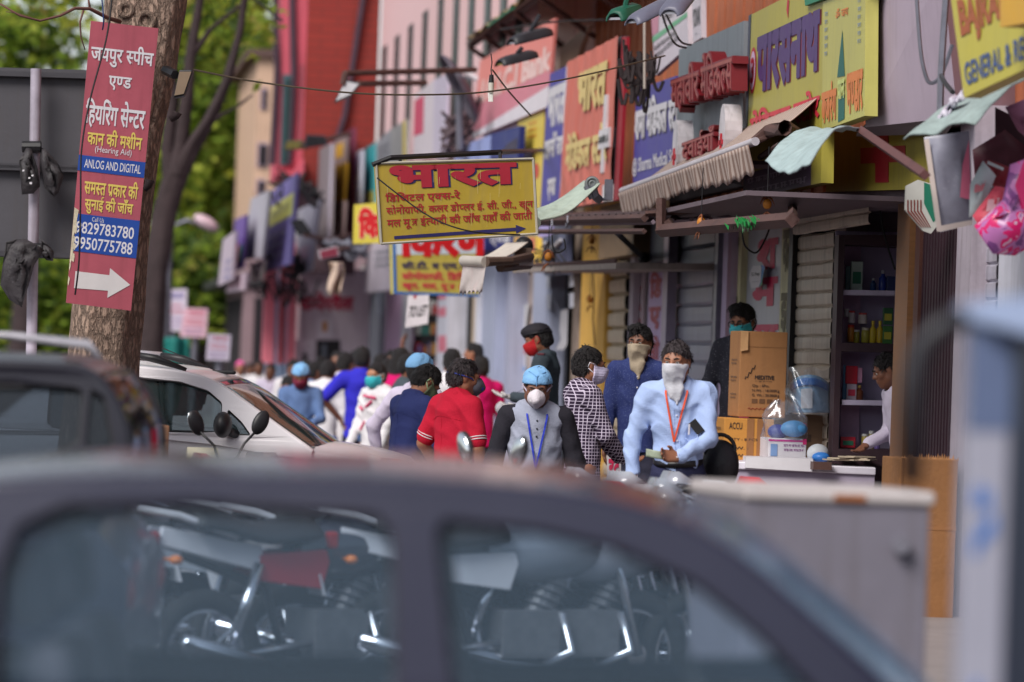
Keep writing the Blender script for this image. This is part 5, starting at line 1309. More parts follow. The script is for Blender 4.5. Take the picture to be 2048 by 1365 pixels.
def person(label, x, y_head, d, ground, face, skin=0, H=None, lean=0, lean_s=0, head=(0, 0, 0), arms=None, top=None, sleeve='long', bottom=(40, 40, 56),
           hem=.82, hair='short', hairm=None, cap=None, mask=None, fine=.007, build=.95, collar=None, extra=None, beard=False, group=None, legs=None, name='person', fold=.004, glasses=False, belt=None, tuck=False):
    """x: picture column of the head, y_head: picture row of the crown, d: distance; face: heading in degrees clockwise from up-street"""
    crown = PD(x, y_head, d)
    if H is None: H = (crown.z - ground) * 1.0
    S = H / 1.70
    t = thing(name, label, 'person', (0, 0, 0), group=group)
    fh = R(face); fy = V((math.sin(fh), math.cos(fh), 0)); fxv = V((math.cos(fh), -math.sin(fh), 0)); fz = V((0, 0, 1))
    Rw = Matrix((fxv, fy, fz)).transposed()
    Rt = Matrix.Rotation(-R(lean), 3, 'X') @ Matrix.Rotation(R(lean_s), 3, 'Y')
    hip = V((0, 0, .93 * S))
    tor = lambda p: hip + Rt @ (V(p) * S)
    neck = tor((0, -.005, .535))
    Rh = Matrix.Rotation(-R(head[0]), 3, 'Z') @ Matrix.Rotation(-R(head[1]), 3, 'X') @ Matrix.Rotation(R(head[2]), 3, 'Y')
    hc0 = neck + Rt @ V((0, .02, .06)) * S + Rh @ V((0, .012, .075)) * S
    topz = (hc0 + Rh @ V((0, 0, .115 * S)))
    base = V((crown.x, crown.y, ground)) - Rw @ V((topz.x, topz.y, 0))
    W = lambda p: base + Rw @ V(p)
    HD = lambda p: W(hc0 + Rh @ (V(p) * S))          # head-local point
    TW = lambda p: W(tor(p))
    t.location = base; WM[t.name] = Matrix.Translation(base)
    L = lambda p: tuple(V(p) - base)                   # meshes are stored relative to the thing
    hM = npM(Rw @ Rh); tM = npM(Rw @ Rt); fdir = tuple((Rw @ Rt) @ V((0, 1, 0)))
    hx = lambda p: L(HD(p)); tx = lambda p: L(TW(p))
    hl = lambda c, r, bl=.015, op='u': ell(hx(c), tuple(v * S for v in r), bl, op, hM)
    hcone = lambda a, b, r1, r2, bl=.012, op='u': cone(hx(a), hx(b), r1 * S, r2 * S, bl, op)
    face_pr = [hl((0, -.012, .022), (.076, .096, .094)), hl((0, .012, -.035), (.062, .078, .078), .03), hcone((0, .055, -.088), (0, .03, -.075), .026, .04, .03),
               hcone((-.052, .01, -.06), (0, .05, -.085), .025, .028, .03), hcone((.052, .01, -.06), (0, .05, -.085), .025, .028, .03),
               hcone((0, .088, .012), (0, .108, -.022), .009, .0145, .014), hcone((-.014, .096, -.026), (.014, .096, -.026), .009, .009, .01),
               hcone((-.045, .075, .022), (.045, .075, .022), .011, .011, .02),
               hl((-.03, .095, .004), (.018, .014, .011), .012, 's'), hl((.03, .095, .004), (.018, .014, .011), .012, 's'),
               hcone((-.045, .084, .0125), (-.018, .09, .0125), .0065, .0065, .006), hcone((.045, .084, .0125), (.018, .09, .0125), .0065, .0065, .006),
               hcone((-.045, .062, -.022), (-.03, .07, -.03), .018, .014, .02), hcone((.045, .062, -.022), (.03, .07, -.03), .018, .014, .02),
               hcone((-.022, .091, -.053), (.022, .091, -.053), .008, .008, .01), hcone((-.018, .088, -.064), (.018, .088, -.064), .009, .009, .01)]
    ears = [hl((s_ * .078, -.012, -.006), (.009, .02, .032), .008) for s_ in (-1, 1)]
    b_ = build
    sh = {s_: (s_ * .178 * (.9 + .1 * b_), -.012, .475) for s_ in (-1, 1)}
    skinp = face_pr + ears + [cone(L(W(neck + Rt @ V((0, -.01, -.05)) * S)), hx((0, -.018, -.07)), .056 * S, .052 * S, .03)]
    core = [cone(tx((0, 0, .42)), tx((0, 0, .25)), .12 * S, .115 * S, .03, 'u', (fdir, .7)), cone(tx((0, 0, .25)), tx((0, 0, 0)), .11 * S, .12 * S, .03, 'u', (fdir, .75))]
    arms = arms or {}
    armj = {}; hands = []
    for s_ in (-1, 1):
        shp = tor(sh[s_]); tgt = arms.get(s_, (s_ * .27, .05, -.12))       # wrist relative to hip centre (units of a 1.70 m figure)
        pole = V(arms.get('pole%d' % s_, (s_ * .5, -.7, -.3)))
        wr = hip + V(tgt[:3]) * S; L1, L2 = .285 * S, .255 * S
        dv = wr - shp; dl = min(dv.length, (L1 + L2) * .995); dn = dv.normalized(); wr = shp + dn * dl
        a_ = (L1 * L1 - L2 * L2 + dl * dl) / (2 * dl); hgt = math.sqrt(max(0, L1 * L1 - a_ * a_))
        pv = (pole - dn * pole.dot(dn)).normalized(); el = shp + dn * a_ + pv * hgt
        hd = (V(arms['hand%d' % s_]).normalized() if 'hand%d' % s_ in arms else ((wr - el).normalized() + V((0, 0, -.25))).normalized())
        armj[s_] = (shp, el, wr, hd)
        P_ = lambda p: L(W(p))
        skinp += [cone(P_(shp), P_(el), .05 * S, .042 * S, .03), cone(P_(el), P_(wr), .042 * S, .027 * S, .02)]
        side = V(arms.get('side%d' % s_, tuple(hd.cross(V((0, 0, 1))) if abs(hd.z) < .8 else V((0, 1, 0)) )))
        side = (side - hd * side.dot(hd)).normalized(); nrm = hd.cross(side) * (1 if arms.get('flip%d' % s_) else -1)
        curl = arms.get('curl%d' % s_, .5)
        pc = wr + hd * .012 * S
        for q in (-1.5, -.5, .5, 1.5):
            k0 = pc + side * q * .019 * S + hd * (.075 - .004 * abs(q)) * S
            hands.append(cone(P_(pc + side * q * .012 * S), P_(k0), .015 * S, .0125 * S, .012))
            ln = (.078, .088, .084, .066)[int(q + 1.5)] * S; c0 = k0; dr = hd
            for seg, (fr_, rr) in enumerate(((.45, .0098), (.3, .0088), (.25, .0078))):
                ang = curl * (.55, .75, .6)[seg]; dr = (dr * math.cos(ang) + nrm * math.sin(ang)).normalized()
                c1 = c0 + dr * ln * fr_; hands.append(cone(P_(c0), P_(c1), rr * S, (rr - .0008) * S, .004)); c0 = c1
        th0 = pc + side * -.022 * S + hd * .02 * S; th1 = th0 + (side * -.8 + hd * .6 + nrm * .3).normalized() * .038 * S; th2 = th1 + (hd * .9 + nrm * .5).normalized() * .032 * S
        hands += [cone(P_(pc), P_(th0), .015 * S, .014 * S, .012), cone(P_(th0), P_(th1), .0135 * S, .0105 * S, .008), cone(P_(th1), P_(th2), .0105 * S, .0085 * S, .005)]
    lg = legs or {}
    legj = {}
    for s_ in (-1, 1):
        ft = V(lg.get(s_, (s_ * .1, (.02, -.03)[s_ > 0], 0))) * S
        hj = hip + V((s_ * .085 * S, 0, -.02 * S)); an = ft + V((0, 0, .08 * S)); kn = (hj + an) / 2 + V((0, .035 * S, .02 * S))
        legj[s_] = (hj, kn, an, ft)
        skinp += [cone(L(W(hj)), L(W(kn)), .07 * S, .05 * S, .02), cone(L(W(kn)), L(W(an)), .05 * S, .036 * S, .02)]
    gloves = arms.get('gloves')
    body = put_mesh('body', Field(skinp + core + ([] if gloves else hands), fine).mesh(), SKIN[skin], t)
    if gloves: put_mesh('gloves', Field(hands, fine * .8).grow(.002).mesh(), mat('glove_white', (216, 208, 208), .5, .06), t)
    if fine < .009:
        for s_ in (-1, 1):
            e = MB(); e.ell(HD((s_ * .031, .0805, .002)), (.0115 * S,) * 3, None, 10, 8); e.cur = 1; e.ell(HD((s_ * .031, .0865, .0015)), (.0070 * S,) * 3, None, 8, 6)
            e.build('eye', [M_eyew, M_eyed], t, smooth='all')
            MB().tube([HD((s_ * .012, .098, .022)), HD((s_ * .03, .096, .028)), HD((s_ * .052, .078, .022))], [.0035 * S, .0045 * S, .002 * S], 6).build('eyebrow', M_hair, t, smooth='all')
    hm = hairm or M_hair
    if hair:
        Fh = Field([hl((0, -.014, .026), (.084, .104, .101), .01), hl((0, -.05, -.02), (.07, .066, .075), .03)] + ([hl((0, -.055, -.12), (.085, .06, .14), .04)] if hair == 'long' else []) + ([hl((.02, .03, .105), (.06, .06, .03), .03)] if hair == 'full' else []), fine, .03)
        X, Y, Z = Fh.coords()
        Fh.D = Fh.D + .0045 * np.sin(X * 150 + 3 * np.sin(Z * 60)) * np.sin(Y * 130 + 2 * np.sin(Z * 70)) + .006 * np.sin(X * 60 + Z * 45 + x) * np.sin(Y * 55 - Z * 30)
        fn_ = (Rw @ Rh) @ V((0, .80, -.60)); Fh.cut(fn_, hx((0, .085, .072)))
        if hair != 'long': Fh.cut((Rw @ Rh) @ V((0, -.25, -.97)), hx((0, -.06, -.082)))
        for s_ in (-1, 1): Fh.put(hl((s_ * .082, .02, -.02), (.03, .05, .038), .01, 's'))
        PFh = Fh.mesh(); put_mesh('hair', PFh, hm, t)
        if fine < .0085 and not cap:
            rnd = random.Random(int(x)); mb = MB(); hv = PFh[0]; cen = hx((0, -.02, .0)); crn = V(hx((.02, -.045, .115)))
            for _ in range(520):
                a0 = V(hv[rnd.randrange(len(hv))]); nn_ = (a0 - V(cen)).normalized(); dn_ = (a0 - crn); dn_ = (dn_ - nn_ * dn_.dot(nn_))
                if dn_.length < .01: continue
                dn_ = (dn_.normalized() + V((rnd.gauss(0, .3), rnd.gauss(0, .3), rnd.gauss(0, .2)))).normalized(); sd = dn_.cross(nn_) * rnd.uniform(.0025, .005); ln_ = rnd.uniform(.014, .032)
                a0 = a0 + base; mb.add([a0 - sd, a0 + sd, a0 + dn_ * ln_ * .6 + nn_ * .005 + sd * .7, a0 + dn_ * ln_ * .6 + nn_ * .005 - sd * .7, a0 + dn_ * ln_ + nn_ * .006], [(0, 1, 2, 3), (3, 2, 4)])
            tag(mb.build('hair_strand', hm, t))['kind'] = 'stuff'
    if beard:
        Fb = Field(face_pr[:5], fine, .03).grow(.004); Fb.cut((Rw @ Rh) @ V((0, .1, 1)), hx((0, 0, -.045))); put_mesh('beard', Fb.mesh(), hm, t)
    if cap == 'surgical':
        Fc = Field([hl((0, -.012, .035), (.09, .108, .098), .01), hl((0, -.03, .03), (.088, .1, .09), .03)], fine, .03)
        X, Y, Z = Fc.coords(); Fc.D = Fc.D + .003 * np.sin(X * 70 + Y * 50 + 2 * np.sin(Z * 40))
        Fc.cut((Rw @ Rh) @ V((0, .18, -.98)), hx((0, 0, .028))); c_ = put_mesh('cap', Fc.mesh(), M_cap, t)
        MB().tube([HD((0, .1, .04)), HD((0, .085, .09)), HD((0, .0, .134)), HD((0, -.09, .09))], .0028, 5).tube([HD((0, .08, .095)), HD((.05, .03, .115)), HD((.08, -.04, .07))], .0025, 5).tube([HD((0, .08, .095)), HD((-.05, .03, .115)), HD((-.08, -.04, .07))], .0025, 5).build('cap_seam', mat('cap_seam', (104, 156, 206), .8), t)
    if cap == 'beret':
        Fc = Field([hl((0, -.005, .055), (.088, .112, .062), .02), hl((0, .02, .085), (.07, .1, .045), .03)], fine, .03)
        Fc.cut((Rw @ Rh) @ V((0, -.1, -1)), hx((0, 0, .042))); put_mesh('beret', Fc.mesh(), mat('beret_black', (38, 34, 42), .75, .1), t)
        mb = MB(); mb.tube([HD((.088 * math.cos(a * .2618), -.008 + .11 * math.sin(a * .2618), .046 + .012 * math.sin(a * .2618))) for a in range(25)], .008, 6); mb.build('band', mat('band_black', (24, 22, 28), .4), t, smooth='all')
        MB().ell(HD((.02, .105, .075)), (.012, .012, .016)).build('badge', mat('badge_silver', (150, 150, 170), .3, metal=.6), t)
    if mask:
        kind, mc = mask[0], mask[1]
        mm = mat('mask_%d_%d_%d' % mc, mc, .75, .08, 20, .2, 80)
        if kind == 'n95':
            Fm = Field([hl((0, .085, -.045), (.058, .052, .056), .01), hl((0, .1, -.035), (.03, .045, .035), .03), hcone((0, .11, .006), (0, .142, -.045), .009, .009, .03), hcone((0, .142, -.045), (0, .10, -.10), .009, .009, .03)], fine * .9, .03)
            Fm.cut((Rw @ Rh) @ V((0, -1, .1)), hx((0, .055, -.03)))
        elif kind == 'kerchief':
            ff_ = tuple((Rw @ Rh) @ V((0, 1, 0)))
            Fm = Field([hl((0, -.006, -.012), (.081, .095, .085), .02), hl((0, .035, -.04), (.064, .072, .066), .03), hcone((0, .082, .0), (0, .078, -.08), .022, .03, .05), hcone((0, .104, -.004), (0, .108, -.04), .018, .02, .04), cone(hx((0, .05, -.09)), hx((-.012, .07, -.16)), .062 * S, .046 * S, .03, 'u', (ff_, .6)),
                        cone(hx((-.012, .07, -.15)), hx((-.03, .085, -.245)), .044 * S, .01 * S, .02, 'u', (ff_, .4))], fine, .03)
            X, Y, Z = Fm.coords()
            Fm.D = Fm.D - .0028 * (1 - 1.6 * np.abs(np.sin(Z * 30 + 26 * (X * fxv.x + Y * fxv.y) + 1.5 * np.sin(X * 30 + Z * 22) + x))); Fm.cut((Rw @ Rh) @ V((0, -.10, 1)), hx((0, .09, -.004)))
            Fm.cut((Rw @ Rh) @ V((0, -1, .2)), hx((0, -.05, 0)))
        else:
            Fm = Field(face_pr[:7] + [hl((0, .075, -.05), (.058, .045, .05), .03)], fine * .9, .03).grow(.006)
            X, Y, Z = Fm.coords(); Fm.D = Fm.D + .0015 * np.sin(Z * 380)
            Fm.cut((Rw @ Rh) @ V((0, .1, 1)), hx((0, .09, -.006))); Fm.cut((Rw @ Rh) @ V((0, -1, 0)), hx((0, .012, 0))); Fm.cut((Rw @ Rh) @ V((0, .3, -1)), hx((0, .05, -.125)))
        mo = put_mesh('mask', Fm.mesh(), mm, t)
        if kind != 'kerchief':
            mb = MB(); sc_ = mask[2] if len(mask) > 2 else mc; back = mask[3] if len(mask) > 3 else False
            for s_ in (-1, 1):
                if back:
                    mb.tube([HD((s_ * .05, .07, -.02)), HD((s_ * .074, .03, .0)), HD((s_ * .092, -.03, .005)), HD((s_ * .07, -.085, .01)), HD((0, -.12, .01))], .0045, 6)
                else:
                    mb.tube([HD((s_ * .055, .062, -.02)), HD((s_ * .075, .02, .008)), HD((s_ * .088, -.022, .018)), HD((s_ * .088, -.032, -.012))], .003, 6)
                    mb.tube([HD((s_ * .05, .058, -.085)), HD((s_ * .074, .015, -.05)), HD((s_ * .087, -.028, -.02))], .003, 6)
            mb.build('strap', mat('strap_%d_%d_%d' % sc_, sc_, .7), t, smooth='all')
        if len(mask) > 4 and mask[4]:
            o = MB().ell(HD((.026, .126, -.05)), (.015, .012, .016)).build('valve', mat('valve_%d_%d_%d' % mask[4], mask[4], .5), mo, smooth='all')
    if glasses:
        mb = MB()
        for s_ in (-1, 1):
            mb.torus(HD((s_ * .034, .105, .0)), Rw @ Rh @ V((0, 1, 0)), .024 * S, .0028, 20, 6); mb.tube([HD((s_ * .058, .1, .006)), HD((s_ * .08, .02, .006)), HD((s_ * .082, -.02, 0))], .0025, 5)
        mb.tube([HD((-.01, .107, .003)), HD((.01, .107, .003))], .0025, 5); mb.build('glasses', M_black, t, smooth='all')
    topm = top
    tp_ = [cone(tx((0, -.005, .44)), tx((0, .0, .30)), .155 * S * b_, .148 * S * b_, .05, 'u', (fdir, .68)), cone(tx((0, .0, .30)), tx((0, .005, .10)), .142 * S * b_, .138 * S * b_, .05, 'u', (fdir, .74)),
           cone(tx((0, .005, .10)), tx((0, 0, -.14 if hem < .88 else .0)), (.132 if tuck else .142) * S * b_, (.13 if tuck else .172) * S * b_, .05, 'u', (fdir, .78)),
           cone(tx((-.13, -.012, .465)), tx((.13, -.012, .465)), .062 * S, .062 * S, .05), cone(tx((0, -.015, .50)), tx((0, -.015, .44)), .072 * S, .11 * S, .05)]
    slv = []
    for s_ in (-1, 1):
        shp, el, wr, hd = armj[s_]
        if sleeve == 'long': slv += [cone(P_(shp), P_(el), .061 * S, .050 * S, .05), cone(P_(el), P_(el.lerp(wr, .93)), .051 * S, .040 * S, .03), cone(P_(el.lerp(wr, .9)), P_(el.lerp(wr, .97)), .040 * S, .037 * S, .01)]
        elif sleeve == 'half': slv += [cone(P_(shp), P_(shp.lerp(el, .82)), .068 * S, .066 * S, .05)]
        else: slv += [cone(P_(shp), P_(el), .067 * S, .054 * S, .05), cone(P_(el), P_(el.lerp(wr, .45)), .056 * S, .048 * S, .03)]
    two = collar and collar[0] == 'raglan'
    cl = tp_ + ([] if two else slv)
    if collar and collar[0] == 'shirt':
        for s_ in (-1, 1):
            cl += [cone(tx((s_ * .055, -.05, .545)), tx((s_ * .02, .07, .47)), .022 * S, .018 * S, .012), cone(tx((s_ * .055, -.05, .545)), tx((0, -.075, .545)), .022 * S, .022 * S, .02)]
    if collar and collar[0] == 'hood':
        cl += [cone(tx((-.07, -.04, .52)), tx((.07, -.04, .52)), .055, .055, .04), cone(tx((-.08, -.02, .52)), tx((0, .08, .48)), .045, .04, .03), cone(tx((.08, -.02, .52)), tx((0, .08, .48)), .045, .04, .03)]
    Ft = Field(cl, fine); Ft.fold(fold, ph=x * .37)
    Ft.put(cone(tx((0, .035, .60)), tx((0, .02, .50)), .062 * S, .05 * S, .012, 's'))
    Ft.cut((Rw @ Rt) @ V((0, .05, -1)), tx((0, 0, hem - .93)))
    for s_ in (-1, 1):
        pass
    PFs = Ft.mesh(); put_mesh('shirt' if collar and collar[0] != 'hood' else 'top', PFs, topm, t)
    bvh = BVHTree.FromPolygons(PFs[0].tolist(), PFs[1].tolist()) if fine < .009 else None
    def surf(px_, pz_, front=1, off=.003):
        d_ = Rw @ Rt @ V((0, -front, 0)); o_ = TW((px_, front * .5, pz_)) - base
        h_ = bvh.ray_cast(o_, d_)[0] if bvh else None
        return (h_ + base if h_ is not None else TW((px_, front * .12, pz_))) - d_ * off
    if bvh and collar:
        lines = []
        z0_ = hem - .93 + .02
        if collar[0] == 'shirt':
            lines += [[surf(dx_2, .46 - (.46 - z0_) * k / 14, 1, .001) for k in range(15)] for dx_2 in (-.014, .016)] + [[surf(q_[0], q_[1], 1, .001) for q_ in ((-.05, .31), (-.05, .22), (-.085, .20), (-.12, .22), (-.12, .31), (-.05, .31))]]
        if collar[0] != 'hood':
            lines += [[surf(-.15 + .3 * k / 12, .39 + .012 * math.cos((k - 6) * .5), -1, .001) for k in range(13)], [surf(0, .39 - (.36 - max(0, z0_)) * k / 10, -1, .0005) for k in range(11)]]
        mb = MB()
        for ln_ in lines: mb.tube(ln_, .0022, 4)
        mb.build('seam', topm, t)
    if two:
        for s_ in (-1, 1):
            P2 = slv[:3] if s_ < 0 else slv[3:]
            Fs = Field(P2 + [cone(tx((s_ * .13, -.012, .47)), tx((s_ * .07, -.02, .515)), .066 * S, .055 * S, .04)], fine).grow(.006); Fs.fold(.004, ph=x)
            Fs.put(cone(tx((0, .035, .60)), tx((0, .02, .50)), .07 * S, .06 * S, .012, 's'))
            put_mesh('sleeve', Fs.mesh(), collar[1], t)
    if collar and collar[0] == 'polo':
        Fk = Field([cone(tx((-.05, -.055, .545)), tx((.05, -.055, .545)), .026, .026, .02), cone(tx((-.062, -.045, .54)), tx((-.028, .06, .485)), .024, .02, .02), cone(tx((.062, -.045, .54)), tx((.028, .06, .485)), .024, .02, .02)], fine * .8, .03)
        put_mesh('collar', Fk.mesh(), topm, t)
        mb = MB()
        for k in (0, 1):
            zo = .006 + k * .012
            mb.tube([tx_ for tx_ in [TW((-.035, .068, .475 + zo)), TW((-.075, -.0, .515 + zo)), TW((-.06, -.068, .53 + zo)), TW((0, -.085, .533 + zo)), TW((.06, -.068, .53 + zo)), TW((.075, 0, .515 + zo)), TW((.035, .068, .475 + zo))]], .0035, 6)
        for s_ in (-1, 1):
            shp, el, wr, hd = armj[s_]
            for k in (.74, .80):
                mb.torus(W(shp.lerp(el, k)), (Rw @ (el - shp)), .0665 * S, .0038, 24, 6)
        mb.build('white_piping', W_white, t, smooth='all')
    if collar and collar[0] == 'shirt':
        mb = MB()
        for k in range(6): mb.ell(surf(0, .43 - .075 * k), (.006,) * 3, None, 6, 4)
        mb.build('buttons', W_white, t) if fine < .009 else None
    tr = []
    for s_ in (-1, 1):
        hj, kn, an, ft = legj[s_]
        tr += [cone(P_(hj), P_(kn), .088 * S * b_, .075 * S, .03), cone(P_(kn), P_(an - V((0, 0, .03))), .075 * S, .062 * S, .03)]
    tr += [cone(tx((0, 0, -.06)), tx((0, 0, .12)), .145 * S * b_, (.152 if tuck else .13) * S * b_, .04, 'u', (fdir, .78))]
    Fp = Field(tr, max(fine, .009)); Fp.fold(.004, (14, 9, 26), x); Fp.cut((Rw @ Rt) @ V((0, 0, 1)), tx((0, 0, .075 if tuck else min(.06, hem - .93 + .03))))
    put_mesh('trousers', Fp.mesh(), fabric('trousers_%d_%d_%d' % bottom, bottom), t)
    for s_ in (-1, 1):
        hj, kn, an, ft = legj[s_]
        put_mesh('shoe', Field([cone(P_(ft + V((0, -.05, .045)) * 1), P_(ft + V((0, .13, .035))), .042, .035, .02), cone(P_(ft + V((0, -.03, .05))), P_(ft + V((0, -.02, .09))), .04, .04, .02)], .012).cut((0, 0, -1), P_(ft)).mesh(), mat('shoe_dark', (40, 34, 34), .5), t)
    if belt:
        mb = MB()
        mb.grid(lambda u, v: TW((.158 * b_ * math.cos(2 * math.pi * u), .125 * b_ * math.sin(2 * math.pi * u), .045 + .038 * v)), 32, 1); mb.build('belt', mat('belt_black', (28, 26, 30), .4), t, smooth='all', solid=.006)
    return dict(t=t, TW=TW, HD=HD, W=W, arm=armj, S=S, Rw=Rw, Rt=Rt, b=b_, surf=surf)
def lanyard(P, rgb, z1, dx=0, tag_=None, y=.118):
    TW = P['TW']; yb = (y + .012) * P['b']
    mb = MB(); sf = P['surf']
    for s_ in (-1, 1):
        L_ = [TW((s_ * .05, -.03, .545)), TW((s_ * .06, .03, .53))] + [sf(s_ * .064 + (dx - s_ * .064) * k / 9, .49 + (z1 - .49) * k / 9, 1, .008) for k in range(10)]
        mb.grid(lambda u, v: L_[round(u * 11)] + P['Rw'] @ V((.011 * (v - .5), .002, 0)), 11, 1)
    mb.build('lanyard', mat('lanyard_%d_%d_%d' % rgb, rgb, .6), P['t'], solid=.003)
    if tag_:
        w_, h_ = tag_[0], tag_[1]; q0 = sf(dx, z1, 1, .012); q1 = sf(dx, z1 - .1, 1, .016); X_ = P['Rw'] @ V((1, 0, 0)); Z_ = V((0, 0, 1))
        MB().tube([q0, q0 - Z_ * .035], .005, 6).build('clip', M_steel, P['t'])
        qb = q1 + Z_ * (.06 - h_); qt = q0 - Z_ * .04
        f = Frame(qb - X_ * w_ / 2, qb + X_ * w_ / 2, qt + X_ * w_ / 2, qt - X_ * w_ / 2)
        o = MB().slab(*f.c, -f.n * .003).build('card', W_white, P['t'])
        for k, (r, rgb2) in enumerate(tag_[2]): paint(o, f, r, plain('card_%d_%d_%d' % rgb2, rgb2), 'print', .002)
CL = dict(sky=fabric('cloth_sky', (168, 188, 230)), grey=fabric('cloth_heather', (156, 160, 178)), red=fabric('cloth_red', (184, 26, 52)), navy=fabric('cloth_navy', (44, 52, 100)), uniform=fabric('cloth_uniform', (70, 80, 88)),
          lilac=fabric('cloth_palelilac', (216, 204, 226)), white=fabric('cloth_white', (220, 216, 220)), denim=fabric('cloth_slate', (92, 116, 160)), blue=fabric('cloth_royal', (52, 48, 190)), mag=fabric('cloth_magenta', (206, 20, 104)), black=fabric('cloth_black', (40, 38, 46)))
P = person('man in pale blue shirt with white kerchief mask and orange lanyard, looking at notes', 1352, 687, 22.0, PAVE, 190, 0, lean=6, lean_s=3, head=(14, 6, 0),
           arms={-1: (.0, .27, .10), 'pole-1': (-.8, -.3, -.6), 'hand-1': (.75, .5, .05), 'side-1': (-.2, .3, -1), 'curl-1': .7, 'flip-1': True, 1: (.27, .06, -.06), 'pole1': (.8, -.6, 0)}, top=CL['sky'], bottom=(48, 50, 78), hem=.93, hair='short', hairm=M_hairg, mask=('kerchief', (206, 206, 214)), collar=('shirt',), belt=True, tuck=True, fold=.007)
lanyard(P, (226, 84, 40), .20, .02)
TW = P['TW']
f = Frame(TW((.075, .135, .27)), TW((.15, .12, .26)), TW((.14, .13, .335)), TW((.075, .145, .33)))
MB().box(TW((-.115, .14, .29)), (.05, .02, .085), P['Rw'] @ Matrix.Rotation(.7, 3, 'Y')).build('pocket_phone', M_black, P['t'])
MB().tube([TW((-.07, .145, .245)), TW((-.075, .145, .31))], .006, 6).build('pocket_pen', W_white, P['t'])
nt_ = thing('banknotes', 'folded banknotes held by the man in the pale blue shirt', 'money', P['W'](P['arm'][-1][2]))
hp_ = P['W'](P['arm'][-1][2] + P['arm'][-1][3] * .1)
MB().grid(lambda u, v: hp_ + P['Rw'] @ V((.0 + .1 * u, .02 + .01 * math.sin(u * 5), .0 + .045 * (v - .5) + .015 * u)), 8, 4).build('note', mat('note_green', (150, 160, 140), .6, .25, 30), nt_, solid=.003, smooth='all')
bgx = thing('shoulder_bag', 'black bag hanging behind the man in the pale blue shirt', 'bag', TW((-.26, -.1, .0)))
MB().ell(TW((-.25, -.16, .02)), (.11, .10, .15), None, 20, 12).build('bag', mat('bag_black', (34, 32, 38), .5, .2, 12, .2), bgx, smooth='all')
MB().torus(TW((-.25, -.14, .12)), fwd, .085, .012, 24, 6, 0, 360).build('handle', M_black, bgx, smooth='all')
P = person('man in grey and black raglan shirt with blue surgical cap and white respirator, head bowed', 1075, 741, 23.0, 0, 183, 1, lean=4, head=(6, 17, 0), arms={1: (.29, .06, -.1), -1: (-.30, .05, -.1), 'pole1': (.9, -.5, 0), 'pole-1': (-.9, -.5, 0)}, top=CL['grey'], bottom=(50, 54, 70), hair='short', cap='surgical', mask=('n95', (214, 206, 214), (190, 180, 200), True, (200, 196, 200)), collar=('raglan', CL['black']), build=1.08, fold=.006, hem=.8)
lanyard(P, (40, 60, 190), .16, 0, (.085, .11, [((0, .78, 1, .9), (190, 40, 90)), ((.1, .1, .4, .5), (150, 130, 130)), ((.5, .2, .9, .3), (180, 100, 110)), ((.5, .4, .9, .5), (150, 150, 160))]))
mb = MB()
for k in range(3): mb.ell(P['surf'](0, .46 - .05 * k), (.006,) * 3, None, 6, 4)
mb.build('buttons', M_black, P['t'])
P = person('stout man in red polo shirt with white piping and grey respirator, seen from behind', 935, 724, 24.8, 0, 58, 0, lean=2, head=(22, 10, 0), arms={1: (.28, .06, -.1), -1: (-.27, .1, .0), 'pole1': (.7, -.8, 0)}, top=CL['red'], sleeve='half', bottom=(64, 60, 70), hairm=M_hairg, mask=('n95', (92, 92, 104), (48, 64, 150), True, (40, 60, 190)), collar=('polo',), build=1.06, hem=.80)
P = person('man in small checked shirt and white mask, standing in profile by the roller shutter', 1182, 701, 24.0, PAVE, 76, 0, head=(8, 3, 0), arms={1: (.12, .26, .05), -1: (-.06, .3, .04), 'pole1': (.8, -.6, -.4), 'hand1': (-.3, .9, -.1), 'hand-1': (.4, .8, -.1)}, top=checks(), bottom=(60, 62, 76), mask=('surgical', (200, 192, 220), (226, 220, 230)), collar=('shirt',), hem=.74, fold=.004)
P = person('young man in navy dotted shirt with beige kerchief over his face', 1280, 658, 25.6, STEP, 196, 1, head=(12, 2, 0), arms={1: (.22, .1, -.08), -1: (-.25, .06, -.06)}, top=dots('cloth_dotted', (48, 58, 108), (120, 130, 170), 110, .18), bottom=(50, 50, 66), hair='full', mask=('kerchief', (176, 160, 138)), collar=('shirt',), build=.92)
P = person('guard in dark uniform and black beret with red mask and white gloves', 1068, 651, 29.0, STEP, -72, 0, lean=3, head=(2, 18, 0), arms={-1: (-.12, .24, .20), 1: (.10, .22, .13), 'pole-1': (-.5, -.6, -.6), 'pole1': (.5, -.6, -.6), 'hand-1': (0, 1, .1), 'hand1': (0, 1, -.1), 'gloves': True, 'curl-1': .35, 'curl1': .5}, top=CL['uniform'], bottom=(56, 62, 70), cap='beret', mask=('surgical', (190, 26, 34), (190, 26, 34)), collar=('shirt',))
TW = P['TW']
for s_ in (-1, 1): MB().box(TW((s_ * .15, -.01, .545)), (.10, .055, .015), P['Rw']).build('shoulder_tab', mat('tab_maroon', (110, 40, 54), .6), P['t'], bev=.004)
MB().ell(P['W'](P['arm'][1][2] + V((0, .15, -.02))), (.045, .04, .05)).build('crumpled_cloth', mat('tissue', (190, 186, 192), .5, .2, 30), P['t'], smooth='all')
P = person('shopkeeper in dark patterned shirt with glasses and teal mask behind the tall carton', 1482, 614, 26.9, STEP + .12, 208, 0, head=(10, 14, 0), arms={-1: (-.22, .1, .0), 1: (.2, .2, .05)}, top=dots('cloth_patterned', (42, 42, 52), (120, 120, 128), 60, .16), bottom=(48, 48, 60), hair='full', mask=('surgical', (64, 178, 190), (220, 220, 226)), collar=('shirt',), glasses=True, build=1.05)
lanyard(P, (30, 130, 150), .06, -.06, (.07, .1, [((0, .6, 1, .8), (190, 60, 90)), ((.3, .15, .7, .5), (60, 60, 70))]))
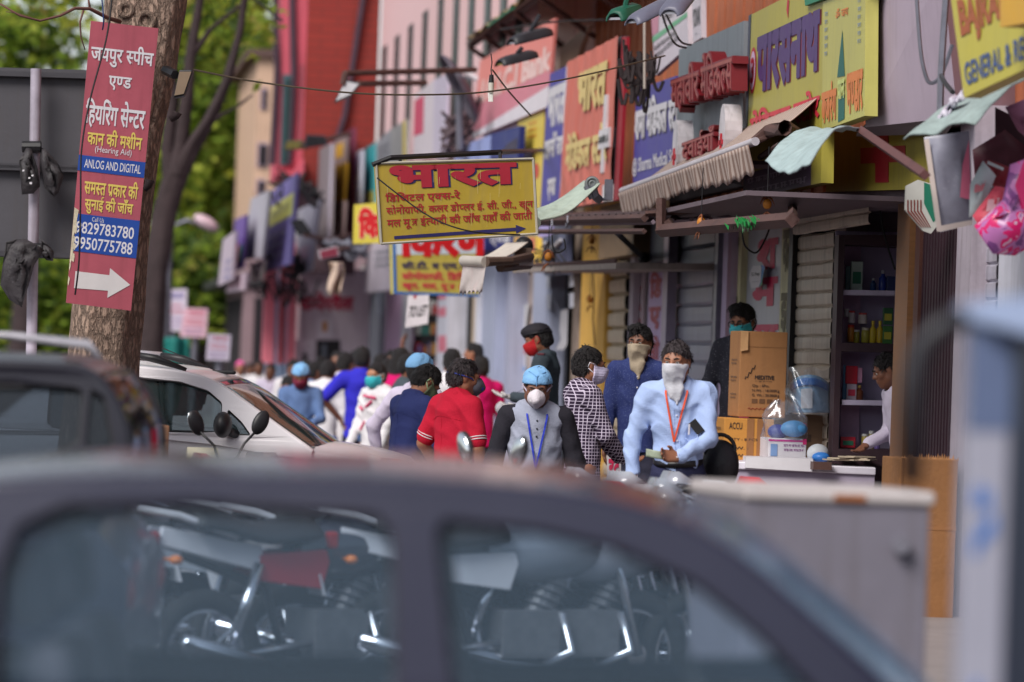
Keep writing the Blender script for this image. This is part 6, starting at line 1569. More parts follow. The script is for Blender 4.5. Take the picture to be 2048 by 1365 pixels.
P = person('man in navy shirt and khaki trousers bending his head, patterned mask', 874, 727, 26.0, 0, 62, 0, lean=10, head=(12, 40, 0), arms={1: (.12, .3, .12), -1: (-.1, .3, .1), 'pole1': (.8, -.7, -.4)}, top=CL['navy'], bottom=(206, 176, 126), mask=('surgical', (90, 100, 76), (160, 190, 150)), collar=('shirt',), hem=.80)
P = person('man in long pale lilac shirt and blue surgical cap, seen from behind', 846, 715, 28.0, 0, 40, 1, lean=2, head=(10, 8, 0), arms={-1: (-.34, .02, .0), 1: (.2, .2, .0), 'pole-1': (-.9, -.5, .0)}, top=CL['lilac'], bottom=(110, 110, 130), cap='surgical', collar=('shirt',), hem=.66)
P = person('boy in white hooded top with pink streaks and bright teal mask', 752, 730, 34.5, 0, -128, 2, head=(-6, 4, 0), arms={1: (.16, .2, .0), -1: (-.2, .15, -.06)}, top=CL['white'], bottom=(96, 130, 190), mask=('surgical', (56, 184, 196), (226, 226, 226)), collar=('hood',), build=1.05, fine=.009, fold=.008, hem=.84)
mb = MB(); TW = P['TW']
for (a, b_) in (((-.12, .1, .34), (-.14, .11, .1)), ((-.05, .13, .42), (.03, .13, .36)), ((.04, .125, .22), (.1, .12, .14)), ((-.10, .12, .45), (.06, .13, .47)), ((-.14, .09, .1), (-.16, .08, .04)), ((.08, .12, .33), (.14, .1, .36))):
    mb.tube([TW(a), TW(b_)], .012, 6)
mb.build('pink_streak', mat('streak_pink', (214, 60, 110), .7), P['t'])
P = person('man in slate blue shirt and pale cap with maroon mask, looking at his hands', 601, 731, 37.0, 0, 186, 1, head=(4, 26, 0), arms={-1: (-.08, .28, .12), 1: (.05, .28, .1), 'pole-1': (-.8, -.5, -.4), 'pole1': (.8, -.5, -.4)}, top=CL['denim'], bottom=(70, 80, 110), cap='surgical', mask=('surgical', (110, 24, 52), (110, 24, 52)), collar=('shirt',), fine=.009)
far = dict(fine=.012)
person('man in royal blue shirt with hands on hips, seen from behind', 726, 698, 38.5, 0, 8, 1, head=(10, 6, 0), arms={-1: (-.2, .02, .08), 'pole-1': (-1, -.3, 0), 1: (.2, .05, .06), 'pole1': (1, -.3, 0)}, top=CL['blue'], sleeve='half', bottom=(46, 44, 60), **far)
person('woman in magenta top with long black hair among the crowd', 806, 700, 37.0, 0, 20, 1, head=(20, 12, 0), arms={-1: (-.24, .1, .0)}, top=CL['mag'], bottom=(120, 30, 70), hair='long', hem=.6, **far)
person('man in royal blue shirt stretching one arm up at the back of the crowd', 764, 712, 41.0, 0, 30, 0, arms={1: (.16, .2, .86), 'pole1': (.8, .2, -.4), 'hand1': (0, .2, 1)}, top=CL['blue'], sleeve='half', bottom=(50, 50, 66), **far)
person('man in white shirt and jeans bowing over, left of the royal blue shirt', 660, 722, 39.0, 0, 20, 1, lean=8, head=(6, 20, 0), arms={-1: (-.2, .16, -.02)}, top=CL['white'], bottom=(100, 120, 190), hem=.86, **far)
person('man in loose white kurta between white shirt and royal blue shirt', 694, 709, 40.0, 0, 35, 0, lean=3, head=(0, 10, 0), top=CL['white'], bottom=(196, 180, 160), hem=.55, **far)
person('dark haired man in teal blue shirt half hidden behind the slate blue shirt', 634, 728, 41.5, 0, 60, 1, head=(0, 12, 0), top=CL['denim'], bottom=(60, 66, 90), **far)
person('man in pale pinkish shirt bending low at the left of the crowd', 572, 742, 39.5, 0, 300, 0, lean=28, head=(0, 20, 0), top=CL['lilac'], bottom=(70, 70, 90), **far)
person('black haired man beyond the red polo shirt, head turned away', 905, 702, 36.0, 0, 10, 0, top=CL['white'], bottom=(60, 60, 80), **far)
person('man in red shirt leaning out at the pale pillars', 947, 690, 40.0, STEP, 290, 0, top=CL['red'], bottom=(60, 60, 80), **far)
person('man with pink turban far down the street', 481, 724, 60.0, 0, 180, 0, top=CL['white'], bottom=(90, 80, 90), hairm=mat('turban_pink', (226, 90, 160), .8), fine=.018)
person('far man in blue shirt in front of the low shops', 500, 729, 62.0, 0, 160, 1, top=CL['denim'], bottom=(50, 50, 60), fine=.018)
person('far man in white shirt in front of the low shops', 519, 724, 58.0, 0, 200, 1, top=CL['white'], bottom=(120, 90, 100), fine=.018)
person('far man in pale lilac shirt by the foot of the striped pillar', 541, 730, 52.0, 0, 200, 1, top=CL['lilac'], bottom=(120, 90, 100), fine=.018)
person('black haired man with red headband in the crowd behind the white shirt', 676, 706, 44.0, 0, 200, 1, top=CL['red'], bottom=(60, 60, 90), fine=.014)
for lab, x, y, d, fc, tp, bt in (('man in white shirt far behind the slate blue shirt, facing us', 588, 722, 47.0, 170, 'white', (90, 90, 110)), ('man in navy shirt deep in the crowd, facing away', 616, 724, 45.0, 10, 'navy', (60, 60, 70)),
        ('man in black shirt deep in the crowd beside the royal blue shirt', 708, 706, 43.5, 340, 'black', (110, 100, 96)), ('man in pale blue shirt at the back, under the hanging white paper', 783, 704, 44.0, 200, 'sky', (60, 64, 80)),
        ('man in dark heather shirt behind the pale lilac shirt', 826, 712, 34.0, 80, 'uniform', (60, 60, 80)), ('man in maroon shirt at the pale pillar behind the red polo', 962, 716, 38.0, 340, 'mag', (50, 50, 60)),
        ('man in slate shirt squeezed in behind the boy', 778, 722, 37.6, 15, 'denim', (60, 60, 90)), ('man in white shirt far back by the grey hall wall', 645, 716, 50.0, 30, 'white', (80, 80, 100))):
    person(lab, x, y, d, 0, fc, 1, head=(random.uniform(-15, 15), random.uniform(0, 14), 0), top=CL[tp], bottom=bt, fine=.014)
P = person('man in striped white shirt half hidden behind the door frame at the medicine shelves', 1762, 738, 24.3, STEP, -95, 1, lean=14, head=(6, 22, 0), H=1.5, arms={1: (.1, .3, .1)}, top=fabric('cloth_stripe', (206, 196, 214)), bottom=(60, 60, 80), fine=.008, hem=.8)
def interp(pts, x):
    for (a, b), (c, d) in zip(pts[:-1], pts[1:]):
        if min(a, c) <= x <= max(a, c): return b + (d - b) * (x - a) / (c - a) if c != a else b
    return pts[0][1] if abs(x - pts[0][0]) < abs(x - pts[-1][0]) else pts[-1][1]
def smooth_poly(pts, k=2):
    for _ in range(k):
        out = []
        for i in range(len(pts)):
            a, b = V(pts[i]), V(pts[(i + 1) % len(pts)]); out += [tuple(a * .91 + b * .09), tuple(a * .09 + b * .91)]
        pts = out
    return pts
def smooth_line(pts, k=2):
    for _ in range(k):
        out = [pts[0]]
        for i in range(len(pts) - 1):
            a, b = V(pts[i]), V(pts[i + 1]); out += [tuple(a * .75 + b * .25), tuple(a * .25 + b * .75)]
        out.append(pts[-1]); pts = out
    return pts
def car(label, loc, rot, L, wb, wr, roof, deck, belt, windows, paint_m, glass_m, shield, trim_m=None, crown=.045, wheels=(.75, .75), roofglass=(), side_glass_in=.012, rails=None, extra=None):
    """x forward from the rear bumper, near side is y<0.  roof: edge line rear->front (x, z); deck: upper line of the lower body; windows: outlines on the side"""
    t = thing('parked_car', label, 'car', loc, rot)
    zr = max(z for x, z in roof)
    def yw(x, z):
        zb = interp(belt, x); f = max(0, (z - zb) / (zr - zb))
        e = 1 - .10 * abs((x - L / 2) / (L / 2)) ** 5
        return (wb - (wb - wr) * f ** 1.25) * e
    roofs = smooth_line(roof, 2)
    def skin(seg, m, nm, off=0):
        mb = MB(); ns = 14
        for i in range(len(seg)):
            x, z = seg[i]; y = yw(x, z)
            slope = abs(seg[min(i + 1, len(seg) - 1)][1] - seg[max(i - 1, 0)][1]) / max(.01, abs(seg[min(i + 1, len(seg) - 1)][0] - seg[max(i - 1, 0)][0]))
            for k in range(ns + 1):
                s_ = -1 + 2 * k / ns; b = 1 - abs(s_) ** 2.6; sl = min(1, slope / .6)
                mb.v.append(V((x + (.10 if x > L * .5 else -.03) * b * sl, s_ * y, z + crown * b * (1 - .5 * sl) + off)))
        for i in range(len(seg) - 1):
            for k in range(ns):
                a = i * (ns + 1) + k; mb.f.append((a, a + ns + 1, a + ns + 2, a + 1)); mb.mi.append(0)
        return mb.build(nm, m, t, world=False, smooth='all', solid=.012)
    x_a, x_b = shield          # x where the roof panel begins and ends
    seg_r = [p for p in roofs if p[0] <= x_a]; seg_m = [p for p in roofs if x_a <= p[0] <= x_b]; seg_f = [p for p in roofs if p[0] >= x_b]
    if len(seg_r) > 1: skin(seg_r + seg_m[:1], glass_m, 'rear_window')
    skin(seg_m, paint_m, 'roof'); 
    if len(seg_f) > 1: skin(seg_m[-1:] + seg_f, glass_m, 'windscreen')
    outline = [(x, z) for x, z in roofs] + [(x, z) for x, z in reversed([(roofs[0][0] + (roofs[-1][0] - roofs[0][0]) * i / 10, 0) for i in range(11)])]
    outline = [(x, z if i < len(roofs) else interp(belt, x) - .03) for i, (x, z) in enumerate(outline)]
    wins = [smooth_poly(w_, 2) for w_ in windows]
    rings = [[V((x, z, 0)) for x, z in outline]] + [[V((x, z, 0)) for x, z in w_] for w_ in wins]
    flat = [p for r_ in rings for p in r_]
    tris = geometry.tessellate_polygon(rings)
    for sy in (-1, 1):
        mb = MB(); mb.add([(p.x, sy * yw(p.x, p.y), p.y) for p in flat], [tuple(q) if sy < 0 else tuple(q[::-1]) for q in tris])
        mb.build('window_frame', trim_m or paint_m, t, world=False, solid=.03)
        mb = MB(); mb.tube([(x, sy * (yw(x, z) - .004), z) for x, z in roofs], .022, 8); mb.build('roof_gutter', paint_m, t, world=False, smooth='all')
        for w_ in wins:
            tr = geometry.tessellate_polygon([[V((x, z, 0)) for x, z in w_]])
            MB().add([(x, sy * (yw(x, z) - side_glass_in), z) for x, z in w_], [tuple(q) for q in tr]).build('side_window', glass_m, t, world=False)
            MB().tube([(x, sy * (yw(x, z) + .002), z) for x, z in w_ + w_[:1]], .009, 6).build('window_seal', M_black, t, world=False, smooth='all')
    mb = MB(); ns = 40; dk = smooth_line(deck, 1)
    for i in range(ns + 1):
        x = L * i / ns; zt = interp(dk, x); e = (1 - .10 * abs((x - L / 2) / (L / 2)) ** 5); y = (wb + .012) * e; zl = .24
        for (yy, z) in ((-.85 * y, zl), (-y * .99, zl + .1), (-y * 1.02, (zl + zt) / 2), (-y * 1.005, zt - .10), (-y * .97, zt - .02), (-y * .8, zt + .012), (-y * .4, zt + .035), (0, zt + .04)): mb.v.append(V((x, yy, z)))
        for (yy, z) in ((y * .4, zt + .035), (y * .8, zt + .012), (y * .97, zt - .02), (y * 1.005, zt - .10), (y * 1.02, (zl + zt) / 2), (y * .99, zl + .1), (.85 * y, zl)): mb.v.append(V((x, yy, z)))
    for i in range(ns):
        for k in range(14):
            a = i * 15 + k
            x = L * (i + .5) / ns
            if 5 <= k <= 8 and roofs[0][0] + .1 < x < roofs[-1][0] - .05: continue     # open over the cabin
            mb.f.append((a, a + 1, a + 16, a + 15)); mb.mi.append(0)
    mb.f.append(tuple(range(14, -1, -1))); mb.mi.append(0); e = ns * 15; mb.f.append(tuple(e + k for k in range(15))); mb.mi.append(0)
    mb.build('body', paint_m, t, world=False, smooth=True)
    MB().span(.3, L - .3, -wb * .8, wb * .8, .2, .34).build('floor', M_black, t, world=False)
    for sx, x in ((0, wheels[0]), (1, L - wheels[1])):
        for sy in (-1, 1):
            wv = MB(); c = V((x, sy * (wb - .06), .29)); wv.torus(c, (0, 1, 0), .215, .085, 28, 10); o = wv.build('wheel', mat('tyre', (34, 32, 34), .85, .2, 20), t, world=False, smooth='all')
            MB().cyl(c - V((0, .06 * sy, 0)), c + V((0, .05 * sy, 0)), .19, n=24).build('rim', mat('rim_silver', (150, 150, 158), .35, metal=.6), o, world=False)
            MB().torus(V((x, sy * (wb + .012), .31)), (0, 1, 0), .335, .022, 28, 6, 0, 180).build('wheel_arch', M_black, t, world=False)
    hl = glass_mat('lamp_clear', (200, 200, 210), (.6, .6, .62), .05, .5); rl = mat('lamp_red', (150, 14, 20), .2)
    for sy in (-1, 1):
        MB().ell((L - .06, sy * wb * .68, interp(dk, L) - .12), (.1, .17, .08), None, 14, 8).build('headlight', hl, t, world=False, smooth='all')
        MB().ell((.06, sy * wb * .75, interp(dk, 0) - .1), (.08, .13, .1), None, 14, 8).build('tail_light', rl, t, world=False, smooth='all')
    sm_ = mat('seat_fabric', (96, 92, 100), .85, .15, 12)
    xm = (x_a + x_b) / 2
    for (sx, n_) in ((x_b - .45, 2), (x_b - 1.25, 2)):
        for sy in (-.36, .36):
            o = MB().box((sx, sy, .72), (.14, .46, .62), Matrix.Rotation(-.22, 3, 'Y')).box((sx + .24, sy, .45), (.5, .46, .14)).build('seat', sm_, t, world=False, bev=.05)
            MB().box((sx - .10, sy, 1.13), (.09, .26, .17), Matrix.Rotation(-.12, 3, 'Y')).build('headrest', sm_, o, world=False, bev=.035)
    MB().box((x_b + .42, 0, interp(belt, x_b) - .12), (.5, wb * 1.7, .22)).build('dashboard', M_black, t, world=False, bev=.05)
    MB().torus((x_b + .12, wb * .42 * (1 if math.cos(rot) < 0 else 1) * -1, interp(belt, x_b) - .02), (1, 0, .5), .18, .015, 24, 6).build('steering_wheel', M_black, t, world=False, smooth='all')
    return t, yw, roofs
G_near = glass_mat('car_glass_near', (104, 138, 168), (.84, .93, 1.0), .02, .15, .13)  # bluish haze colour stands in for sky reflected in the panes
G_dark = glass_mat('car_glass_dark', (50, 56, 66), (.22, .26, .3), .02, .22, .1)
G_far = glass_mat('car_glass', (90, 116, 118), (.56, .68, .68), .02, .3, .2)  # pale haze share painted in for reflections on the white car's glass
carpaint = lambda nm, rgb, metal=.0, rough=.3, coat=.8: mat(nm, rgb, rough, .08, 3, metal=metal, coat=coat)
D1 = 8.0; s1 = F / D1
def cz1(px, y): return EYE - (y - (725 + (px - 1024) * .035)) / s1
ox_ = 1.15
c1 = lambda px, y: (ox_ + px / s1, cz1(px, y))
roof = [(.55, 1.0), (.75, 1.20), (.98, 1.33)] + [c1(100, 968), c1(400, 966), c1(800, 972), c1(1100, 990), c1(1330, 1036), c1(1480, 1116), c1(1600, 1216), c1(1750, 1345), c1(1850, 1440)]
belt1 = [(.4, .92), (1.15, cz1(0, 1408)), c1(800, 1432), c1(1640, 1450), (3.3, .88)]
deck1 = [(0, .76), (.08, .88), (.55, .93), (1.2, .925), (2.9, .895), (3.1, .90), (3.7, .84), (4.05, .70), (4.15, .5)]
w_r = [c1(20, 1150), c1(50, 1056), c1(140, 1014), c1(420, 1010), c1(798, 1034), c1(824, 1420), c1(400, 1408), c1(24, 1394)]
w_f = [c1(878, 1040), c1(1090, 1062), c1(1250, 1098), c1(1410, 1168), c1(1530, 1262), c1(1690, 1420), c1(934, 1424)]
M_car1 = carpaint('paint_graphite', (30, 29, 54), .0, .28, .6)
L1 = 4.15
p0 = PD(0, 712, D1); rot1 = -YAW
base = V((p0.x, p0.y, 0)) - r0 * ox_ + flat_fwd * .62     # centre line lies beyond the near side
car('dark graphite saloon parked side-on across the foreground', base, rot1, L1, .70, .60, roof, deck1, belt1, [w_r, w_f], M_car1, G_near, (.98, c1(1330, 1036)[0] + .02), crown=.055)
D2 = 24.9; s2 = F / D2; th2 = R(-5)
def c2(px, y): return (2.05 + (px - 300) / s2, EYE - (y - (725 + (px - 1024) * .035)) / s2)
roof = [(.12, 1.10), (.30, 1.42), (.55, 1.50), c2(150, 728), c2(275, 737), c2(390, 748), c2(455, 768), c2(540, 826), c2(625, 884), c2(655, 905)]
belt2 = [(0, 1.08), c2(275, 862), c2(480, 884), c2(560, 898), c2(680, 915)]
deck2 = [(0, .95), (.1, 1.06), (1.8, 1.11), c2(560, 888), c2(650, 897), c2(700, 902), c2(780, 918), c2(830, 935), c2(845, 965)]
w1 = [c2(120, 760), c2(262, 756), c2(268, 858), c2(120, 856)]
w2 = [c2(276, 757), c2(380, 766), c2(440, 784), c2(470, 808), c2(473, 866), c2(340, 862), c2(276, 850)]
w3 = [c2(482, 820), c2(512, 846), c2(532, 872), c2(482, 868)]
M_car2 = carpaint('paint_white_car', (236, 230, 234), 0, .3, .4)
L2 = c2(845, 965)[0]
p0 = PD(300, 705, D2); fwd2 = (r0 * math.cos(th2) + flat_fwd * math.sin(th2))
base = V((p0.x, p0.y, 0)) - fwd2 * 2.05 + flat_fwd * .66
tcar, yw2, rf2 = car('white hatchback with roof rails parked behind the tree trunk', base, -YAW + th2, L2, .74, .62, roof, deck2, belt2, [w1, w2, w3], M_car2, G_far, (.55, c2(452, 766)[0]), crown=.05, wheels=(.6, .55))
for sy in (-1, 1):
    mb = MB(); xa, xb = c2(170, 722)[0], c2(385, 746)[0]; y = sy * .52
    zt = lambda x: interp(rf2, x) + .075
    mb.tube([(xa, y, zt(xa) - .03), (xa + .12, y, zt(xa) + .02), (xb - .35, y, zt(xb - .35) + .02)], .018, 8); o = mb.build('roof_rail', mat('rail_silver', (190, 186, 194), .3, metal=.4), tcar, world=False, smooth='all')
    MB().tube([(xb - .36, y, zt(xb - .35) + .018), (xb - .2, y, zt(xb - .2) + .0), (xb, y, zt(xb) - .045)], [.02, .028, .012], 8).build('rail_end', M_black, o, world=False, smooth='all')
ax_ = c2(440, 750)[0]
MB().box((ax_, -.1, interp(rf2, ax_) + .062), (.16, .05, .025)).build('aerial_base', M_black, tcar, world=False, bev=.01)
MB().tube([(ax_ - .05, -.1, interp(rf2, ax_) + .07), (ax_ - .42, -.1, interp(rf2, ax_) + .21)], .004, 5).build('aerial', M_black, tcar, world=False)
w_b = [c2(264, 757), c2(276, 757), c2(278, 862), c2(264, 862)]
MB().add([(x, -yw2(x, z) - .006, z) for x, z in w_b], [(0, 1, 2, 3)]).build('pillar_trim', M_black, tcar, world=False)
mx_ = c2(482, 840)
m_ = MB().ell((mx_[0], -.90, mx_[1] - .03), (.06, .10, .085), None, 16, 10).tube([(mx_[0] + .06, -.74, mx_[1] - .09), (mx_[0], -.86, mx_[1] - .06)], .03, 8).build('wing_mirror', M_black, tcar, world=False, smooth='all')
MB().ell((c2(545, 885)[0], -.70, c2(545, 888)[1] - .02), (.18, .05, .05)).build('mirror_base', M_black, tcar, world=False, smooth='all')
mb = MB(); a = c2(650, 900); mb.box((a[0] - .04, 0, a[1] + .02), (.14, 1.15, .03)); mb.build('cowl', M_black, tcar, world=False)
MB().tube([(a[0] - .05, -.2, a[1] + .05), (a[0] - .45, .15, a[1] + .33)], .008, 5).build('wiper', M_black, tcar, world=False)
D3 = 13.2; s3 = F / D3
def c3(px, y): return ((296 - px) / s3, EYE - (y - (725 + (px - 1024) * .035)) / s3)
roof = [(.02, 1.15), c3(284, 880), c3(262, 820), c3(228, 768), c3(190, 744), c3(120, 736), (.9, 1.575), (1.9, 1.57), (2.4, 1.52), (2.9, 1.28), (3.2, 1.08)]
belt3 = [(0, 1.1), (1.5, 1.08), (3.2, 1.05)]
deck3 = [(0, .9), (.05, 1.08), (3.1, 1.06), (3.5, 1.0), (4.1, .9), (4.3, .7)]
w1 = [c3(235, 800), c3(204, 782), c3(200, 900), c3(258, 900)]
w2 = [c3(192, 782), c3(60, 775), c3(0, 775), (.98, 1.10), c3(190, 900)]
w3 = [(1.06, 1.50), (1.9, 1.50), (2.1, 1.10), (1.06, 1.10)]
M_car3 = carpaint('paint_darkblue', (30, 28, 40), 0, .4, .3)
p0 = PD(268, 706, D3)
base = V((p0.x, p0.y, 0)) + flat_fwd * .75
t3, yw3, rf3 = car('dark estate car with roof rails at the left edge, partly cut off', base, math.pi - YAW, 4.3, .76, .66, roof, deck3, belt3, [w1, w2, w3], M_car3, G_dark, (c3(215, 760)[0], 2.35), crown=.05)
for sy in (-1, 1):
    if sy > 0: continue
    mb = MB(); mb.tube([(.25, sy * .55, 1.60), (.30, sy * .55, 1.66), (.6, sy * .55, 1.685), (1.8, sy * .55, 1.69)], [.012, .02, .014, .014], 8); mb.build('roof_rail', mat('rail_silver', (190, 186, 194), .3, metal=.4), t3, world=False, smooth='all')
M_tyre = mat('tyre', (34, 32, 34), .85, .2, 20)
M_chrome = mat('chrome', (196, 196, 204), .12, .05, metal=.95); M_mirror = mat('mirror_face', (225, 230, 235), .03, .0, metal=1)
M_engine = mat('engine_grey', (110, 108, 112), .45, .25, 20, metal=.5)
def motorcycle(label, loc, heading, rgb, panel=None, white=False, mirrors=(-1, 1)):
    """x forward; heading in degrees clockwise from up-street"""
    t = thing('motorcycle', label, 'motorcycle', loc, R(90 - heading), 'motorcycles parked between the cars')
    m = carpaint('bike_%d_%d_%d' % rgb, rgb, .1, .25); B = lambda mb, n, mm, par=t, **k: mb.build(n, mm, par, world=False, **k)
    for x in (-.62, .64):
        o = B(MB().torus((x, 0, .30), (0, 1, 0), .255, .047, 30, 10), 'wheel', M_tyre, smooth='all')
        B(MB().torus((x, 0, .30), (0, 1, 0), .205, .014, 28, 6), 'rim', M_chrome, o, smooth='all')
        mb = MB().cyl((x, -.06, .30), (x, .06, .30), .05, n=14)
        for k in range(9):
            a = k * .698; mb.tube([(x, 0, .30), (x + .2 * math.cos(a), 0, .30 + .2 * math.sin(a))], .006, 4)
        B(mb, 'spokes', M_chrome, o)
    B(MB().torus((.64, 0, .30), (0, 1, 0), .33, .03, 16, 6, 25, 150), 'front_mudguard', m, smooth='all')
    B(MB().torus((-.62, 0, .30), (0, 1, 0), .345, .045, 16, 6, 50, 170), 'rear_mudguard', M_black, smooth='all')
    mb = MB()
    for sy in (-1, 1):
        mb.tube([(.64, sy * .075, .30), (.44, sy * .075, .95)], [.024, .018], 8); mb.tube([(-.62, sy * .09, .30), (-.1, sy * .09, .36)], .018, 6); mb.tube([(-.55, sy * .10, .34), (-.42, sy * .12, .72)], .026, 8)
    B(mb, 'fork', M_chrome, smooth='all')
    B(MB().tube([(.42, 0, .88), (.1, 0, .52), (.0, 0, .30), (-.2, 0, .32), (-.3, 0, .6), (-.75, 0, .75)], .022, 8).tube([(.42, 0, .85), (-.2, 0, .72)], .022, 8), 'frame', M_black, smooth='all')
    mb = MB().box((.05, 0, .40), (.30, .24, .22)).cyl((.12, 0, .46), (.22, 0, .66), .075, n=14)
    for k in range(5): mb.cyl((.13 + .018 * k, 0, .48 + .036 * k), (.133 + .018 * k, 0, .488 + .036 * k), .10, n=14)
    B(mb, 'engine', M_engine, bev=.01)
    B(MB().tube([(.2, -.12, .5), (.25, -.14, .32), (0, -.15, .22), (-.35, -.16, .26), (-.85, -.17, .38)], [.02, .02, .022, .045, .04], 10), 'exhaust', M_chrome, smooth='all')
    B(MB().grid(lambda u, v: V((.46 - .62 * v, (.075 + .075 * math.sin(math.pi * min(1, v * 1.1))) * math.sin(2 * math.pi * u) , .76 + .05 * (1 - v) + (.10 + .06 * math.sin(math.pi * v)) * math.cos(2 * math.pi * u))), 20, 12), 'fuel_tank', m, smooth='all')
    B(MB().grid(lambda u, v: V((-.10 - .66 * v, (.11 + .02 * math.sin(3 * v)) * math.cos(math.pi * u), .80 + .05 * v + .05 * math.sin(math.pi * u) + .02 * math.cos(v * 7))), 12, 12), 'seat', mat('seat_black', (36, 34, 38), .6, .15, 20, .15, 60), smooth='all', solid=.05)
    for sy in (-1, 1):
        B(MB().slab((-.06, sy * .105, .60), (-.40, sy * .115, .64), (-.42, sy * .11, .76), (.0, sy * .10, .78), (0, -sy * .02, 0)), 'side_panel', panel or m, bev=.006)
        B(MB().slab((-.40, sy * .112, .68), (-.92, sy * .06, .80), (-.90, sy * .06, .88), (-.40, sy * .11, .80), (0, -sy * .02, 0)), 'tail_panel', W_white if white else m, bev=.006)
    B(MB().tube([(-.55, -.13, .84), (-.85, -.11, .93), (-.98, 0, .95), (-.85, .11, .93), (-.55, .13, .84)], .016, 8), 'grab_rail', M_chrome if not white else W_white, smooth='all')
    B(MB().box((-.95, 0, .82), (.06, .16, .08)), 'tail_light', mat('lamp_red', (150, 14, 20), .2), bev=.015)
    B(MB().box((-1.0, 0, .62), (.01, .17, .10), Matrix.Rotation(-.3, 3, 'Y')), 'number_plate', W_white)
    for sx, z in ((-.9, .74), (.5, .82)):
        for sy in (-1, 1): B(MB().ell((sx, sy * .17, z), (.03, .035, .022), None, 10, 6).tube([(sx, sy * .08, z), (sx, sy * .15, z)], .008, 5), 'indicator', mat('lamp_amber', (206, 110, 30), .25), smooth='all')
    hb = B(MB().tube([(.22, -.36, 1.00), (.34, -.22, 1.02), (.42, -.08, .98), (.42, .08, .98), (.34, .22, 1.02), (.22, .36, 1.00)], .014, 8), 'handlebar', M_chrome, smooth='all')
    for sy in (-1, 1):
        B(MB().tube([(.29, sy * .28, 1.012), (.21, sy * .375, 1.0)], .021, 8), 'grip', M_black, hb, smooth='all')
        B(MB().tube([(.36, sy * .2, 1.03), (.42, sy * .32, 1.03), (.36, sy * .42, 1.02)], .007, 5), 'lever', M_chrome, hb, smooth='all')
        if sy not in mirrors: continue
        Mm = Matrix.Rotation(.25, 3, 'Z') @ Matrix.Rotation(sy * -.5, 3, 'X')
        mi = B(MB().tube([(.34, sy * .22, 1.03), (.36, sy * .26, 1.12), (.33, sy * .34, 1.20)], .008, 6).ell((.325, sy * .36, 1.245), (.026, .048, .078), Mm, 18, 10), 'mirror', M_black, hb, smooth='all')
        B(MB().ell(V((.325, sy * .36, 1.245)) + Mm @ V((-.016, 0, 0)), (.013, .043, .072), Mm, 18, 8), 'mirror_glass', M_mirror, mi, smooth='all')
    B(MB().ell((.54, 0, .90), (.10, .11, .12), None, 18, 10).box((.46, 0, 1.02), (.12, .18, .10), Matrix.Rotation(.5, 3, 'Y')), 'headlamp_cowl', panel or m, smooth='all')
    B(MB().ell((.605, 0, .89), (.045, .085, .085), None, 16, 8), 'headlamp', glass_mat('lamp_clear', (200, 200, 210), (.6, .6, .62), .05, .5), smooth='all')
    return t
def at(px, d): p_ = PD(px, 720, d); return (p_.x, p_.y, 0)
cream = mat('visor_cream', (206, 200, 176), .35, .1)
BK = [('motorcycle with black tank and red side flash seen through the rear car window', 560, 20.2, 62, (46, 46, 58), W_red, True, ()),
      ('motorcycle with silver grey tank in the middle of the row behind the foreground car', 745, 19.2, 64, (150, 152, 164), None, False, ()),
      ('motorcycle with red tank seen through the rear car window next to the pillar', 660, 21.2, 60, (170, 24, 34), None, False, ()),
      ('motorcycle with white tail in front of the man in raglan shirt', 860, 17.8, 76, (70, 72, 96), None, True, (-1, 1)),
      ('motorcycle with pale silver tank seen through the front car window', 1135, 18.2, 68, (186, 190, 200), None, True, ()),
      ('motorcycle with blue grey tank nearest the metal cabinet', 1165, 19.3, 76, (150, 156, 168), None, False, ()),
      ('motorcycle with dark tank and white panels at the right of the row', 1040, 17.8, 70, (120, 124, 136), W_white, True, ()),
      ('motorcycle with maroon tank at the left end of the row', 330, 19.0, 58, (110, 28, 40), None, False, ()),
      ('motorcycle with cream headlamp visor standing before the white hatchback', 385, 22.8, 172, (40, 40, 46), cream, False, (1,)),
      ('black motorcycle leaning beside the cream visor one before the white hatchback', 470, 22.2, 160, (34, 34, 38), None, False, (-1,))]
bikes = [motorcycle(lab, at(px, d), hd_, rgb, pn, wh, mi_) for lab, px, d, hd_, rgb, pn, wh, mi_ in BK]
for k, px, d, hd_, lab in ((1, 190, 19.6, 66, 'silver grey motorcycle far left in the row, low behind the rear car window'), (4, 480, 18.2, 72, 'pale silver motorcycle second from the left behind the rear car window'), (0, 655, 17.4, 58, 'black and red motorcycle in the nearer row behind the rear car window'),
                      (4, 760, 18.4, 74, 'pale silver motorcycle just behind the car door pillar'), (1, 985, 19.4, 62, 'silver grey motorcycle in the farther row behind the front car window'), (0, 1075, 18.6, 70, 'black and red motorcycle in the farther row behind the front car window'),
                      (2, 930, 18.8, 66, 'red motorcycle close behind the front car window'), (1, 1160, 18.0, 76, 'silver grey motorcycle right of centre in the farther row'), (4, 1300, 19.2, 62, 'pale silver motorcycle last in the row beside the steel cabinet'), (6, 850, 20.6, 66, 'dark motorcycle with white panels farthest behind the car pillar'), (4, 400, 20.6, 76, 'pale silver motorcycle farther back at the left of the row'), (1, 610, 18.6, 66, 'silver grey motorcycle between the red ones, nearer row'),
                      (1, 1010, 20.8, 74, 'grey motorcycle behind the white tailed one, farthest row'), (4, 1120, 20.2, 60, 'pale silver motorcycle in the farthest row right of centre'), (1, 1210, 20.6, 70, 'silver grey motorcycle in the farthest row near the cabinet'), (0, 1370, 20.0, 66, 'black and red motorcycle behind the steel cabinet'), (2, 260, 21.0, 70, 'red motorcycle at the far left end of the row')):
    p_ = at(px, d); dup(bikes[k], p_, R(90 - hd_), lab)
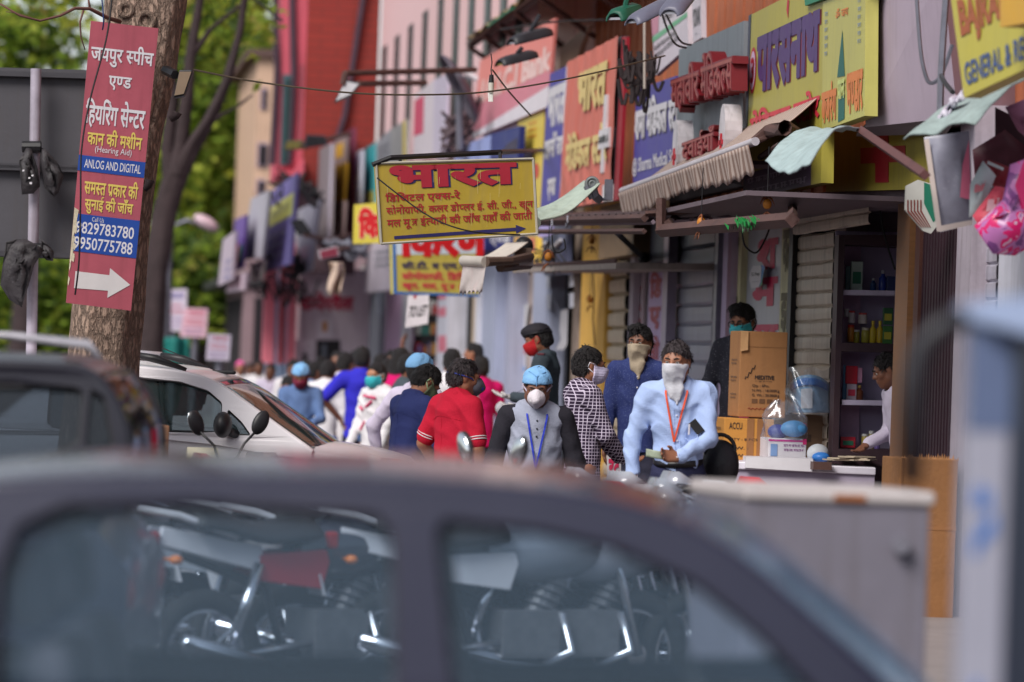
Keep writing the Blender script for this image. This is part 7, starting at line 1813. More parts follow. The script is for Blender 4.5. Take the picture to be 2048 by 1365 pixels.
M_card = mat('cardboard', (168, 118, 74), .8, .12, 5, .15, 30, streak=.15); M_cardo = mat('cardboard_orange', (196, 136, 62), .8, .1, 5, .1); M_cardg = mat('cardboard_grey', (140, 112, 88), .85, .12, 5, .1)
M_print = plain('print_black', (52, 42, 40)); M_tape = mat('tape_brown', (150, 104, 66), .3, .1)
def carton(label, fl_, fr_, tl_, d, back, m, name='carton', cat='box'):
    """front-left-bottom, front-right-bottom, front-left-top in the picture, depth d; back = picture point of the back-left-bottom corner and its depth"""
    o = PD(*fl_, d); a = PD(*fr_, d) - o; b = PD(*tl_, d) - o; c = PD(back[0], back[1], back[2]) - o
    a.z = 0; b = V((0, 0, b.length)); c.z = 0
    t = thing(name, label, cat, o)
    MB().obox(o, a, b, c).build('box', m, t, bev=.006)
    fr = Frame(o, o + a, o + a + b, o + b); sd_ = Frame(o + c, o, o + b, o + c + b)
    return t, fr, sd_
t, fr, sd_ = carton('tall brown carton with black shipping print and open flap on the counter', (1476, 834), (1570, 836), (1476, 662), 25.6, (1455, 832, 25.95), M_card)
write(t, fr, 'MEDITIVE', (.33, .44, .74, .49), M_print, .03)
write(t, fr, 'Qty. : 6Pcs.', (.28, .345, .64, .385), M_print, .012); write(t, fr, 'N.Wt. : 18.000Kg', (.28, .29, .86, .33), M_print, .012); write(t, fr, 'G. Wt. : 20.000Kg', (.28, .235, .86, .275), M_print, .012)
scribble(t, fr, (.33, .41, .72, .43), M_print, 1, 3)
for i in range(4): paint(t, fr, (.28 + .16 * i, .165, .40 + .16 * i, .215), plain('icon_dark', (110, 76, 50)), 'icon')
mb = MB(); mb.tube([fr.at(.12 + .016 * i, .44 + .012 * i + .02 * math.sin(i * 1.5), .003) for i in range(14)], .003, 4); mb.build('pen_mark', M_print, t)
mb = MB(); mb.tube([fr.at(.2 + .03 * i, .1 + .012 * math.sin(i * 2.2), .003) for i in range(16)], .002, 4); mb.build('pen_scrawl', plain('pen_red', (150, 50, 40)), t)
paint(t, fr, (0, .815, 1, .822), plain('crease', (140, 96, 56)), 'crease', .002)
MB().slab(fr.at(0, .76, .01), fr.at(.16, .78, .015), fr.at(.16, 1.0, .004), fr.at(0, 1.0, .004), fr.n * .006).build('flap', mat('flap_pale', (196, 150, 104), .8), t)
for i in range(3): scribble(t, sd_, (.2, .2 + .2 * i, .8, .28 + .2 * i), M_print, 2, i)
t, fr, sd_ = carton('bright orange brown carton with dark tape under the tall carton', (1446, 920), (1546, 920), (1446, 836), 25.5, (1427, 916, 25.9), M_cardo)
write(t, fr, 'ACCU', (.10, .74, .36, .9), M_print, .01); write(t, fr, 'QTY : 8 PCS', (.1, .46, .68, .53), M_print, .01); write(t, fr, 'G.W. :', (.1, .26, .5, .33), M_print, .01); write(t, fr, 'N.W. :', (.1, .08, .5, .15), M_print, .01)
for u in (.46, .66):
    paint(t, fr, (u, .0, u + .14, 1), M_tape, 'tape', .004)
scribble(t, sd_, (.2, .2, .8, .8), M_print, 4, 4)
t, fr, sd_ = carton('greyish carton behind the white glove box on the counter', (1560, 916), (1662, 916), (1560, 828), 25.9, (1546, 914, 26.2), M_cardg)
paint(t, fr, (.3, .38, .6, .55), plain('print_brown', (96, 74, 60)), 'print')
t, fr, sd_ = carton('small white glove box with magenta stripe and a blue picture', (1536, 916), (1612, 916), (1536, 876), 25.2, (1519, 915, 25.5), W_white, 'glove_box')
paint(t, fr, (0, .84, 1, .93), plain('stripe_magenta', (190, 60, 140)), 'stripe'); paint(t, fr, (.06, .1, .24, .7), plain('picture_blue', (120, 150, 196)), 'picture'); scribble(t, fr, (.36, .3, .95, .75), plain('print_violet', (130, 60, 130)), 2, 5); paint(t, fr, (.9, .72, 1, 1), plain('stripe_rose', (196, 40, 110)), 'corner', .005)
t, fr, sd_ = carton('torn topped plain carton stack standing at the right', (1788, 1290), (1904, 1290), (1788, 916), 21.6, (1752, 1280, 22.0), mat('cardboard_dull', (142, 98, 60), .85, .18, 4, .2, streak=.3))
mb = MB(); rnd = random.Random(4)
for i in range(26):
    u = i / 26; mb.poly(fr.at(u, .995, -.002), fr.at(u + .05, .995, -.002), fr.at(u + .03, 1.0 + rnd.uniform(.005, .035), -.002 + rnd.uniform(-.01, .01)))
mb.build('torn_edge', M_card, t); paint(t, fr, (0, .62, 1, .64), M_tape, 'tape'); paint(t, fr, (.02, .0, .06, 1), plain('crease_dark', (120, 80, 46)), 'crease')
ct = thing('shop_counter', 'white topped shop counter carrying cartons in front of the shutter', 'counter', PD(1600, 1000, 25.2))
o = PD(1440, 922, 25.05); a = PD(1752, 932, 24.7) - o; a.z = 0; c = flat_fwd * 1.0 + r0 * .0
MB().obox(o, a, (0, 0, -.05), c).build('top', mat('counter_white', (214, 208, 220), .4, .08), ct, bev=.008)
MB().obox(o + V((0, .03, -.05)), a, (0, 0, -(o.z - .05 - STEP)), c * .9).build('front', mat('counter_lilac', (160, 148, 168), .6, .15, 4), ct)
cl = MB().slab(PD(1490, 936, 24.95), PD(1626, 944, 24.8), PD(1626, 918, 24.8), PD(1492, 914, 24.95), flat_fwd * .3); tag(cl.build('white_carton_lid', W_white), 'flat white box lying along the counter edge', 'box')
t = thing('paper_stack', 'pile of leaflets and small dark tray on the counter end', 'paper', PD(1690, 918, 24.9))
mb = MB()
for i in range(7): mb.box(PD(1672 + i * 10, 920 - (i % 3) * 3, 24.9), (.16, .10, .008), Matrix.Rotation(i * .7, 3, 'Z'))
mb.build('leaflet', mat('paper_tan', (200, 184, 160), .7, .15), t); MB().box(PD(1642, 932, 24.75), (.12, .1, .05)).build('tray', mat('tray_brown', (96, 70, 64), .5), t)
film = glass_mat('clear_film', (230, 230, 236), (.93, .94, .96), .15, .22, .08)
t = thing('face_shield_pack', 'stack of blue and white face shields wrapped in clear film on the cartons', 'face shields', PD(1618, 824, 25.8))
f = lambda u, v: PD(1577 + 82 * u, 826 - 76 * v * (1 - .25 * abs(2 * u - 1) ** 2.5), 25.75 - .12 * math.sin(math.pi * u))
MB().grid(f, 20, 14).build('shield', mat('shield_blue', (140, 186, 226), .25, .2, 5), t, smooth='all', solid=.02)
MB().grid(lambda u, v: f(.03 + .94 * u, .72 + .2 * v) - flat_fwd * .012, 16, 4).build('headband', mat('band_blue', (60, 130, 214), .4), t, smooth='all', solid=.01)
MB().grid(lambda u, v: f(.30 + .28 * u, .12 + .52 * v) - flat_fwd * .015, 8, 8).build('label', mat('label_white', (206, 214, 226), .4), t, smooth='all')
MB().grid(lambda u, v: PD(1572 + 92 * u + 3 * math.sin(v * 9), 830 - 92 * v - 4 * math.sin(u * 14), 25.6 - .14 * math.sin(math.pi * u) + .02 * math.sin(u * 17 + v * 11)), 24, 20).build('film', film, t, smooth='all')
t = thing('plastic_bag', 'clear plastic bag of blue masks standing on the white glove box', 'plastic bag', PD(1572, 876, 25.2))
mb = MB(); mb.ell(PD(1556, 864, 25.25), (.07, .06, .05)).build('mask_pack', mat('pack_navy', (40, 60, 150), .5), t, smooth='all')
MB().ell(PD(1588, 858, 25.2), (.09, .06, .055)).build('mask_pack', mat('pack_sky', (90, 160, 220), .5), t, smooth='all')
MB().ell(PD(1606, 852, 25.3), (.03, .03, .02)).build('ribbon', W_red, t, smooth='all')
def bagf(u, v):
    a = 2 * math.pi * u; r_ = .145 * (1 - .55 * max(0, v - .55) / .45) * (1 + .08 * math.sin(a * 5 + v * 7) + .05 * math.sin(a * 9))
    return PD(1568, 878, 25.2) + V((r_ * math.cos(a), r_ * .6 * math.sin(a), .25 * v + .012 * math.sin(a * 7)))
MB().grid(bagf, 40, 16).build('bag', film, t, smooth='all')
t = thing('mask_cone', 'white and blue moulded mask pack on the counter beside the glove box', 'mask pack', PD(1634, 912, 25.2))
MB().ell(PD(1636, 908, 25.1), (.075, .06, .065), None, 18, 10).build('mask', mat('cone_white', (196, 200, 206), .5, .1), t, smooth='all')
MB().ell(PD(1642, 915, 25.05), (.06, .055, .035), None, 18, 8).build('rim', mat('band_blue', (60, 130, 214), .4), t, smooth='all')
CD = 25.0
cab = thing('medicine_cabinet', 'dark framed glass medicine cabinet with lilac shelves in the open shop', 'cabinet', PD(1730, 915, CD))
cp = lambda x, y, dd=0: PD(x, y, CD + dd)
MB().slab(cp(1665, 925, .34), cp(1800, 930, .34), cp(1800, 465, .34), cp(1672, 462, .34), flat_fwd * .04).build('back', mat('cabinet_back', (168, 156, 184), .7, .08), cab)
def bar(x0, y0, x1, y1, x2, y2, x3, y3, m, nm='frame', z0=0, t_=.32): MB().slab(cp(x0, y0, z0), cp(x1, y1, z0), cp(x2, y2, z0), cp(x3, y3, z0), flat_fwd * t_).build(nm, m, cab)
M_fr = mat('cabinet_frame', (58, 38, 46), .5, .15)
bar(1664, 928, 1676, 928, 1690, 470, 1678, 470, M_fr); bar(1676, 930, 1796, 934, 1796, 900, 1677, 898, M_fr); bar(1690, 490, 1800, 494, 1800, 470, 1690, 470, M_fr); bar(1682, 703, 1790, 706, 1790, 688, 1683, 686, M_fr, t_=.3)
M_shelf = mat('shelf_pale', (190, 180, 204), .5)
for y in (582, 802): bar(1684, y + 8, 1790, y + 10, 1790, y, 1684, y - 2, M_shelf, 'shelf', .03, .29)
bar(1690, 488, 1722, 488, 1718, 900, 1680, 898, mat('cabinet_side', (180, 150, 180), .6), 'side', .30, .02)
shelf_of = lambda y: 'top shelf' if y < 600 else 'second shelf' if y < 700 else 'third shelf' if y < 810 else 'bottom shelf'
SHELF = [('carton', 1700, 583, 24, 60, (176, 196, 186), (20, 110, 80)), ('bottle', 1757, 583, 16, 42, (36, 56, 140), (190, 190, 200)), ('bottle', 1740, 583, 12, 26, (40, 70, 120), None), ('carton', 1772, 583, 22, 30, (40, 52, 100), None), ('carton', 1690, 582, 10, 50, (50, 90, 100), None),
         ('jar', 1694, 684, 14, 34, (190, 120, 40), (200, 60, 40)), ('jar', 1707, 686, 12, 26, (150, 140, 50), None), ('jar', 1722, 686, 16, 30, (170, 160, 60), (200, 190, 170)), ('bottle', 1738, 686, 14, 44, (196, 170, 40), (220, 190, 60)), ('bottle', 1752, 686, 14, 44, (190, 160, 40), (220, 190, 60)), ('carton', 1764, 688, 20, 36, (60, 110, 50), (190, 180, 60)), ('carton', 1765, 650, 20, 34, (40, 90, 56), (180, 170, 60)), ('jar', 1696, 646, 14, 24, (196, 186, 190), (190, 60, 60)), ('jar', 1716, 648, 18, 22, (190, 180, 176), (200, 90, 90)), ('jar', 1688, 634, 10, 16, (170, 170, 176), None),
         ('carton', 1690, 768, 24, 36, (190, 24, 50), None), ('carton', 1684, 800, 8, 70, (60, 110, 150), None), ('carton', 1692, 800, 20, 32, (206, 190, 204), (220, 60, 90)), ('bottle', 1710, 801, 16, 30, (110, 60, 36), (190, 160, 80)), ('carton', 1714, 766, 10, 30, (206, 150, 180), None),
         ('carton', 1680, 896, 30, 22, (190, 40, 60), (50, 130, 100)), ('jar', 1722, 898, 14, 30, (170, 150, 70), None), ('jar', 1736, 898, 12, 36, (150, 140, 90), None), ('bottle', 1748, 898, 12, 34, (120, 100, 160), None)]
for i, (kd, x, y, w_, h_, rgb, rgb2) in enumerate(SHELF):
    c = cp(x + w_ / 2, y, .16); wd = w_ / F * CD; hg = h_ / F * CD
    nm_c = {36: 'navy', 40: 'dark'}.get(rgb[0], '')
    m1 = plain('stock_%d_%d_%d' % rgb, rgb, rough=.35); shelf = shelf_of(y)
    def cname(c):
        r_, g_, b_ = c
        if min(c) > 160: return 'whitish'
        if r_ > 150 and g_ < 80: return 'red'
        if r_ > 130 and g_ > 110 and b_ < 110: return 'yellow'
        if b_ > r_ + 20 and b_ >= g_: return 'blue'
        if g_ > r_ + 10 and g_ > b_: return 'green'
        return 'brown' if r_ > b_ + 20 else 'grey'
    t = thing({'carton': 'medicine_box', 'bottle': 'medicine_bottle', 'jar': 'jar'}[kd], '%s %s%s, %s from the left on the %s of the cabinet' % (cname(rgb), kd, ' with %s label' % cname(rgb2) if rgb2 else '', ('first', 'second', 'third', 'fourth', 'fifth', 'sixth', 'seventh', 'eighth', 'ninth', 'tenth', 'eleventh', 'twelfth')[sorted([q[1], q[2]] for q in SHELF if shelf_of(q[2]) == shelf).index([x, y])], shelf), kd, c, group='stock on the cabinet shelves')
    if kd == 'carton':
        MB().box(c + V((0, 0, hg / 2)), (wd, wd * .6, hg), Matrix.Rotation(-YAW, 3, 'Z')).build('box', m1, t, bev=.004)
        if rgb2: MB().box(c + V((0, 0, hg * .45)) - flat_fwd * (wd * .3 + .002), (wd * .7, .004, hg * .4), Matrix.Rotation(-YAW, 3, 'Z')).build('label', plain('stock_%d_%d_%d' % rgb2, rgb2), t)
    else:
        r_ = wd / 2
        prof = [(0, r_ * .95), (.02, r_), (.62 if kd == 'bottle' else .8, r_), (.75 if kd == 'bottle' else .84, r_ * .45 if kd == 'bottle' else r_ * .9), (.84, r_ * .42 if kd == 'bottle' else r_ * .9)]
        MB().tube([c + V((0, 0, hg * q)) for q, _ in prof], [q for _, q in prof], 14).build('body', m1, t, smooth=True)
        MB().cyl(c + V((0, 0, hg * .84)), c + V((0, 0, hg)), r_ * (.48 if kd == 'bottle' else .95), n=14).build('cap', plain('stock_%d_%d_%d' % (rgb2 or (200, 200, 200)), rgb2 or (200, 200, 200)), t, smooth=True)
mc = thing('metal_cabinet', 'grey steel street cabinet with a pale top and round lock knob', 'cabinet', PD(1600, 1300, 12))
CDm = 12.0; o = PD(1490, 1000, CDm); o.z = o.z
a = PD(1862, 1012, CDm) - o; a.z = 0; c = PD(1385, 985, CDm + .55) - o; c.z = 0
M_cab = mat('cabinet_grey', (116, 112, 124), .5, .15, 3, streak=.45, dirt=(92, 84, 84)); M_cabtop = mat('cabinet_top', (186, 178, 178), .5, .1, 5, streak=.1, dirt=(150, 90, 60))
MB().obox(V((o.x, o.y, .12)), a, (0, 0, o.z - .12), c).build('body', M_cab, mc, bev=.012)
MB().obox(o - a * .015 - c * .03, a * 1.03, (0, 0, .045), c * 1.06).build('top', M_cabtop, mc, bev=.012)
kn = PD(1800, 1090, CDm); MB().cyl(kn - flat_fwd * .05, kn + flat_fwd * .02, .027, n=20).build('knob', mat('knob_grey', (140, 138, 150), .35, metal=.4), mc, smooth=True)
rk = PD(1700, 996, CDm - .01); MB().box(rk, (.10, .02, .02), Matrix.Rotation(-YAW, 3, 'Z')).build('rust_patch', mat('rust_brown', (150, 90, 50), .8, .3, 20), mc)
MB().obox(V((o.x, o.y, 0)) + a * .1 + c * .1, a * .8, (0, 0, .12), c * .8).build('plinth', M_black, mc)
pt = thing('booth_post', 'white and slate blue metal booth post with a roof cap, cut by the right edge', 'booth', PD(1980, 1300, 7.2))
q = 7.2; o = PD(1916, 1365, q); xr = PD(2004, 1365, q) - o; xr.z = 0
side = (PD(2110, 1300, q + .3) - PD(2004, 1300, q)); side.z = 0
ztop = PD(1970, 650, q).z
MB().obox(V((o.x, o.y, 0)), xr, (0, 0, ztop), flat_fwd * .1).build('post', mat('post_white', (160, 160, 176), .5, .08, 3, streak=.1), pt, bev=.006)
MB().obox(V((o.x, o.y, 0)) + xr, side * 1.5, (0, 0, ztop), flat_fwd * .1).build('side_panel', mat('panel_slateblue', (48, 62, 94), .5, .1, 3), pt)
fp = Frame(V((o.x, o.y, ztop - .9)), V((o.x, o.y, ztop - .9)) + xr, V((o.x, o.y, ztop)) + xr, V((o.x, o.y, ztop)))
paint(pt, fp, (0, .78, 1, 1), mat('post_slate', (96, 110, 144), .5), 'upper_band'); rnd = random.Random(8)
mb = MB()
for i in range(16):
    v = rnd.choice((rnd.uniform(.05, .22), rnd.uniform(.4, .7))); u = rnd.uniform(.15, .7); mb.poly(fp.at(u, v, .004), fp.at(u + .18, v + .01, .004), fp.at(u + .16, v + .05, .004), fp.at(u + .02, v + .04, .004))
mb.build('worn_blue_paint', mat('worn_blue', (60, 120, 200), .6), pt)
cA, cB, cC = PD(1926, 640, q), PD(2014, 680, q - .02), PD(2120, 690, q)
MB().slab(PD(1926, 640, q), PD(2120, 690, q - .15), PD(2120, 585, q - .1), PD(1960, 600, q), flat_fwd * .35).build('roof_cap', mat('cap_pale', (128, 142, 172), .45, .08), pt, bev=.01)
MB().slab(PD(1924, 645, q), PD(2012, 676, q - .02), PD(2012, 655, q - .02), PD(1926, 628, q), flat_fwd * .3).build('cap_edge', mat('cap_dark', (44, 50, 64), .5), pt)
tag(MB().tube([PD(1928, 634, q), PD(1880, 655, q), PD(1842, 692, q), PD(1826, 750, q), PD(1822, 830, q), PD(1824, 960, q + .1)], .02, 8).build('bent_rod', M_lamp, smooth='all'), 'thin dark bent rod arching from the booth roof cap', 'rod')
t, fr, sd_ = carton('weathered brown wooden crate behind the dark estate car', (290, 935), (336, 935), (290, 850), 21.0, (280, 930, 21.3), mat('crate_wood', (132, 92, 66), .8, .3, 6, .2, stretch=(1, 1, 6)), 'wooden_crate', 'crate')
for v in (.3, .65): paint(t, fr, (0, v, 1, v + .02), M_brown, 'plank_gap')
t, fr = sign('small white board with red lettering standing between checked shirt and pale blue shirt', (1214, 900), (1242, 898), (1242, 1000), (1214, 1002), dx_(24.6), W_white, .03, 'stand_sign')
write(t, fr, 'रे^ट', (.1, .45, .95, .95), plain('letter_rose', (206, 50, 90)), .05)
MB().obox((fr.c[0].x, fr.c[0].y + .02, PAVE), (.1, 0, 0), (0, .02, 0), (0, 0, fr.c[0].z - PAVE)).build('leg', M_steel, t)
t, fr = sign('long printed notice sheet with blue heading taped to the wall behind the guard', (1031, 701), (1052, 699), (1052, 815), (1030, 818), fx_(FX + .08), plain('sheet_pale', (206, 204, 212)), .004, 'paper_notice', 'notice')
paint(t, fr, (0, .92, 1, 1), plain('sheet_red', (200, 60, 60)), 'heading'); paint(t, fr, (.05, .62, .95, .70), plain('sheet_blue', (70, 140, 206)), 'blue_band'); scribble(t, fr, (.1, .72, .9, .9), plain('sheet_print', (150, 150, 160)), 6, 2); scribble(t, fr, (.1, .1, .9, .58), plain('sheet_print', (150, 150, 160)), 12, 3)
t, fr = sign('white cloth scrap hanging on the wall beside the beret', (1046, 612), (1058, 606), (1050, 665), (1034, 672), fx_(FX + .06), plain('scrap_white', (206, 204, 206)), .01, 'cloth_scrap', 'cloth')
for lab, pts in (('torn white poster strip on the dark doorway', [(1122, 622), (1136, 618), (1134, 690), (1128, 700), (1112, 700), (1122, 680), (1120, 660)]),):
    t = thing('torn_poster', lab, 'poster', PX(1128, 700, FX - .02)); MB().poly(*[PX(x, y, FX - .03) for x, y in pts]).build('paper', W_white, t, solid=.004)
for i, (y0, y1) in enumerate(((548, 590), (545, 588))):
    xx = 1092 if i == 0 else 1138
    for k in range(2):
        t, fr = sign('small grey notice tile %s the dark doorway, %s of two' % ('left of' if i == 0 else 'right of', 'upper' if k == 0 else 'lower'), (xx, y0 + 42 * k), (xx + 8, y0 - 1 + 42 * k), (xx + 8, y0 + 28 + 42 * k), (xx, y0 + 30 + 42 * k), fx_(FX - .13), plain('tile_grey', (170, 172, 186)), .008, 'notice_tile', 'notice')
def rag_on(lab, pts, d, m, seed):
    cx = sum(p_[0] for p_ in pts) / len(pts); cy = sum(p_[1] for p_ in pts) / len(pts); n = len(pts)
    t = thing('tied_rag', lab, 'rag', PD(cx, cy, d)); rings = [1, .8, .55, .3, .1]; vs = []; fs = []
    for k, s_ in enumerate(rings):
        for i, (x, y) in enumerate(pts): vs.append(PD(cx + (x - cx) * s_, cy + (y - cy) * s_, d - .05 * (1 - s_ ** 2) * (1 + .6 * math.sin(i * 2.3 + seed)) + .03 * math.sin(k * 2.1 + i * 1.7 + seed)))
    for k in range(len(rings) - 1):
        for i in range(n): fs.append((k * n + i, k * n + (i + 1) % n, (k + 1) * n + (i + 1) % n, (k + 1) * n + i))
    e = (len(rings) - 1) * n; fs.append(tuple(e + i for i in range(n)))
    MB().add(vs, fs).build('cloth', m, t, smooth='all', solid=.008)
    return t
M_ragb = mat('rag_black', (56, 52, 56), .6, .3, 14, .4, 50)
t = rag_on('black plastic packet with white marks tied on the left of the pole', [(54, 296), (62, 300), (76, 340), (80, 372), (66, 386), (44, 388), (38, 322), (46, 312)], BD - .25, M_ragb, 1)
mb = MB(); rnd = random.Random(5)
for i in range(5): a = PD(rnd.uniform(44, 64), rnd.uniform(318, 372), BD - .36); mb.poly(a, a + r0 * .012, a + r0 * .014 + V((0, 0, .012)), a + V((0, 0, .01)))
mb.build('white_mark', W_white, t)
rag_on('black rag tied on the right of the pole', [(84, 296), (92, 302), (118, 330), (126, 352), (116, 384), (108, 394), (90, 378), (82, 330)], BD - .22, M_ragb, 2)
rag_on('large torn black rag hanging low on the left of the pole', [(52, 480), (74, 490), (88, 500), (66, 530), (60, 560), (44, 615), (20, 600), (2, 570), (6, 530), (12, 485), (36, 480)], BD - .28, M_ragb, 3)
rag_on('short black rag end on the right of the low rag', [(82, 478), (98, 492), (106, 505), (104, 522), (92, 520), (80, 508)], BD - .22, M_ragb, 4)
M_bark = mat('bark', (172, 146, 130), .9, .35, 7, 0, stretch=(1, 1, .45))
n, l = nodes_of(M_bark); p = n['Principled BSDF']
tc = n.new('ShaderNodeTexCoord'); mp_b = n.new('ShaderNodeMapping'); mp_b.inputs['Scale'].default_value = (26, 26, 9); l.new(tc.outputs['Object'], mp_b.inputs[0])
vo = n.new('ShaderNodeTexVoronoi'); vo.feature = 'DISTANCE_TO_EDGE'; vo.inputs['Scale'].default_value = 1.0
nzb = n.new('ShaderNodeTexNoise'); nzb.inputs['Scale'].default_value = 3; nzb.inputs['Detail'].default_value = 6; l.new(mp_b.outputs[0], nzb.inputs['Vector'])
av = n.new('ShaderNodeVectorMath'); av.operation = 'ADD'; l.new(mp_b.outputs[0], av.inputs[0]); l.new(nzb.outputs['Color'], av.inputs[1]); l.new(av.outputs[0], vo.inputs['Vector'])
rb = n.new('ShaderNodeValToRGB'); rb.color_ramp.elements[0].color = (.35, .35, .35, 1); rb.color_ramp.elements[1].position = .28; l.new(vo.outputs['Distance'], rb.inputs[0])
mxb = n.new('ShaderNodeMixRGB'); mxb.blend_type = 'MULTIPLY'; mxb.inputs[0].default_value = .85
src = p.inputs['Base Color'].links[0].from_socket; l.new(src, mxb.inputs[1]); l.new(rb.outputs[0], mxb.inputs[2]); l.new(mxb.outputs[0], p.inputs['Base Color'])
bb_ = n.new('ShaderNodeBump'); bb_.inputs['Strength'].default_value = .9; bb_.inputs['Distance'].default_value = .025; l.new(rb.outputs[0], bb_.inputs['Height'])
bb2 = n.new('ShaderNodeBump'); bb2.inputs['Strength'].default_value = .5; bb2.inputs['Distance'].default_value = .015; l.new(nzb.outputs['Fac'], bb2.inputs['Height']); l.new(bb_.outputs[0], bb2.inputs['Normal']); l.new(bb2.outputs[0], p.inputs['Normal'])
M_barkd = mat('bark_dark', (58, 46, 48), .9, .35, 5, .4, 20)
def trunk(path, nseg=40, nr=40, seed=0, amp=.03):
    """path: (point, radius) list -> knobbly tapering trunk"""
    P = [V(a) for a, _ in path]; Rr = [b for _, b in path]
    def f(u, v):
        k = v * (len(P) - 1); i = min(len(P) - 2, int(k)); s_ = k - i; s2_ = s_ * s_ * (3 - 2 * s_)
        c = P[i].lerp(P[i + 1], s_); r_ = Rr[i] + (Rr[i + 1] - Rr[i]) * s2_
        a = 2 * math.pi * u; d = V((math.cos(a), math.sin(a), 0))
        q = c + d * r_
        r2 = 1 + amp / max(r_, .05) * (noise.noise(V((d.x * 1.4 + seed, d.y * 1.4, q.z * .9))) * 1.6 + noise.noise(V((d.x * 5 + seed, d.y * 5, q.z * 2.5))) * .6) + .04 * math.sin(a * 3 + seed)
        return c + d * r_ * r2
    return MB().grid(f, nr, nseg)
LEAF = [mat('leaf_light', (186, 198, 78), .6, .25, 3), mat('leaf_mid', (140, 166, 60), .6, .25, 3), mat('leaf_dark', (82, 106, 46), .65, .25, 3), mat('leaf_yellow', (182, 176, 92), .6, .25, 3)]
for m_ in LEAF:
    n, l = nodes_of(m_); p = n['Principled BSDF']; out = n['Material Output']
    tr = n.new('ShaderNodeBsdfTranslucent'); ms = n.new('ShaderNodeMixShader'); ms.inputs[0].default_value = .55
    l.new(p.inputs['Base Color'].links[0].from_socket, tr.inputs['Color']); l.new(p.outputs[0], ms.inputs[1]); l.new(tr.outputs[0], ms.inputs[2]); l.new(ms.outputs[0], out.inputs[0])
def crown(blobs, n, size, seed, mix=(.35, .4, .15, .1), per=10):
    """leaf clumps scattered through several blobs (centre, radii); clumps of leaves share a colour"""
    rnd = random.Random(seed); mb = MB(); tot = sum(b[1][0] * b[1][1] * b[1][2] for b in blobs)
    for c, r_ in blobs:
        for _ in range(max(3, int(n / per * r_[0] * r_[1] * r_[2] / tot))):
            d = V((rnd.gauss(0, 1), rnd.gauss(0, 1), rnd.gauss(0, 1))).normalized() * (rnd.random() ** .45)
            cc = c + V((d.x * r_[0], d.y * r_[1], d.z * r_[2])); q = rnd.random(); k = 0
            while k < 3 and q > sum(mix[:k + 1]): k += 1
            spread = size * 2.3
            for _ in range(per):
                pp_ = cc + V((rnd.gauss(0, spread), rnd.gauss(0, spread), rnd.gauss(0, spread * .8)))
                a = V((rnd.gauss(0, 1), rnd.gauss(0, 1), rnd.gauss(0, .6))).normalized(); b = a.cross(V((rnd.gauss(0, 1), rnd.gauss(0, 1), rnd.gauss(0, 1)))).normalized()
                s_ = size * rnd.uniform(.6, 1.3); mb.cur = k
                mb.poly(pp_ - a * s_, pp_ + b * s_ * .45, pp_ + a * s_, pp_ - b * s_ * .45)
    return mb
TRD = 24.2
t = thing('street_tree', 'big rough barked tree trunk wearing the red board', 'tree', (PD(200, 700, TRD).x, PD(200, 700, TRD).y, 0))
g0 = PD(196, 800, TRD)
px2m = TRD / F
path = [((g0.x - .02, g0.y, 0), .36), ((g0.x, g0.y, .35), .29), (PD(196, 860, TRD), 78 * px2m), (PD(203, 740, TRD), 73 * px2m), (PD(214, 620, TRD), 72 * px2m), (PD(235, 450, TRD), 66 * px2m), (PD(262, 280, TRD), 65 * px2m), (PD(282, 120, TRD), 78 * px2m), (PD(292, 0, TRD), 82 * px2m), (PD(302, -160, TRD), 84 * px2m), (PD(330, -420, TRD), 70 * px2m)]
trunk(path, 150, 72, 3, .022).build('trunk', M_bark, t, smooth='all')
top = V(path[-1][0])
for k, (dx, dy, dz) in enumerate(((1.6, .4, 2.2), (-1.5, .2, 2.0), (.2, -1.2, 2.6), (.4, 1.4, 2.4))):
    trunk([(top - V((0, 0, .2)), .16), (top + V((dx * .4, dy * .4, dz * .4)), .12), (top + V((dx, dy, dz)), .06)], 14, 12, k, .01).build('limb', M_bark, t, smooth='all')
crown([(top + V((0, .5, 4)), (3.2, 3.0, 1.6)), (top + V((2, .4, 3.2)), (1.6, 1.6, 1.0)), (top + V((-2, .4, 3.2)), (1.6, 1.6, 1.0))], 1100, .14, 77).build('crown', LEAF, t)
for (x, y, r_) in ((292, 42, .05), (252, 20, .04)):
    c = PD(x, y, TRD - .24); MB().torus(c, -flat_fwd, r_, .02, 16, 6).build('knot', M_bark, t, smooth='all')
for pts in ([(355, 225), (352, 232), (340, 240)], [(300, 360), (296, 372), (288, 380)]):
    MB().tube([PD(x, y, TRD - .2) for x, y in pts], [.03, .025, .02], 8).build('broken_stub', M_barkd, t, smooth='all')
def twig(pts, r_=.012):
    return MB().tube([PD(*q) for q in pts], [r_ * (1 - .7 * i / len(pts)) for i in range(len(pts))], 6)
tw = mat('twig', (104, 70, 62), .8)
twig([(240, 44, 23.8), (215, 36, 23.7), (180, 18, 23.6), (150, 17, 23.5), (120, 32, 23.4), (80, 42, 23.4), (40, 32, 23.3), (0, 8, 23.3)], .014).build('twig', tw, t, smooth='all')
twig([(168, 18, 23.6), (160, 45, 23.6), (162, 75, 23.6), (170, 100, 23.6)], .007).build('twig', tw, t, smooth='all')
twig([(180, 18, 23.6), (176, -5, 23.6)], .008).build('twig', tw, t, smooth='all')
twig([(80, 42, 23.4), (30, 26, 23.4), (12, 24, 23.4)], .005).build('twig', tw, t, smooth='all')
D5 = 46
t = thing('street_tree', 'dark forked tree trunk leaning right, out of focus behind the board tree', 'tree', (PD(305, 700, D5).x, PD(305, 700, D5).y, 0))
pm = D5 / F
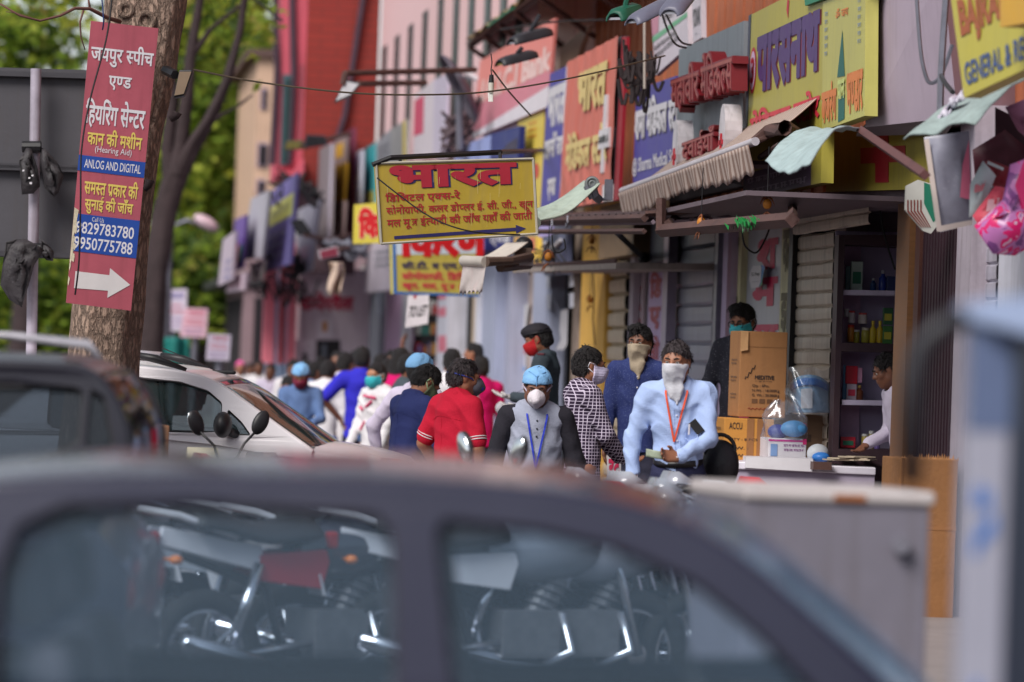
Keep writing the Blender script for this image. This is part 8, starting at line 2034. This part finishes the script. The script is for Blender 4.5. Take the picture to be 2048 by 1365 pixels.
trunk([((PD(298, 700, D5).x, PD(298, 700, D5).y, 0), .42), (PD(302, 700, D5), 27 * pm), (PD(312, 540, D5), 25 * pm), (PD(332, 420, D5), 23 * pm), (PD(352, 350, D5), 24 * pm), (PD(385, 290, D5), 18 * pm), (PD(420, 235, D5), 13 * pm), (PD(452, 165, D5), 9 * pm), (PD(480, 60, D5), 7 * pm), (PD(500, -80, D5), 5 * pm)], 60, 24, 5, .02).build('trunk', M_barkd, t, smooth='all')
for k, pts in enumerate(([(352, 350, 24), (362, 280, 14), (372, 200, 13), (380, 110, 11), (400, 0, 9), (420, -120, 6)], [(345, 370, 20), (335, 300, 14), (345, 200, 12), (340, 60, 9), (330, -60, 6)], [(400, 262, 10), (440, 232, 7), (476, 212, 5), (505, 190, 3)], [(378, 120, 8), (420, 60, 6), (470, 20, 5), (530, -30, 3)])):
    trunk([(PD(x, y, D5), r_ * pm) for x, y, r_ in pts], 24, 14, k, .008).build('limb', M_barkd, t, smooth='all')
B = lambda x, y, d, rx, ry=None: (PD(x, y, d), (rx * d / F, rx * d / F, (ry or rx) * d / F))
crown([B(430, 10, 47, 110, 70), B(330, 20, 48, 60, 60), B(500, 60, 47, 50, 50), B(60, 0, 50, 120, 30), B(250, -120, 48, 300, 90), B(420, 130, 49, 50, 40)], 4200, .10, 11, (.25, .35, .3, .1)).build('crown', LEAF, t)
TREES = [('bright green tree closing the street beyond the tan building', 440, 92, [(455, 300, 95, 150), (420, 470, 85, 110), (480, 200, 60, 80)], 5200, (.5, .35, .1, .05), .20),
         ('yellow green tree rising high at the street end', 400, 100, [(430, 130, 110, 130), (500, 90, 60, 90), (380, 240, 70, 110)], 5200, (.4, .25, .1, .25), .20),
         ('darker green tree low behind the far notice boards', 380, 82, [(390, 560, 90, 80), (440, 600, 60, 70), (350, 620, 60, 60)], 4200, (.15, .35, .45, .05), .17),
         ('deep green tree far left behind the dark hoarding', 40, 74, [(30, 70, 100, 60), (130, 120, 60, 45), (20, 160, 80, 60)], 1300, (.2, .35, .4, .05), .17),
         ('broad green tree under the lower edge of the dark hoarding', 60, 78, [(40, 570, 120, 70), (130, 600, 70, 90), (90, 660, 110, 60)], 4600, (.25, .4, .35, 0), .17),
         ('leafy tree between hoarding and board tree, low down', 240, 88, [(240, 560, 110, 130), (300, 420, 60, 160), (280, 650, 120, 70)], 4600, (.35, .4, .25, 0), .19),
         ('leafy green tree behind the dark forked trunk', 340, 90, [(350, 180, 80, 120), (340, 330, 60, 110), (400, 60, 70, 70)], 4800, (.4, .35, .2, .05), .20),
         ('far green tree past the end of the shop row', 500, 125, [(480, 420, 90, 160), (520, 250, 70, 120)], 4200, (.45, .35, .15, .05), .26)]
for i, (lab, px, d, bl_, n_, mix, sz) in enumerate(TREES):
    g = PD(px, 700, d); t = thing('leafy_tree', lab, 'tree', (g.x, g.y, 0))
    topz = max(PD(b[0], b[1], d).z for b in bl_)
    trunk([((g.x, g.y, 0), .32), ((g.x + .1, g.y, topz * .45), .22), ((g.x, g.y, topz), .08)], 16, 12, i, .02).build('trunk', M_barkd, t, smooth='all')
    crown([B(x, y, d, rx, ry) for x, y, rx, ry in bl_], n_, sz, 40 + i, mix).build('crown', LEAF, t)
t = thing('street_lamp', 'thin pale street lamp post with a drooping head by the far trees', 'street lamp', (PD(337, 700, 60).x, PD(337, 700, 60).y, 0))
a = PD(340, 455, 60); MB().tube([(PD(334, 700, 60).x, PD(334, 700, 60).y, 0), a, PD(375, 440, 60), PD(402, 452, 60)], [.07, .05, .035, .03], 8).build('post', M_steel, t, smooth='all')
MB().ell(PD(412, 446, 60), (.22, .12, .10), Matrix.Rotation(.5, 3, 'Y'), 14, 8).build('lamp_head', mat('lamp_pinkish', (206, 180, 190), .4), t, smooth='all')
t = thing('green_tarp', 'teal cloth screen low behind the notice board posts', 'cloth screen', PD(345, 690, 58))
MB().grid(lambda u, v: PD(318 + 60 * u, 678 + 60 * v - 14 * u * (1 - u), 58 + .1 * math.sin(u * 9)), 12, 6).build('cloth', mat('cloth_teal', (20, 110, 104), .7), t, smooth='all', solid=.02)
